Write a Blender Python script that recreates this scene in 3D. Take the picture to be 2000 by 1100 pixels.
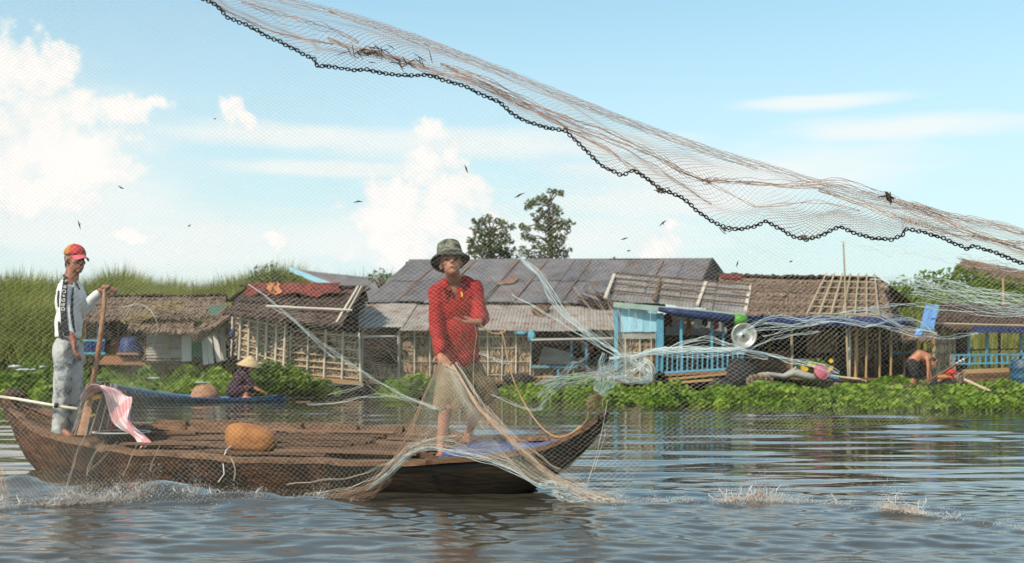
import bpy, bmesh, math, random
import numpy as np
from mathutils import Vector, Matrix, Quaternion, noise as mnoise
random.seed(7); np.random.seed(7)
sc = bpy.context.scene
for o in list(bpy.data.objects): bpy.data.objects.remove(o)
col = sc.collection
F, H, CX, CY = 2200.0, 1.05, 1000.0, 690.0      # focal length in photo pixels, eye height, horizon row

# ------------------------------------------------------------------ camera
cam = bpy.data.cameras.new('camera'); co = bpy.data.objects.new('camera', cam); col.objects.link(co)
co.location = (0, 0, H); co.rotation_euler = (math.radians(90), 0, 0)
cam.sensor_width = 36; cam.lens = 36*F/2000; cam.shift_y = 0.07
cam.clip_start = .05; cam.clip_end = 9000
sc.camera = co
cam.dof.use_dof = True; cam.dof.focus_distance = 8.1; cam.dof.aperture_fstop = 3.2
# ------------------------------------------------------------------ sun + sky
SUN_EL, SUN_AZ = math.radians(44), math.radians(-138)      # azimuth clockwise from +Y
sd = Vector((math.sin(SUN_AZ)*math.cos(SUN_EL), math.cos(SUN_AZ)*math.cos(SUN_EL), math.sin(SUN_EL)))
sl = bpy.data.lights.new('sun', 'SUN'); so = bpy.data.objects.new('sun', sl); col.objects.link(so)
sl.energy = 5.0; sl.angle = math.radians(.53); sl.color = (1.0, .89, .74)
so.rotation_euler = sd.to_track_quat('Z', 'Y').to_euler(); so.location = (-10, -10, 20)
world = bpy.data.worlds.new('World'); sc.world = world; world.use_nodes = True
SKY_STRENGTH = .1

def build_sky():
    nt = world.node_tree; N = nt.nodes; L = nt.links; N.clear()
    def n(t, **k):
        x = N.new(t)
        for a, b in k.items(): setattr(x, a, b)
        return x
    def m(op, a, b=None, c=None, clamp=False):
        x = n('ShaderNodeMath', operation=op, use_clamp=clamp)
        for i, v in enumerate((a, b, c)):
            if v is None: continue
            if isinstance(v, (int, float)): x.inputs[i].default_value = v
            else: L.new(v, x.inputs[i])
        return x.outputs[0]
    def mixc(f, a, b, bt='MIX'):
        x = n('ShaderNodeMix', data_type='RGBA', blend_type=bt)
        for i, v in ((0, f), (6, a), (7, b)):
            if isinstance(v, (int, float)): x.inputs[i].default_value = v
            elif isinstance(v, tuple): x.inputs[i].default_value = (*v, 1)
            else: L.new(v, x.inputs[i])
        return x.outputs[2]
    out = n('ShaderNodeOutputWorld'); bg = n('ShaderNodeBackground'); bg.inputs[1].default_value = SKY_STRENGTH
    L.new(bg.outputs[0], out.inputs[0])
    sky = n('ShaderNodeTexSky', sky_type='NISHITA'); sky.sun_disc = False
    sky.sun_elevation = SUN_EL; sky.sun_rotation = SUN_AZ % (2*math.pi); sky.air_density = 1.0; sky.dust_density = .6; sky.ozone_density = 1.6
    tc = n('ShaderNodeTexCoord'); sep = n('ShaderNodeSeparateXYZ'); L.new(tc.outputs['Generated'], sep.inputs[0])
    X, Y, Z = sep.outputs
    az = m('ARCTAN2', X, Y)
    hyp = m('SQRT', m('ADD', m('MULTIPLY', X, X), m('MULTIPLY', Y, Y)))
    el = m('DIVIDE', Z, m('MAXIMUM', hyp, .001))
    def tex(scale, detail, rough, sz=1.0, off=0.0):
        mp = n('ShaderNodeMapping'); L.new(tc.outputs['Generated'], mp.inputs[0])
        mp.inputs['Scale'].default_value = (1, 1, sz); mp.inputs['Location'].default_value = (off, off*.7, 0)
        t = n('ShaderNodeTexNoise'); L.new(mp.outputs[0], t.inputs[0])
        t.inputs['Scale'].default_value = scale; t.inputs['Detail'].default_value = detail; t.inputs['Roughness'].default_value = rough
        return t.outputs[0]
    n1 = tex(26, 10, .62, 1.1); n2 = tex(80, 7, .62, 1.0, 3.1)
    wa, wb = tex(38, 6, .6, 1.0, 7.7), tex(38, 6, .6, 1.0, 11.3)
    waz = m('ADD', az, m('MULTIPLY', m('SUBTRACT', wa, .5), .045)); wel = m('ADD', el, m('MULTIPLY', m('SUBTRACT', wb, .5), .045))
    def blobs(lst, warp=0.0):
        f = None
        for (px, py, rx, ry) in lst:
            a0 = math.atan((px-CX)/F); e0 = (CY-py)/F*math.cos(a0)
            ra, re = rx/F*(1.18 if warp else 1), ry/F*(1.18 if warp else 1)
            dx = m('MULTIPLY', m('SUBTRACT', waz if warp else az, a0), 1/ra); dy = m('MULTIPLY', m('SUBTRACT', wel if warp else el, e0), 1/re)
            d = m('SUBTRACT', 1.0, m('SQRT', m('ADD', m('MULTIPLY', dx, dx), m('MULTIPLY', dy, dy))))
            f = d if f is None else m('MAXIMUM', f, d)
        return f
    cum = blobs([(0,120,80,70),(60,150,70,42),(112,118,32,30),(40,215,80,60),(100,235,80,52),(165,222,70,42),(238,216,60,34),(297,206,34,26),
                 (130,300,130,70),(70,370,120,60),(190,335,80,34),(0,350,80,60),
                 (440,212,30,22),(462,232,30,14),
                 (848,256,32,28),(835,300,46,46),(878,295,40,34),(815,340,34,34),(880,370,66,36),(782,385,66,46),(757,425,72,52),(865,430,90,66),(800,480,120,54),(925,460,60,50),
                 (1312,450,26,26),(1300,482,42,36),(1290,512,60,30),(520,470,40,18),(240,460,60,20)], 1)
    f1 = m('ADD', cum, m('MULTIPLY', m('SUBTRACT', n1, .5), 2.3))
    f1 = m('ADD', f1, m('MULTIPLY', m('SUBTRACT', n2, .5), .9))
    cmask = n('ShaderNodeMapRange', interpolation_type='SMOOTHSTEP'); L.new(f1, cmask.inputs[0])
    cmask.inputs[1].default_value = -.10; cmask.inputs[2].default_value = .42
    # the rest of the sky, away from this view: the same sort of cumulus low over the horizon
    g1 = tex(3.2, 8, .55, 2.6, 1.7)
    g = n('ShaderNodeMapRange', interpolation_type='SMOOTHSTEP'); L.new(g1, g.inputs[0]); g.inputs[1].default_value = .53; g.inputs[2].default_value = .64
    away = n('ShaderNodeMapRange', interpolation_type='SMOOTHSTEP'); L.new(m('MAXIMUM', m('ABSOLUTE', az), m('MULTIPLY', el, 1.45)), away.inputs[0])
    away.inputs[1].default_value = .5; away.inputs[2].default_value = .75
    low = n('ShaderNodeMapRange', interpolation_type='SMOOTHSTEP'); L.new(el, low.inputs[0]); low.inputs[1].default_value = 1.6; low.inputs[2].default_value = .5
    gm = m('MULTIPLY', m('MULTIPLY', g.outputs[0], away.outputs[0]), low.outputs[0])
    # soft cirrus streaks
    cir = blobs([(560,265,330,26),(1000,285,420,34),(1420,335,380,60),(1250,390,330,50),(330,480,420,80),(1000,470,500,70),(150,420,260,120),(1750,250,260,26),(1600,200,160,16),(650,330,240,16),(60,330,260,200),(200,460,420,70),(700,470,380,60)])
    n3 = tex(9, 5, .6, 5.0, 5.5)
    c2 = n('ShaderNodeMapRange', interpolation_type='SMOOTHSTEP'); L.new(m('ADD', cir, m('MULTIPLY', m('SUBTRACT', n3, .5), 1.5)), c2.inputs[0])
    c2.inputs[1].default_value = -.30; c2.inputs[2].default_value = .80; c2.inputs[4].default_value = .88
    # clear sky colour: blue above, pale and warm toward the horizon
    hz = n('ShaderNodeMapRange', interpolation_type='SMOOTHSTEP'); L.new(el, hz.inputs[0]); hz.inputs[1].default_value = .42; hz.inputs[2].default_value = -.02
    hz.inputs[3].default_value = .22; hz.inputs[4].default_value = .96
    skyc = mixc(1.0, sky.outputs[0], SKY_TINT, 'MULTIPLY')
    up_ = n('ShaderNodeMapRange', interpolation_type='SMOOTHSTEP'); L.new(el, up_.inputs[0]); up_.inputs[1].default_value = 1.3; up_.inputs[2].default_value = .42
    skyc = mixc(m('MULTIPLY', hz.outputs[0], up_.outputs[0]), skyc, HORIZON_COL)
    hi = n('ShaderNodeMapRange', interpolation_type='SMOOTHSTEP'); L.new(el, hi.inputs[0]); hi.inputs[1].default_value = .45; hi.inputs[2].default_value = 1.6
    skyc = mixc(hi.outputs[0], skyc, mixc(1.0, skyc, (.62, .60, .66), 'MULTIPLY'))
    c = mixc(c2.outputs[0], skyc, CIRRUS_COL)
    sh = n('ShaderNodeMapRange'); L.new(m('ADD', f1, m('MULTIPLY', n2, .5)), sh.inputs[0]); sh.inputs[1].default_value = .15; sh.inputs[2].default_value = 1.0
    cc = mixc(sh.outputs[0], CLOUD_LO, CLOUD_HI)
    c = mixc(cmask.outputs[0], c, cc); c = mixc(gm, c, CLOUD_HI)
    L.new(c, bg.inputs[0])
SKY_TINT = (1.40, 2.15, 2.0)
HORIZON_COL = (7.4, 8.7, 8.7)
CIRRUS_COL = (9.2, 9.7, 9.6)
CLOUD_LO = (7.8, 9.0, 9.2)
CLOUD_HI = (10.4, 10.1, 9.8)
build_sky()
sc.view_settings.view_transform = 'Standard'; sc.view_settings.look = 'None'
sc.view_settings.exposure = 0; sc.view_settings.gamma = 1; sc.view_settings.use_curve_mapping = False
sc.render.engine = 'CYCLES'
sc.cycles.max_bounces = 6; sc.cycles.transparent_max_bounces = 8
sc.cycles.sample_clamp_indirect = 4

# ------------------------------------------------------------------ helpers
def P(px, py, d): return Vector(((px-CX)/F*d, d, H+(CY-py)/F*d))     # a point seen at photo pixel px,py standing d metres away
def G(px, py, z=0.0):
    d = (H-z)*F/(py-CY); return P(px, py, d)
def lerp(a, b, t): return a+(b-a)*t
def interp(t, xs, ys): return float(np.interp(t, xs, ys))
def U(a, b): return random.uniform(a, b)

def tag(o, label=None, cat=None, group=None, kind=None):
    if label: o['label'] = label
    if cat: o['category'] = cat
    if group: o['group'] = group
    if kind: o['kind'] = kind
    return o
def thing(name, loc, label, cat, group=None):
    o = bpy.data.objects.new(name, None); col.objects.link(o); o.location = loc; o.empty_display_size = .2
    return tag(o, label, cat, group)
def origin(o):
    v = Vector((0, 0, 0))
    while o is not None:
        v = v + o.location; o = o.parent
    return v
def place(o, parent, loc):
    if parent is not None:
        o.parent = parent; o.location = Vector(loc)-origin(parent)
    else: o.location = loc
class MB:
    def __init__(s): s.v = []; s.f = []
    def quad(s, a, b, c, d):
        i = len(s.v); s.v += [a, b, c, d]; s.f.append((i, i+1, i+2, i+3)); return s
    def tri(s, a, b, c):
        i = len(s.v); s.v += [a, b, c]; s.f.append((i, i+1, i+2)); return s
    def grid(s, pts, closed=False):
        i0 = len(s.v); nu = len(pts); nv = len(pts[0])
        for r in pts: s.v += list(r)
        for i in range(nu-1):
            for j in range(nv if closed else nv-1):
                k = (j+1) % nv
                s.f.append((i0+i*nv+j, i0+i*nv+k, i0+(i+1)*nv+k, i0+(i+1)*nv+j))
        return s
    def box(s, c, sz, R=None):
        c = Vector(c); hx, hy, hz = [x/2 for x in sz]; i = len(s.v)
        for dx, dy, dz in ((-1,-1,-1),(1,-1,-1),(1,1,-1),(-1,1,-1),(-1,-1,1),(1,-1,1),(1,1,1),(-1,1,1)):
            q = Vector((dx*hx, dy*hy, dz*hz))
            if R is not None: q = R @ q
            s.v.append(c+q)
        for f in ((0,3,2,1),(4,5,6,7),(0,1,5,4),(1,2,6,5),(2,3,7,6),(3,0,4,7)): s.f.append(tuple(i+k for k in f))
        return s
    def tube(s, pts, r, n=6, cap=True):
        pts = [Vector(p) for p in pts]; rs = r if isinstance(r, (list, tuple)) else [r]*len(pts)
        rings = []; up = Vector((0, 0, 1))
        for i, p in enumerate(pts):
            d = (pts[min(i+1, len(pts)-1)]-pts[max(i-1, 0)])
            if d.length < 1e-9: d = Vector((1, 0, 0))
            d.normalize()
            a = d.cross(up)
            if a.length < .1: a = d.cross(Vector((0, 1, 0)))
            a.normalize(); b = d.cross(a)
            rings.append([p+(a*math.cos(2*math.pi*k/n)+b*math.sin(2*math.pi*k/n))*rs[i] for k in range(n)])
        i0 = len(s.v); s.grid(rings, True)
        if cap:
            s.f.append(tuple(i0+k for k in range(n))[::-1]); e = i0+(len(pts)-1)*n
            s.f.append(tuple(e+k for k in range(n)))
        return s
    def build(s, name, mat, parent=None, smooth=False, loc=None):
        o0 = origin(parent) if parent is not None else (Vector(loc) if loc is not None else Vector((0, 0, 0)))
        me = bpy.data.meshes.new(name); me.from_pydata([tuple(Vector(p)-o0) for p in s.v], [], s.f)
        if smooth: me.polygons.foreach_set('use_smooth', [True]*len(me.polygons))
        me.materials.append(mat); o = bpy.data.objects.new(name, me); col.objects.link(o)
        if parent is not None: o.parent = parent
        else: o.location = o0
        return o
def np_obj(name, V, Fc, mat, parent=None, smooth=False, n=4):
    """big meshes from arrays: V (k,3), Fc (m,n)"""
    V = np.asarray(V, dtype=np.float32); Fc = np.asarray(Fc, dtype=np.int32)
    if parent is not None: V = V-np.array(origin(parent), dtype=np.float32)
    me = bpy.data.meshes.new(name); me.vertices.add(len(V)); me.vertices.foreach_set('co', V.ravel())
    me.loops.add(Fc.size); me.loops.foreach_set('vertex_index', Fc.ravel())
    me.polygons.add(len(Fc)); me.polygons.foreach_set('loop_start', np.arange(0, Fc.size, n, dtype=np.int32))
    me.update(calc_edges=True)
    me.polygons.foreach_set('use_smooth', [smooth]*len(Fc))
    me.materials.append(mat); o = bpy.data.objects.new(name, me); col.objects.link(o)
    if parent is not None: o.parent = parent
    return o
# unit meshes shared by repeated pieces
_unit = {}
def unit_mesh(kind, mat):
    k = (kind, mat.name)
    if k in _unit: return _unit[k]
    mb = MB()
    if kind == 'pole':      # along +X, radius 1, a slight natural bow and nodes
        mb.grid([[(x, y+r*math.cos(a*1.0472), z+r*math.sin(a*1.0472)) for a in range(6)] for x, y, z, r in ((0,0,0,1.04), (.25,.25,.1,.97), (.5,.1,-.15,1.03), (.75,-.2,.1,.95), (1,0,0,.9))], True)
        mb.f.append(tuple(range(6))[::-1]); mb.f.append(tuple(range(24, 30)))
    elif kind == 'board':   # along +X, unit section, edges a bit uneven
        mb.box((.5, 0, 0), (1, 1, 1))
    me = bpy.data.meshes.new(kind); me.from_pydata([tuple(p) for p in mb.v], [], mb.f); me.materials.append(mat)
    if kind == 'pole': me.polygons.foreach_set('use_smooth', [len(p.vertices) == 4 for p in me.polygons])
    _unit[k] = me; return me
def pole(name, p0, p1, r, mat, parent=None):
    p0 = Vector(p0); p1 = Vector(p1); d = p1-p0
    o = bpy.data.objects.new(name, unit_mesh('pole', mat)); col.objects.link(o)
    o.rotation_mode = 'QUATERNION'; o.rotation_quaternion = d.to_track_quat('X', 'Z'); o.scale = (d.length, r, r)
    place(o, parent, p0); return o
def board(name, p0, p1, w, t, mat, parent=None, up=(0, 0, 1)):
    """a board from p0 to p1, width w across, thickness t along up"""
    p0 = Vector(p0); p1 = Vector(p1); d = p1-p0; x = d.normalized(); y = Vector(up).cross(x).normalized(); z = x.cross(y)
    o = bpy.data.objects.new(name, unit_mesh('board', mat)); col.objects.link(o)
    R = Matrix((x, y, z)).transposed(); o.rotation_mode = 'QUATERNION'; o.rotation_quaternion = R.to_quaternion(); o.scale = (d.length, w, t)
    place(o, parent, p0); return o

# ------------------------------------------------------------------ materials
def M(name, c1, c2=None, scale=(4, 4, 4), rough=.8, bump=.3, lo=.35, hi=.65, rnd=.15, c3=None, spots=0.0, sscale=3.0, spec=.3, sheen=0, translucent=0, detail=5, metallic=0, bscale=4.0, world_co=False):
    m = bpy.data.materials.new(name); m.use_nodes = True; nt = m.node_tree; N = nt.nodes; L = nt.links
    b = N['Principled BSDF']; c2 = c2 or tuple(x*.7 for x in c1)
    tc = N.new('ShaderNodeTexCoord'); oi = N.new('ShaderNodeObjectInfo')
    ad = N.new('ShaderNodeVectorMath'); ad.operation = 'ADD'
    sc_ = N.new('ShaderNodeVectorMath'); sc_.operation = 'SCALE'; sc_.inputs[0].default_value = (13.1, 7.7, 21.3); L.new(oi.outputs['Random'], sc_.inputs['Scale'])
    if world_co:
        g = N.new('ShaderNodeNewGeometry'); L.new(g.outputs['Position'], ad.inputs[0])
    else: L.new(tc.outputs['Object'], ad.inputs[0])
    L.new(sc_.outputs[0], ad.inputs[1])
    mp = N.new('ShaderNodeMapping'); mp.inputs['Scale'].default_value = scale; L.new(ad.outputs[0], mp.inputs[0])
    no = N.new('ShaderNodeTexNoise'); no.inputs['Scale'].default_value = 1; no.inputs['Detail'].default_value = detail; no.inputs['Roughness'].default_value = .62
    L.new(mp.outputs[0], no.inputs[0])
    cr = N.new('ShaderNodeValToRGB'); cr.color_ramp.elements[0].position = lo; cr.color_ramp.elements[1].position = hi
    cr.color_ramp.elements[0].color = (*c1, 1); cr.color_ramp.elements[1].color = (*c2, 1); L.new(no.outputs[0], cr.inputs[0])
    c = cr.outputs[0]
    if c3 is not None:
        n2 = N.new('ShaderNodeTexNoise'); n2.inputs['Scale'].default_value = sscale; n2.inputs['Detail'].default_value = 6; n2.inputs['Roughness'].default_value = .7
        L.new(ad.outputs[0], n2.inputs[0])
        r2 = N.new('ShaderNodeMapRange'); L.new(n2.outputs[0], r2.inputs[0]); r2.inputs[1].default_value = 1-spots-.06; r2.inputs[2].default_value = 1-spots+.06
        mx = N.new('ShaderNodeMix'); mx.data_type = 'RGBA'; L.new(r2.outputs[0], mx.inputs[0]); L.new(c, mx.inputs[6]); mx.inputs[7].default_value = (*c3, 1); c = mx.outputs[2]
    if rnd:
        mr = N.new('ShaderNodeMapRange'); L.new(oi.outputs['Random'], mr.inputs[0]); mr.inputs[3].default_value = 1-rnd; mr.inputs[4].default_value = 1+rnd
        hs = N.new('ShaderNodeHueSaturation'); L.new(mr.outputs[0], hs.inputs['Value']); L.new(c, hs.inputs['Color']); c = hs.outputs[0]
    L.new(c, b.inputs['Base Color']); b.inputs['Roughness'].default_value = rough; b.inputs['Specular IOR Level'].default_value = spec
    b.inputs['Metallic'].default_value = metallic
    if sheen: b.inputs['Sheen Weight'].default_value = sheen
    if bump:
        n3 = N.new('ShaderNodeTexNoise'); n3.inputs['Scale'].default_value = bscale; n3.inputs['Detail'].default_value = 4; L.new(mp.outputs[0], n3.inputs[0])
        bp = N.new('ShaderNodeBump'); bp.inputs['Strength'].default_value = bump; bp.inputs['Distance'].default_value = .02; L.new(n3.outputs[0], bp.inputs['Height']); L.new(bp.outputs[0], b.inputs['Normal'])
    if translucent:
        tr = N.new('ShaderNodeBsdfTranslucent'); ms = N.new('ShaderNodeMixShader'); ms.inputs[0].default_value = translucent
        L.new(c, tr.inputs[0]); L.new(b.outputs[0], ms.inputs[1]); L.new(tr.outputs[0], ms.inputs[2]); L.new(ms.outputs[0], N['Material Output'].inputs[0])
    return m
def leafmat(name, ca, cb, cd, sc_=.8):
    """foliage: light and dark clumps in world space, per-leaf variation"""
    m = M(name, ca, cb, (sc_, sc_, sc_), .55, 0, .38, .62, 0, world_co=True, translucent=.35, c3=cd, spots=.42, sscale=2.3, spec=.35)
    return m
mt = {}
mt['hull'] = M('hull_wood', (.15,.068,.034), (.045,.021,.012), (1.6,9,16), .65, .7, rnd=0, c3=(.028,.017,.013), spots=.46, sscale=2.2)
mt['hull_dark'] = M('tarred_shaded_wood', (.022,.018,.014), (.05,.034,.022), (2,8,9), .5, .4, rnd=0)  # tar black; on the boat's bow it also holds painted shade
mt['deckwood'] = M('deck_wood', (.27,.15,.088), (.07,.036,.022), (3,30,30), .75, .4, rnd=.45)
mt['wood'] = M('brown_wood', (.20,.11,.06), (.07,.037,.021), (2,20,20), .75, .4, rnd=.2)
mt['wood_red'] = M('red_wood', (.34,.17,.09), (.2,.09,.045), (2,20,20), .7, .3, rnd=.15)
mt['bamboo'] = M('bamboo', (.50,.40,.26), (.34,.25,.15), (3,10,10), .6, .2, rnd=.2)
mt['bamboo_pale'] = M('pale_bamboo', (.62,.56,.46), (.42,.36,.28), (3,10,10), .65, .2, rnd=.2)
mt['bamboo_orange'] = M('orange_bamboo', (.52,.32,.15), (.36,.2,.09), (3,10,10), .6, .2, rnd=.2)
mt['leafwall'] = M('palm_leaf_wall', (.43,.31,.20), (.085,.055,.035), (26,26,3), .9, .8, lo=.40, hi=.60, rnd=.18, bscale=3)
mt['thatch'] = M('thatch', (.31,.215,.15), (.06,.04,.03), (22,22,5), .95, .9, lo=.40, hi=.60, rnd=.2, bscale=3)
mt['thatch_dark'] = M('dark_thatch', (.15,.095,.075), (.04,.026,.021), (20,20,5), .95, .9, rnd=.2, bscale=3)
mt['tin'] = M('grey_tin', (.22,.205,.205), (.13,.12,.125), (2,2,1), .6, .15, rnd=.16, c3=(.21,.10,.05), spots=.38, sscale=1.6, metallic=.25)
mt['tin_rust'] = M('rusty_tin', (.40,.365,.32), (.27,.235,.20), (2,2,1), .6, .15, rnd=.12, c3=(.24,.10,.045), spots=.42, sscale=2.6, metallic=.15)
mt['tin_pale'] = M('pale_tin', (.42,.40,.36), (.28,.26,.235), (2,2,6), .6, .15, rnd=.12, c3=(.2,.11,.06), spots=.35, sscale=3, metallic=.15)
mt['tin_grey'] = M('weathered_tin', (.30,.28,.26), (.19,.17,.155), (2,2,2), .65, .15, rnd=.1, c3=(.2,.12,.07), spots=.38, sscale=2.4, metallic=.1)
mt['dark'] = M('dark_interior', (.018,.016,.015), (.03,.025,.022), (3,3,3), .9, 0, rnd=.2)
mt['darkwood'] = M('dark_wood', (.06,.045,.035), (.03,.022,.018), (3,3,12), .8, .3, rnd=.2)
mt['blue'] = M('blue_paint', (.12,.36,.48), (.07,.23,.33), (6,6,3), .6, .15, rnd=.12, c3=(.2,.2,.17), spots=.33, sscale=6)
mt['blue_pale'] = M('pale_blue_paint', (.34,.60,.70), (.26,.48,.58), (5,5,2), .6, .1, rnd=.08, c3=(.3,.3,.27), spots=.33, sscale=5)
mt['blue_deep'] = M('blue_tarpaulin', (.025,.045,.15), (.015,.02,.06), (4,4,4), .5, .4, rnd=.1)
mt['tarp_bow'] = M('faded_blue_tarpaulin', (.10,.13,.30), (.04,.055,.15), (5,5,5), .5, .7, rnd=0, c3=(.25,.27,.36), spots=.4, sscale=9)
mt['canoe_blue'] = M('dark_blue_paint', (.02,.09,.16), (.012,.045,.08), (5,5,5), .45, .2, rnd=0, c3=(.1,.16,.2), spots=.36, sscale=4)
mt['green_paint'] = M('green_paint', (.02,.20,.10), (.015,.13,.07), (3,3,3), .6, .1, rnd=.05)
mt['green_grey'] = M('grey_green_boards', (.10,.19,.14), (.07,.13,.10), (3,3,3), .7, .1, rnd=.05)
mt['fascia'] = M('pale_green_fascia', (.33,.42,.36), (.24,.31,.27), (3,3,3), .7, .1, rnd=.05)
mt['red_cloth'] = M('faded_red_cloth', (.19,.035,.025), (.06,.018,.015), (5,5,5), .85, .5, rnd=.2)
mt['orange_cloth'] = M('orange_cloth', (.40,.17,.06), (.4,.15,.06), (5,5,5), .85, .4, rnd=.1)
mt['white'] = M('weathered_white', (.66,.66,.62), (.5,.5,.47), (5,5,5), .6, .1, rnd=.1)
mt['white_plastic'] = M('white_plastic', (.7,.72,.72), (.55,.57,.58), (9,9,9), .5, .1, rnd=.1)
mt['metal'] = M('aluminium', (.62,.60,.56), (.42,.40,.37), (9,9,9), .35, .1, rnd=0, metallic=.6)
mt['rubber'] = M('black_rubber', (.015,.014,.014), (.03,.028,.027), (8,8,8), .6, .2, rnd=0)
mt['netcloth_black'] = M('black_shade_net', (.012,.012,.014), (.04,.04,.042), (40,40,40), .8, .8, rnd=0)
mt['pink'] = M('pink_plastic', (.55,.14,.19), (.42,.10,.15), (5,5,5), .45, .1, rnd=0)
mt['straw'] = M('straw_hat', (.60,.44,.24), (.44,.30,.15), (14,14,14), .8, .3, rnd=0)
mt['purple'] = M('purple_cloth', (.045,.018,.035), (.025,.01,.02), (14,14,14), .9, .3, rnd=0)
mt['skin'] = M('sunned_skin', (.40,.175,.10), (.30,.12,.068), (10,10,10), .5, .1, rnd=0, spec=.4)
mt['skin_dark'] = M('tanned_skin', (.34,.13,.07), (.24,.09,.05), (10,10,10), .5, .1, rnd=0, spec=.4)
mt['skin_wet'] = M('bright_tan_skin', (.46,.18,.09), (.36,.13,.065), (10,10,10), .5, .1, rnd=0, spec=.4)
mt['hair'] = M('black_hair', (.012,.010,.009), (.02,.016,.014), (40,40,40), .5, .3, rnd=0)
mt['redshirt'] = M('red_shirt', (.43,.018,.016), (.26,.011,.012), (9,9,14), .8, .35, rnd=0, c3=(.20,.008,.012), spots=.44, sscale=6, bscale=6)
mt['khaki'] = M('khaki_cloth', (.21,.145,.07), (.13,.085,.042), (14,14,14), .85, .3, rnd=0)
mt['whiteshirt'] = M('white_shirt', (.74,.73,.71), (.62,.61,.60), (9,9,9), .8, .2, rnd=0)
mt['jeans'] = M('stonewashed_jeans', (.50,.50,.47), (.26,.27,.27), (9,9,9), .85, .3, rnd=0, c3=(.12,.13,.14), spots=.44, sscale=9)
mt['black_cloth'] = M('black_cloth', (.015,.015,.018), (.025,.025,.028), (20,20,20), .8, .1, rnd=0)
mt['cap_red'] = M('red_cap', (.55,.04,.045), (.42,.03,.035), (20,20,20), .7, .2, rnd=0)
mt['cap_orange'] = M('orange_cap_panel', (.50,.20,.02), (.40,.14,.02), (20,20,20), .7, .2, rnd=0)
mt['cap_brim'] = M('pink_cap_peak', (.62,.12,.15), (.5,.08,.11), (60,60,20), .7, .2, rnd=0)
mt['camo'] = M('camouflage_cloth', (.05,.06,.045), (.26,.24,.17), (22,22,30), .85, .3, lo=.46, hi=.54, rnd=0, c3=(.10,.17,.16), spots=.44, sscale=20)
mt['camo_dark'] = M('camouflage_brim', (.035,.04,.032), (.10,.10,.075), (26,26,26), .85, .3, lo=.44, hi=.56, rnd=0)
mt['foamrubber'] = M('orange_foam', (.46,.19,.055), (.27,.10,.03), (7,7,7), .8, .5, rnd=0, c3=(.18,.09,.04), spots=.36, sscale=9)
mt['yellow'] = M('yellow_label', (.75,.42,.03), (.7,.38,.03), (5,5,5), .6, 0, rnd=0)
mt['redplastic'] = M('red_plastic', (.50,.03,.02), (.4,.02,.015), (5,5,5), .5, .1, rnd=0)
mt['oar'] = M('oar_wood', (.38,.20,.11), (.22,.11,.06), (3,14,14), .65, .3, rnd=0)
mt['rope'] = M('tan_rope', (.60,.36,.17), (.46,.25,.11), (60,60,60), .8, .3, rnd=0)
mt['net'] = M('pale_nylon_thread', (.62,.57,.46), (.46,.42,.34), (4,4,4), .6, 0, rnd=0)
mt['net_brown'] = M('brown_nylon_thread', (.40,.24,.16), (.18,.10,.07), (3,3,3), .7, 0, rnd=0)
mt['net_dim'] = M('grey_nylon_thread', (.24,.20,.20), (.38,.30,.26), (2,2,2), .7, 0, rnd=0)
mt['net_orange'] = M('wet_orange_thread', (.50,.27,.14), (.55,.42,.32), (6,6,6), .6, 0, rnd=0)
mt['nylon'] = M('white_nylon_strand', (.80,.87,.85), (.66,.76,.75), (6,6,6), .5, 0, rnd=0, translucent=.3)
mt['chain'] = M('dark_lead_chain', (.018,.016,.015), (.035,.03,.026), (20,20,20), .5, .2, rnd=0, metallic=.3)
mt['twig'] = M('dead_twig', (.05,.035,.025), (.09,.06,.04), (10,10,10), .9, .2, rnd=.2)
mt['bark'] = M('bark', (.12,.09,.06), (.07,.05,.035), (8,8,3), .9, .5, rnd=0)
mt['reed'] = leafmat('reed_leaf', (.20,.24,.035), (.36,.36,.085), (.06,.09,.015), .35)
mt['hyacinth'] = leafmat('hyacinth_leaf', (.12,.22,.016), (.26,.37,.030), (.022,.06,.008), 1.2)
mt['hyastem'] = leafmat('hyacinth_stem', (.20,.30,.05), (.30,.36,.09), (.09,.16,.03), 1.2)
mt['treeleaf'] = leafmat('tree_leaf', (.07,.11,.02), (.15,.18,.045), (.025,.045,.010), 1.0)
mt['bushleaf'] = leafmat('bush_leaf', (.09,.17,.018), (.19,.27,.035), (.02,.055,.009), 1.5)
mt['dryleaf'] = M('dry_leaf', (.28,.20,.09), (.36,.27,.12), (3,3,3), .8, 0, rnd=0)
mt['flower'] = M('yellow_flower', (.75,.48,.02), (.7,.4,.02), (5,5,5), .6, 0, rnd=0)
mt['earth'] = M('bank_earth', (.06,.075,.025), (.035,.04,.016), (1,1,1), .95, .4, rnd=0)
mt['foam'] = M('white_foam', (.78,.70,.62), (.42,.31,.23), (14,14,14), .35, .6, rnd=0, spec=.5, translucent=.3)
mt['drop'] = M('water_drop', (.84,.82,.80), (.64,.59,.55), (14,14,14), .15, 0, rnd=0, spec=.6, translucent=.3)
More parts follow.
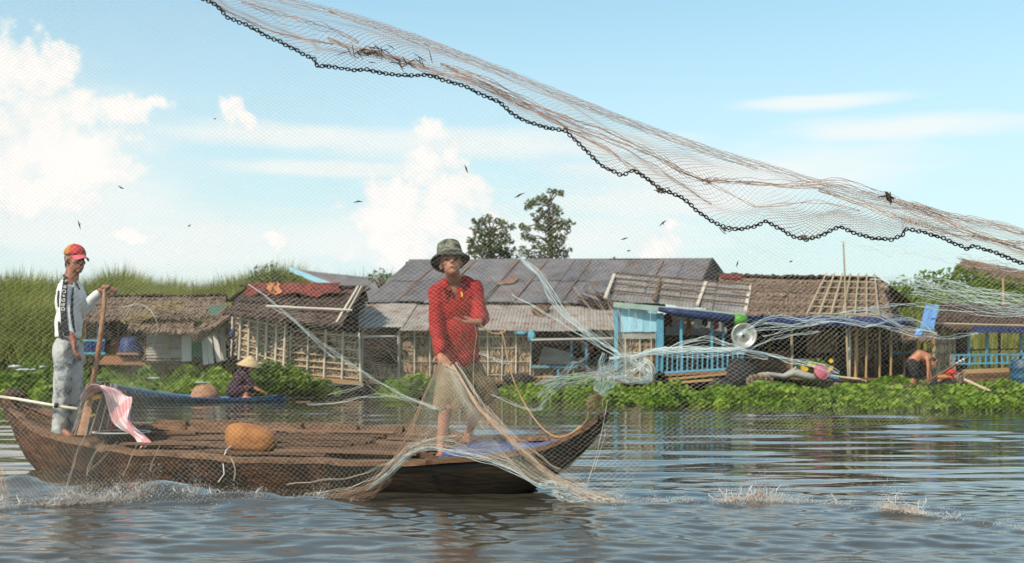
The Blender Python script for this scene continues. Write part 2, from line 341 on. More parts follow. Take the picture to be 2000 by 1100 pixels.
def krama():
    m = M('checked_scarf', (.70,.62,.62), (.62,.52,.53), (9,9,9), .85, .2, rnd=0)
    nt = m.node_tree; N = nt.nodes; L = nt.links; b = N['Principled BSDF']; src = b.inputs['Base Color'].links[0].from_socket
    uv = N.new('ShaderNodeUVMap'); sp = N.new('ShaderNodeSeparateXYZ'); L.new(uv.outputs[0], sp.inputs[0]); prev = src
    for i, fr in ((0, 5.0), (1, 9.0)):
        a = N.new('ShaderNodeMath'); a.operation = 'MULTIPLY'; a.inputs[1].default_value = fr; L.new(sp.outputs[i], a.inputs[0])
        f = N.new('ShaderNodeMath'); f.operation = 'FRACT'; L.new(a.outputs[0], f.inputs[0])
        g = N.new('ShaderNodeMath'); g.operation = 'GREATER_THAN'; g.inputs[1].default_value = .5; L.new(f.outputs[0], g.inputs[0])
        h = N.new('ShaderNodeMath'); h.operation = 'MULTIPLY'; h.inputs[1].default_value = .55; L.new(g.outputs[0], h.inputs[0])
        mx = N.new('ShaderNodeMix'); mx.data_type = 'RGBA'; mx.blend_type = 'MULTIPLY'; L.new(h.outputs[0], mx.inputs[0]); L.new(prev, mx.inputs[6]); mx.inputs[7].default_value = (.85, .32, .36, 1); prev = mx.outputs[2]
    L.new(prev, b.inputs['Base Color']); return m
mt['krama'] = krama()
# ================================================================== WATER
def splash_line_y(x):      # distance of the net's splash line at world x
    return None
SPL_L = [G(px, py) for px, py in ((-60,1000),(30,996),(100,988),(200,980),(300,978),(420,982),(520,982),(600,985),(690,982))]
SPL_R = [G(px, py) for px, py in ((1190,984),(1260,980),(1330,980),(1420,984),(1500,980),(1580,980),(1660,992),(1740,998),(1800,1006),(1860,1014),(1920,1024),(2040,1040))]
def wave_field(X, Y):
    rs = np.random.RandomState(3); h = np.zeros_like(X)
    calm = .62+.38*np.sin(.55*X+.9*Y+1.0)*np.sin(.31*X-.42*Y+2.0)
    for i in range(34):
        wl = math.exp(rs.uniform(math.log(.20), math.log(1.5))); th = rs.normal(0, .17); k = 2*math.pi/wl
        slope = .019*(1.15 if wl > .4 else .8)
        fade = np.clip(1.4-Y/(wl*42), 0, 1)
        h += slope/k*np.sin(k*(math.sin(th)*X+math.cos(th)*Y)+rs.uniform(0, 6.28)+.8*np.sin(.9*X+rs.uniform(0, 6)))*fade*calm
    for i in range(22):
        wl = math.exp(rs.uniform(math.log(.10), math.log(.32))); th = rs.normal(0, .45); k = 2*math.pi/wl
        h += .050/k*np.sin(k*(math.sin(th)*X+math.cos(th)*Y)+rs.uniform(0, 6.28)+.7*np.sin(1.3*X+.5*Y+i))*np.clip((9.6-Y)/2.2, 0, 1)*(.55+.45*np.sin(1.1*X+.7*Y+i))
    # swell thrown up along the two splash lines, and rings spreading from the boat
    for line, amp in ((SPL_L, .022), (SPL_R, .02)):
        xs = np.array([p.x for p in line]); ys = np.array([p.y for p in line])
        yl = np.interp(X, xs, ys); inside = np.clip((X-xs[0])/.3, 0, 1)*np.clip((xs[-1]-X)/.3, 0, 1)
        d = Y-yl
        h += inside*amp*(np.exp(-(d/.13)**2)*(.7+.3*np.sin(5*X))+.45*np.exp(-((d-.45)/.16)**2)-.4*np.exp(-((d+.3)/.18)**2))
    d = np.sqrt((X-.45)**2+((Y-8.0)*1.0)**2); h += .004*np.exp(-d/1.0)*np.sin(2*math.pi*d/.34)
    y0 = 8.22+(-X-2.47)*.39; h += (.080+.025*np.sin(4.3*X)+.012*np.sin(9.7*X+1))*np.exp(-((Y-y0)/.30)**2)*np.clip((X+4.6)/.8, 0, 1)*np.clip((-.95-X)/.7, 0, 1)
    return h
def build_water():
    ys = np.concatenate([[-60, -20, -5, 1, 2.5], np.geomspace(3.6, 46, 760), [52, 62, 80, 120, 300, 1200, 6000]])
    ss = np.linspace(-1, 1, 560)
    V = []
    Yg, Sg = np.meshgrid(ys, ss, indexing='ij')
    W = np.where(Yg < 3.6, 8.0, Yg*.68+3); W = np.where(Yg > 60, Yg*1.2+20, W)
    Xg = Sg*W
    Zg = np.where((Yg > 3.0) & (Yg < 50), wave_field(Xg, Yg), 0.0)
    V = np.stack([Xg, Yg, Zg], -1).reshape(-1, 3); nu, nv = Yg.shape
    i = np.arange(nu-1)[:, None]*nv+np.arange(nv-1)[None, :]; i = i.ravel()
    Fc = np.stack([i, i+1, i+nv+1, i+nv], -1)
    m = bpy.data.materials.new('river_water'); m.use_nodes = True; nt = m.node_tree; N = nt.nodes; L = nt.links; b = N['Principled BSDF']
    b.inputs['Roughness'].default_value = .04; b.inputs['IOR'].default_value = 1.5; b.inputs['Specular IOR Level'].default_value = .5
    tc = N.new('ShaderNodeTexCoord')
    def noise(s, sc3, det):
        mp = N.new('ShaderNodeMapping'); mp.inputs['Scale'].default_value = sc3; L.new(tc.outputs['Object'], mp.inputs[0])
        t = N.new('ShaderNodeTexNoise'); t.inputs['Scale'].default_value = s; t.inputs['Detail'].default_value = det; t.inputs['Roughness'].default_value = .55; L.new(mp.outputs[0], t.inputs[0]); return t.outputs[0]
    cn = noise(.6, (1, 1, 1), 3); cr = N.new('ShaderNodeValToRGB'); L.new(cn, cr.inputs[0])
    cr.color_ramp.elements[0].color = (.040, .037, .028, 1); cr.color_ramp.elements[1].color = (.075, .066, .050, 1); L.new(cr.outputs[0], b.inputs['Base Color'])
    a = noise(2.6, (.16, 1.0, 1), 3); c = noise(11, (.3, 1.0, 1), 3); d = noise(45, (.7, 1, 1), 3)
    # fine drip rings only in the near water
    sp = N.new('ShaderNodeSeparateXYZ'); L.new(tc.outputs['Object'], sp.inputs[0])
    near = N.new('ShaderNodeMapRange'); L.new(sp.outputs[1], near.inputs[0]); near.inputs[1].default_value = 8.2; near.inputs[2].default_value = 6.0
    far = N.new('ShaderNodeMapRange'); L.new(sp.outputs[1], far.inputs[0]); far.inputs[1].default_value = 11; far.inputs[2].default_value = 6; far.inputs[3].default_value = 0
    def bump(hh, st, dist, prev=None, mul=None):
        bp = N.new('ShaderNodeBump'); bp.inputs['Distance'].default_value = dist; L.new(hh, bp.inputs['Height'])
        if mul is not None:
            mm = N.new('ShaderNodeMath'); mm.operation = 'MULTIPLY'; mm.inputs[1].default_value = st; L.new(mul, mm.inputs[0]); L.new(mm.outputs[0], bp.inputs['Strength'])
        else: bp.inputs['Strength'].default_value = st
        if prev is not None: L.new(prev, bp.inputs['Normal'])
        return bp.outputs[0]
    n0 = bump(a, .30, .05, None); n1 = bump(c, .35, .006, n0, far.outputs[0]); n2 = bump(d, .5, .003, n1, near.outputs[0])
    L.new(n2, b.inputs['Normal'])
    o = np_obj('water', V, Fc, m, smooth=True); tag(o, kind='structure', label='brown river water rippling and reflecting the sky', cat='river')
    del o['category']; return o
build_water()
def build_bank():
    # low earth behind the floating houses, rising to the reed beds
    xs = np.concatenate([[-4000, -400, -120], np.linspace(-60, 60, 60), [120, 400, 4000]]); ys = np.concatenate([np.linspace(27, 60, 24), [80, 150, 600, 5000]])
    V = []
    for y in ys:
        for x in xs:
            t = min(max((y-33-1.6*math.sin(x*.2))/9, 0), 1); z = -.5+1.6*t*t*(3-2*t)+.15*math.sin(x*.7+y*.4)
            if x < -9: z += min(.9, max(0, (y-26.5)/5))*.9
            V.append((x, y, z if y < 4000 else 1.1))
    nv = len(xs); Fc = [(i*nv+j, i*nv+j+1, (i+1)*nv+j+1, (i+1)*nv+j) for i in range(len(ys)-1) for j in range(nv-1)]
    o = np_obj('riverbank', V, Fc, mt['earth'], smooth=True); o['kind'] = 'structure'; o['label'] = 'low green river bank behind the floating houses'
build_bank()
# ================================================================== THE LONG WOODEN BOAT
BM = Vector((-.46, 8.8, 0)); BD = Vector((.932, -.362, 0)).normalized(); BN = Vector((.362, .932, 0)).normalized(); ROLL = .11
def B(t, l, z): return BM+BD*t+BN*l+Vector((0, 0, z+ROLL*l))
T_ = [-4.58,-4.4,-4.15,-3.8,-3.3,-2.6,-1.6,-.6,.1,.5,.8,1.0,1.13,1.227]
ZG = [.66,.55,.44,.36,.31,.285,.275,.275,.285,.31,.36,.43,.50,.575]
HB = [.035,.10,.19,.31,.43,.56,.63,.60,.50,.38,.26,.16,.09,.03]
ZK = [.56,.30,-.01,-.10,-.14,-.15,-.16,-.15,-.13,-.06,.08,.24,.37,.50]
def zg(t): return interp(t, T_, ZG)
def hb(t): return interp(t, T_, HB)
def zk(t): return interp(t, T_, ZK)
def hull_pt(t, s, off=0):
    l = (hb(t)-off)*math.copysign(abs(s)**.62, s); k = zk(t)+off*1.2; z = k+(zg(t)-k)*abs(s)**1.9
    return B(t, l, z)
boat = thing('fishing_boat', B(-1.6, 0, 0), 'long brown wooden rowing boat with upswept ends, carrying the red shirted fisherman', 'boat')
def build_boat():
    ts = np.linspace(-4.58, 1.227, 90); ss = np.linspace(-1, 1, 25)
    mb = MB()
    outer = [[hull_pt(t, s) for s in ss] for t in ts]; inner = [[hull_pt(t, s*.985, .028) for s in ss][::-1] for t in ts]
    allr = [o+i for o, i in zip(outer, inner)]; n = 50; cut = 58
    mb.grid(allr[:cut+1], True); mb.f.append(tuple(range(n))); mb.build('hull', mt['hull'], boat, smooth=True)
    mb = MB(); mb.grid(allr[cut:], True); e = (len(ts)-1-cut)*n; mb.f.append(tuple(e+k for k in range(n))[::-1]); o = mb.build('bow_planking', mt['hull_dark'], boat, smooth=True); o['label'] = 'black bow planking, tar and shade in one dark colour'  # shaded side of the bow painted near-black along with the tar
    # strakes: long planks lapped on the outside of the hull
    for side in (-1, 1):
        for s0, s1 in ((.99, .72), (.70, .45)):
            mb = MB(); rows = []
            for t in np.linspace(-4.35, -.82, 60):
                r = []
                for s, o in ((s0, -.004), (s0, -.020), (s1, -.018), (s1, -.002)):
                    r.append(hull_pt(t, side*s, o))
                rows.append(r)
            mb.grid(rows, True); mb.build('strake', mt['hull'] , boat)
    # gunwales
    for side in (-1, 1):
        mb = MB(); rows = []
        for t in np.linspace(-4.5, 1.2, 80):
            w = .05; l = hb(t)*side; z = zg(t)
            a = side*.022; b = -side*w
            if hb(t) < .06: b = -side*hb(t)*.8
            wob = .006*math.sin(t*5.3)+.004*math.sin(t*13)
            rows.append([B(t, l+a, z+wob), B(t, l+a, z+.035+wob), B(t, l+b, z+.035+wob), B(t, l+b, z+wob)])
        mb.grid(rows, True); mb.build('gunwale', mt['wood'] if side < 0 else mt['deckwood'], boat)
    # raised board along the far side, with ribs
    mb = MB(); rows = []
    for t in np.linspace(-3.25, -.1, 40):
        l = hb(t)-.03; top = zg(t)+.085+.008*math.sin(t*7) - (.03 if t > -.2 else 0)
        if t < -3.2: top -= .05
        rows.append([B(t, l, zg(t)-.05), B(t, l+.03, zg(t)-.05), B(t, l+.045, top), B(t, l+.015, top)])
    mb.grid(rows, True); mb.f.append((0, 1, 2, 3)); e = 39*4; mb.f.append((e+3, e+2, e+1, e)); mb.build('side_board', mt['wood'], boat)
    for t in (-2.9, -2.3, -1.75, -1.2, -.75, -.3):
        l = hb(t)-.05
        board('rib', B(t, l, zg(t)-.1), B(t, l+.012, zg(t)+.09), .06, .03, mt['wood'], boat, up=BN)
    # loose floor slats laid lengthways and slightly askew
    rr = random.Random(4)
    def slats(t0, t1, l0, l1, z, n, skew, w):
        for i in range(n):
            l = lerp(l0, l1, (i+.5)/n); a = t0+rr.uniform(-.08, .08); b = t1+rr.uniform(-.1, .1)
            za = z+rr.uniform(-.012, .020)
            board('deck_slat', B(a, l-skew+rr.uniform(-.012, .012), za), B(b, l+skew+rr.uniform(-.012, .012), za+rr.uniform(-.008, .01)), w*rr.uniform(.66, .9), .016, mt['deckwood'], boat)
    slats(-3.0, -1.95, -.46, .52, .285, 13, .06, .060)
    slats(-1.98, -.85, -.50, .56, .30, 14, .03, .060)
    slats(-.92, -.05, -.30, .52, .285, 11, -.03, .060)
    for i, (a, b, l, s) in enumerate(((-2.9, -2.1, -.35, .16), (-1.35, -.5, -.40, .10), (-1.0, -.15, -.36, .05), (-2.6, -1.7, -.20, -.12), (-3.2, -2.6, .15, .1))):
        board('loose_plank', B(a, l, .325), B(b, l+s, .318), .085, .018, mt['deckwood'], boat)
    for t in (-2.5, -1.3, -.5):
        board('cross_beam', B(t, -hb(t)+.05, .245), B(t, hb(t)-.05, .245), .07, .05, mt['wood'], boat)
    # bow deck and stern deck
    for nm, ta, tb, z in (('bow_deck', -.08, .95, .262), ('stern_deck', -4.3, -3.15, .30)):
        mb = MB(); rows = []
        for t in np.linspace(ta, tb, 16):
            zz = max(z, zg(t)-.05) if nm == 'bow_deck' else max(z, zg(t)-.05)
            rows.append([B(t, s*(hb(t)-.035), zz+.018*(1-s*s)) for s in np.linspace(-1, 1, 9)])
        mb.grid(rows); o = mb.build(nm, mt['wood'], boat)
        so_ = o.modifiers.new('s', 'SOLIDIFY'); so_.thickness = .02
    # horn of the stern
    mb = MB(); mb.tube([B(-4.50, .0, .60), B(-4.56, 0, .655), B(-4.50, 0, .685), B(-4.36, 0, .68), B(-4.30, 0, .655)], [.045, .05, .045, .035, .02], 8)
    mb.build('stern_horn', mt['hull'], boat, smooth=True)
    mb = MB(); mb.tube([B(.98, 0, .36), B(1.10, 0, .46), B(1.2, 0, .56), B(1.245, 0, .62)], [.075, .06, .05, .028], 8); mb.build('bow_post', mt['hull'], boat, smooth=True)
build_boat()
def cloth_sheet(name, rows, mat, parent=None, thick=.004, label=None, cat=None, uv=True, sub=1):
    nu, nv = len(rows), len(rows[0]); o0 = rows[0][0] if parent is None else None
    mb = MB(); mb.grid(rows); o = mb.build(name, mat, parent, smooth=True, loc=o0)
    if uv:
        u = o.data.uv_layers.new(name='UVMap')
        for p in o.data.polygons:
            for li, vi in zip(p.loop_indices, p.vertices): u.data[li].uv = ((vi//nv)/(nu-1), (vi % nv)/(nv-1))
    s = o.modifiers.new('s', 'SOLIDIFY'); s.thickness = thick
    if sub: q = o.modifiers.new('q', 'SUBSURF'); q.levels = sub; q.render_levels = sub
    if label: tag(o, label, cat)
    return o
def bow_things():
    rr = random.Random(9); rows = []
    for i in range(26):
        t = lerp(.02, .93, i/25); r = []
        for j in range(20):
            s = lerp(-.98, .98, j/19); z = max(.262, zg(t)-.05)+.018*(1-s*s)
            z += .034+.016*mnoise.noise(Vector((t*7, s*4, 1)))+.010*mnoise.noise(Vector((t*19, s*12, 4)))
            r.append(B(t+.02*math.sin(s*6), s*(hb(t)-.03), z))
        rows.append(r)
    cloth_sheet('tarpaulin', rows, mt['tarp_bow'], None, .003, 'faded crumpled blue tarpaulin spread over the front deck of the brown boat', 'tarpaulin')
    # foam tub lying on its side on the slats
    root = thing('foam_tub', B(-1.62, -.28, .30), 'orange foam scoop tub lying on its side on the boat slats', 'tub')
    rows = []; c = B(-1.70, -.30, .415); e1 = BD; up = Vector((0, 0, 1)); e2 = BN
    prof = [(0, .55), (.03, .85), (.10, 1.0), (.22, .98), (.34, .78), (.40, .5), (.42, .1)]
    for k, (x, r) in enumerate(prof):
        ring = []
        for q in range(20):
            a = 2*math.pi*q/20; ca, sa = math.cos(a), math.sin(a)
            pr = (abs(ca)**3+abs(sa)**3)**(-1/3)
            rad = r*pr*(1+.14*mnoise.noise(Vector((ca*2, sa*2, k*.4))))
            ring.append(c+e1*(x-.16)+e2*(ca*rad*.13)+up*(sa*rad*.115-x*.12))
        rows.append(ring)
    inn = [[p+(c+e1*(.02)-p)*.12+e1*.01 for p in r] for r in rows[:5]]
    mb = MB(); mb.grid(inn[::-1]+rows, True); mb.build('tub_body', mt['foamrubber'], root, smooth=True)
    # twine loop hanging from its mouth
    mb = MB(); mb.tube([B(-1.78,-.36,.36), B(-1.74,-.52,.34), B(-1.70,-.62,.28), B(-1.66,-.66,.18), B(-1.70,-.68,.12)], .005, 5); mb.build('twine', mt['nylon'], root)
bow_things()
def stern_things():
    # engine bundle: dark netted heap with red crate, scarf over it
    root = thing('netted_basket', B(-3.62, -.10, .30), 'tall dark bundle of wet net and sacking heaped at the stern under the scarf', 'bundle')
    rr = random.Random(2); rows = []
    c = P(178, 850, 10.0)
    H_ = .47
    for k in range(12):
        u = k/11; z = u*H_; r = .15*(1-.25*u)*(1 if u < .9 else .6); ring = []
        for q in range(18):
            a = 2*math.pi*q/18; rad = r*(1+.28*mnoise.noise(Vector((math.cos(a)*1.5, math.sin(a)*1.5, u*3))))
            ring.append(c+Vector((math.cos(a)*rad+.10*u, math.sin(a)*rad*.8, z)))
        rows.append(ring)
    mb = MB(); mb.grid(rows, True); mb.f.append(tuple(11*18+k for k in range(18)))
    mb.build('net_heap', mt['darkwood'], root, smooth=True)
    mb = MB(); 
    for q in range(14):
        a = 2*math.pi*q/14; mb.tube([c+Vector((math.cos(a+.3*u)*.165*(1-.25*u)+.10*u, math.sin(a+.3*u)*.14*(1-.25*u), u*H_+.01)) for u in (0, .3, .6, .95)], .006, 4)
    mb.build('netting', mt['net_dim'], root)
    board('yellow_tag', P(180, 778, 9.84), P(196, 774, 9.84), .012, .035, mt['yellow'], root)
    board('yellow_tag', P(176, 812, 9.84), P(186, 810, 9.84), .01, .02, mt['yellow'], root)
    # red crate of crossing bars
    cr = thing('red_crate', P(205, 835, 10.0), 'red plastic lattice crate peeping out beneath the checked scarf', 'crate')
    X0, X1, Z0, Z1, D = 186, 219, 790, 842, 10.0
    for k in range(6):
        x = lerp(X0, X1, k/5); mb = MB(); mb.tube([P(x, Z1, D), P(x, Z0, D)], .007, 4); mb.build('bar', mt['redplastic'], cr)
    for k in range(8):
        y = lerp(Z0, Z1, k/7); mb = MB(); mb.tube([P(X0, y, D), P(X1, y, D), P(X1+4, y-1, D+.25)], .007, 4); mb.build('bar', mt['redplastic'], cr)
    mb = MB(); mb.box(P(203, 816, D+.16), (.15, .24, .22)); mb.build('contents', mt['dark'], cr)
    # black tub
    tb = thing('black_tub', P(235, 868, 9.75), 'shallow black basin with pale rim beside the bundle at the stern', 'basin')
    c = P(237, 862, 9.85)+Vector((0, 0, -.02)); rows = []
    for z, r in ((0, .10), (.03, .19), (.085, .235), (.10, .25), (.10, .235), (.04, .18), (.02, .10)):
        rows.append([c+Vector((math.cos(2*math.pi*q/28)*r, math.sin(2*math.pi*q/28)*r*.8, z)) for q in range(28)])
    mb = MB(); mb.grid(rows, True); mb.f.append(tuple(6*28+k for k in range(28))); mb.build('basin_body', mt['rubber'], tb, smooth=True)
    mb = MB(); mb.tube([c+Vector((math.cos(2*math.pi*q/28)*.245, math.sin(2*math.pi*q/28)*.196, .102)) for q in range(29)], .006, 5, cap=False); mb.build('rim', mt['white'], tb)
    # scarf: a long cloth draped over the heap and trailing down to the gunwale
    path = [(163,782,9.84),(178,763,9.80),(196,755,9.80),(214,758,9.78),(228,768,9.74),(237,790,9.70),(240,812,9.66),(248,832,9.62),(266,846,9.58),(278,862,9.52),(288,873,9.45)]
    wid = [.05,.10,.15,.19,.21,.20,.17,.12,.09,.08,.06]
    rows = []
    for i, (px, py, d) in enumerate(path):
        p = P(px, py, d); q0 = P(*path[max(0, i-1)]); q1 = P(*path[min(len(path)-1, i+1)]); dr = (q1-q0).normalized()
        side = Vector((.62, -.55, -.35)) if i > 4 else Vector((.1, .9, -.1)); side = (side-dr*side.dot(dr)).normalized(); nn = dr.cross(side)
        r = []
        for j in range(11):
            s = j/10-.5; f = .018*math.sin(j*1.6+i*.5)*(1+.4*math.sin(i))
            r.append(p+side*(s*2*wid[i])+nn*f+Vector((0, 0, -.02*abs(s)*(1 if i < 5 else 0))))
        rows.append(r)
    cloth_sheet('checked_scarf', rows, mt['krama'], None, .006, 'pink and white checked scarf draped over the bundle at the stern', 'scarf')
    # second fold hanging on the right
    # long tail pole across the stern
    root = thing('tail_pole', P(20, 778, 10.15), 'long thin grey pole lying slantwise across the high stern in front of the jeans', 'pole')
    mb = MB(); mb.tube([P(-40, 770, 10.3), P(30, 779, 10.1), P(110, 793, 9.9), P(152, 799, 9.8)], .014, 8); mb.build('shaft', mt['bamboo_pale'], root, smooth=True)
    for px in (108, 133):
        mb = MB(); c = P(px, lerp(779, 799, (px-30)/122.), 9.86)
        for k in range(4):
            mb.tube([c+Vector((.006*k, math.cos(a)*.02, math.sin(a)*.02)) for a in np.linspace(0, 6.28, 9)], .005, 4, cap=False)
        mb.build('lashing', mt['rubber'], root)
stern_things()
# ================================================================== BUILDERS FOR HOUSES
def quad_pt(c, u, v):      # c = [bl, br, tr, tl]
    return (c[0]*(1-u)+c[1]*u)*(1-v)+(c[3]*(1-u)+c[2]*u)*v
def tin_roof(parent, c, n, mat, waves=9, name='roof_sheet', amp=.014, seed=1, ragged=.05, rows=1):
    """corrugated sheets side by side and lapped; c = bottom-left, bottom-right, top-right, top-left"""
    rr = random.Random(seed); nrm = (c[1]-c[0]).cross(c[3]-c[0]).normalized()
    if nrm.z < 0: nrm = -nrm
    for q in range(rows):
        v0, v1 = q/rows, (q+1)/rows
        for k in range(n):
            u0, u1 = k/n, (k+1.06)/n
            dv = rr.uniform(-ragged, ragged)*.5; lift = rr.uniform(0, .02)+.012*(k % 2)+(.02*(rows-q) if False else .018*q)
            tilt = rr.uniform(-.01, .01); R_ = []
            for j in range(4):
                v = lerp(v0-(.03 if q else 0), v1, j/3)+dv*(1-j/3 if q == 0 else 0); r = []
                for i in range(waves*4+1):
                    u = lerp(u0, u1, i/(waves*4)); w = amp*math.sin(i/4*2*math.pi)
                    r.append(quad_pt(c, min(u, 1.01), v)+nrm*(w+lift+tilt*(i/(waves*4)))+Vector((0, 0, .02*mnoise.noise(Vector((u*5, v*3, seed))))))
                R_.append(r)
            mb = MB(); mb.grid(R_); mb.build(name, mat, parent, smooth=True)
def thatch_roof(parent, c, rows, mat, name='thatch_course', seed=1, sag=.05, thick=.07, fringe=.16, n=90, rag=1.0):
    rr = random.Random(seed); nrm = (c[1]-c[0]).cross(c[3]-c[0]).normalized()
    if nrm.z < 0: nrm = -nrm
    wid = (c[1]-c[0]).length
    down = (c[0]-c[3]).normalized()
    for k in range(rows):
        v0 = k/rows-.03; v1 = min((k+1.6)/rows, 1.0); mb = MB()
        top = []; bot = []; low = []
        for i in range(n+1):
            u = i/n; wv = sag*(-4*u*(1-u))*(1-abs(v0-.5))+.03*mnoise.noise(Vector((u*wid*1.2, v0*4, seed)))
            j = rr.uniform(0, fringe)*rag
            b = quad_pt(c, u, v0)+down*j+nrm*(thick+rr.uniform(-.02, .03))+Vector((0, 0, wv-.25*j*.4)); m_ = quad_pt(c, u, (v0+v1)/2)+nrm*(thick*.55+rr.uniform(-.012, .02))+Vector((0, 0, wv)); t = quad_pt(c, u, v1)+nrm*(.0+rr.uniform(0, .02))+Vector((0, 0, wv))
            bot.append(b); low.append(m_); top.append(t)
        under = [b-nrm*thick*.8 for b in bot]
        mb.grid([under, bot, low, top]); mb.build(name, mat, parent)
def leaf_wall(parent, c, rows, mat, name='leaf_panel', seed=1, n=60, thick=.03):
    rr = random.Random(seed); nrm = (c[1]-c[0]).cross(c[3]-c[0]).normalized()
    if nrm.y > 0: nrm = -nrm
    for k in range(rows):
        v0, v1 = k/rows, (k+1.25)/rows; a = []; b = []; d = []
        v1 = min(v1, 1.0)
        for i in range(n+1):
            u = i/n; j = rr.uniform(-.5, .5)/rows*.35
            a.append(quad_pt(c, u, max(0, v0+j))+nrm*(thick+rr.uniform(-.015, .015))); b.append(quad_pt(c, u, (v0+v1)/2)+nrm*(thick*.5+rr.uniform(-.012, .012))); d.append(quad_pt(c, u, v1)+nrm*.004)
        mb = MB(); mb.grid([a, b, d]); mb.build(name, mat, parent)
def lattice(parent, c, nv, nh, mat, r=.017, seed=1, off=.06, name='batten', vs=None, skew=.012):
    rr = random.Random(seed); nrm = (c[1]-c[0]).cross(c[3]-c[0]).normalized()
    if nrm.y > 0: nrm = -nrm
    us = vs if vs is not None else [(i+.02)/(nv-1)*.96+.02 for i in range(nv)]
    for u in us:
        a = quad_pt(c, u+rr.uniform(-skew, skew), -.03)+nrm*(off+.03); b = quad_pt(c, u+rr.uniform(-skew, skew), 1.02)+nrm*(off+.03)
        pole(name, a, b, r*rr.uniform(.9, 1.3), mat, parent)
    for i in range(nh):
        v = (i+.5)/nh+rr.uniform(-.02, .02)
        pole(name, quad_pt(c, -.01, v)+nrm*off, quad_pt(c, 1.01, v+rr.uniform(-.02, .02))+nrm*off, r*rr.uniform(.6, .85), mt['bamboo'] if mat is mt['bamboo_pale'] else mat, parent)
def plank_wall(parent, c, n, mat, name='wall_board', t=.02, vertical=True, seed=1):
    rr = random.Random(seed); nrm = (c[1]-c[0]).cross(c[3]-c[0]).normalized()
    if nrm.y > 0: nrm = -nrm
    for i in range(n):
        u = (i+.5)/n; o = nrm*rr.uniform(0, .012)
        if vertical: a, b, w = quad_pt(c, u, rr.uniform(-.02, .01)), quad_pt(c, u, 1+rr.uniform(-.02, .01)), (c[1]-c[0]).length/n
        else: a, b, w = quad_pt(c, rr.uniform(-.01, .01), u), quad_pt(c, 1+rr.uniform(-.01, .01), u), (c[3]-c[0]).length/n
        board(name, a+o, b+o, w*.95, t, mat, parent, up=nrm)
def slab(name, pts, dvec, mat, parent):
    """solid from a planar polygon pushed along dvec"""
    n = len(pts); mb = MB(); mb.v = list(pts)+[p+dvec for p in pts]
    mb.f = [tuple(range(n)), tuple(range(2*n-1, n-1, -1))]+[(i, i+n, (i+1) % n+n, (i+1) % n) for i in range(n)]
    return mb.build(name, mat, parent)
def quadp(l, t, r, b, d): return [P(l, b, d), P(r, b, d), P(r, t, d), P(l, t, d)]
def slabpx(name, l, t, r, b, d, depth, mat, parent): return slab(name, quadp(l, t, r, b, d), Vector((0, depth, 0)), mat, parent)
def blobby(name, c, rad, mat, parent, seed=1, amp=.25, fr=1.5, flat=True):
    rows = []; c = Vector(c)
    for i in range(13):
        th = math.pi*i/12; r = []
        for j in range(18):
            ph = 2*math.pi*j/18; d = Vector((math.sin(th)*math.cos(ph), math.sin(th)*math.sin(ph), math.cos(th)))
            k = 1+amp*mnoise.noise(d*fr+Vector((seed*3.1, 0, 0)))+amp*.5*mnoise.noise(d*fr*2.7+Vector((seed, 9, 0)))
            r.append(c+Vector((d.x*rad[0]*k, d.y*rad[1]*k, max(d.z*k, -.5 if flat else -9)*rad[2])))
        rows.append(r)
    mb = MB(); mb.grid(rows, True); return mb.build(name, mat, parent, smooth=True)

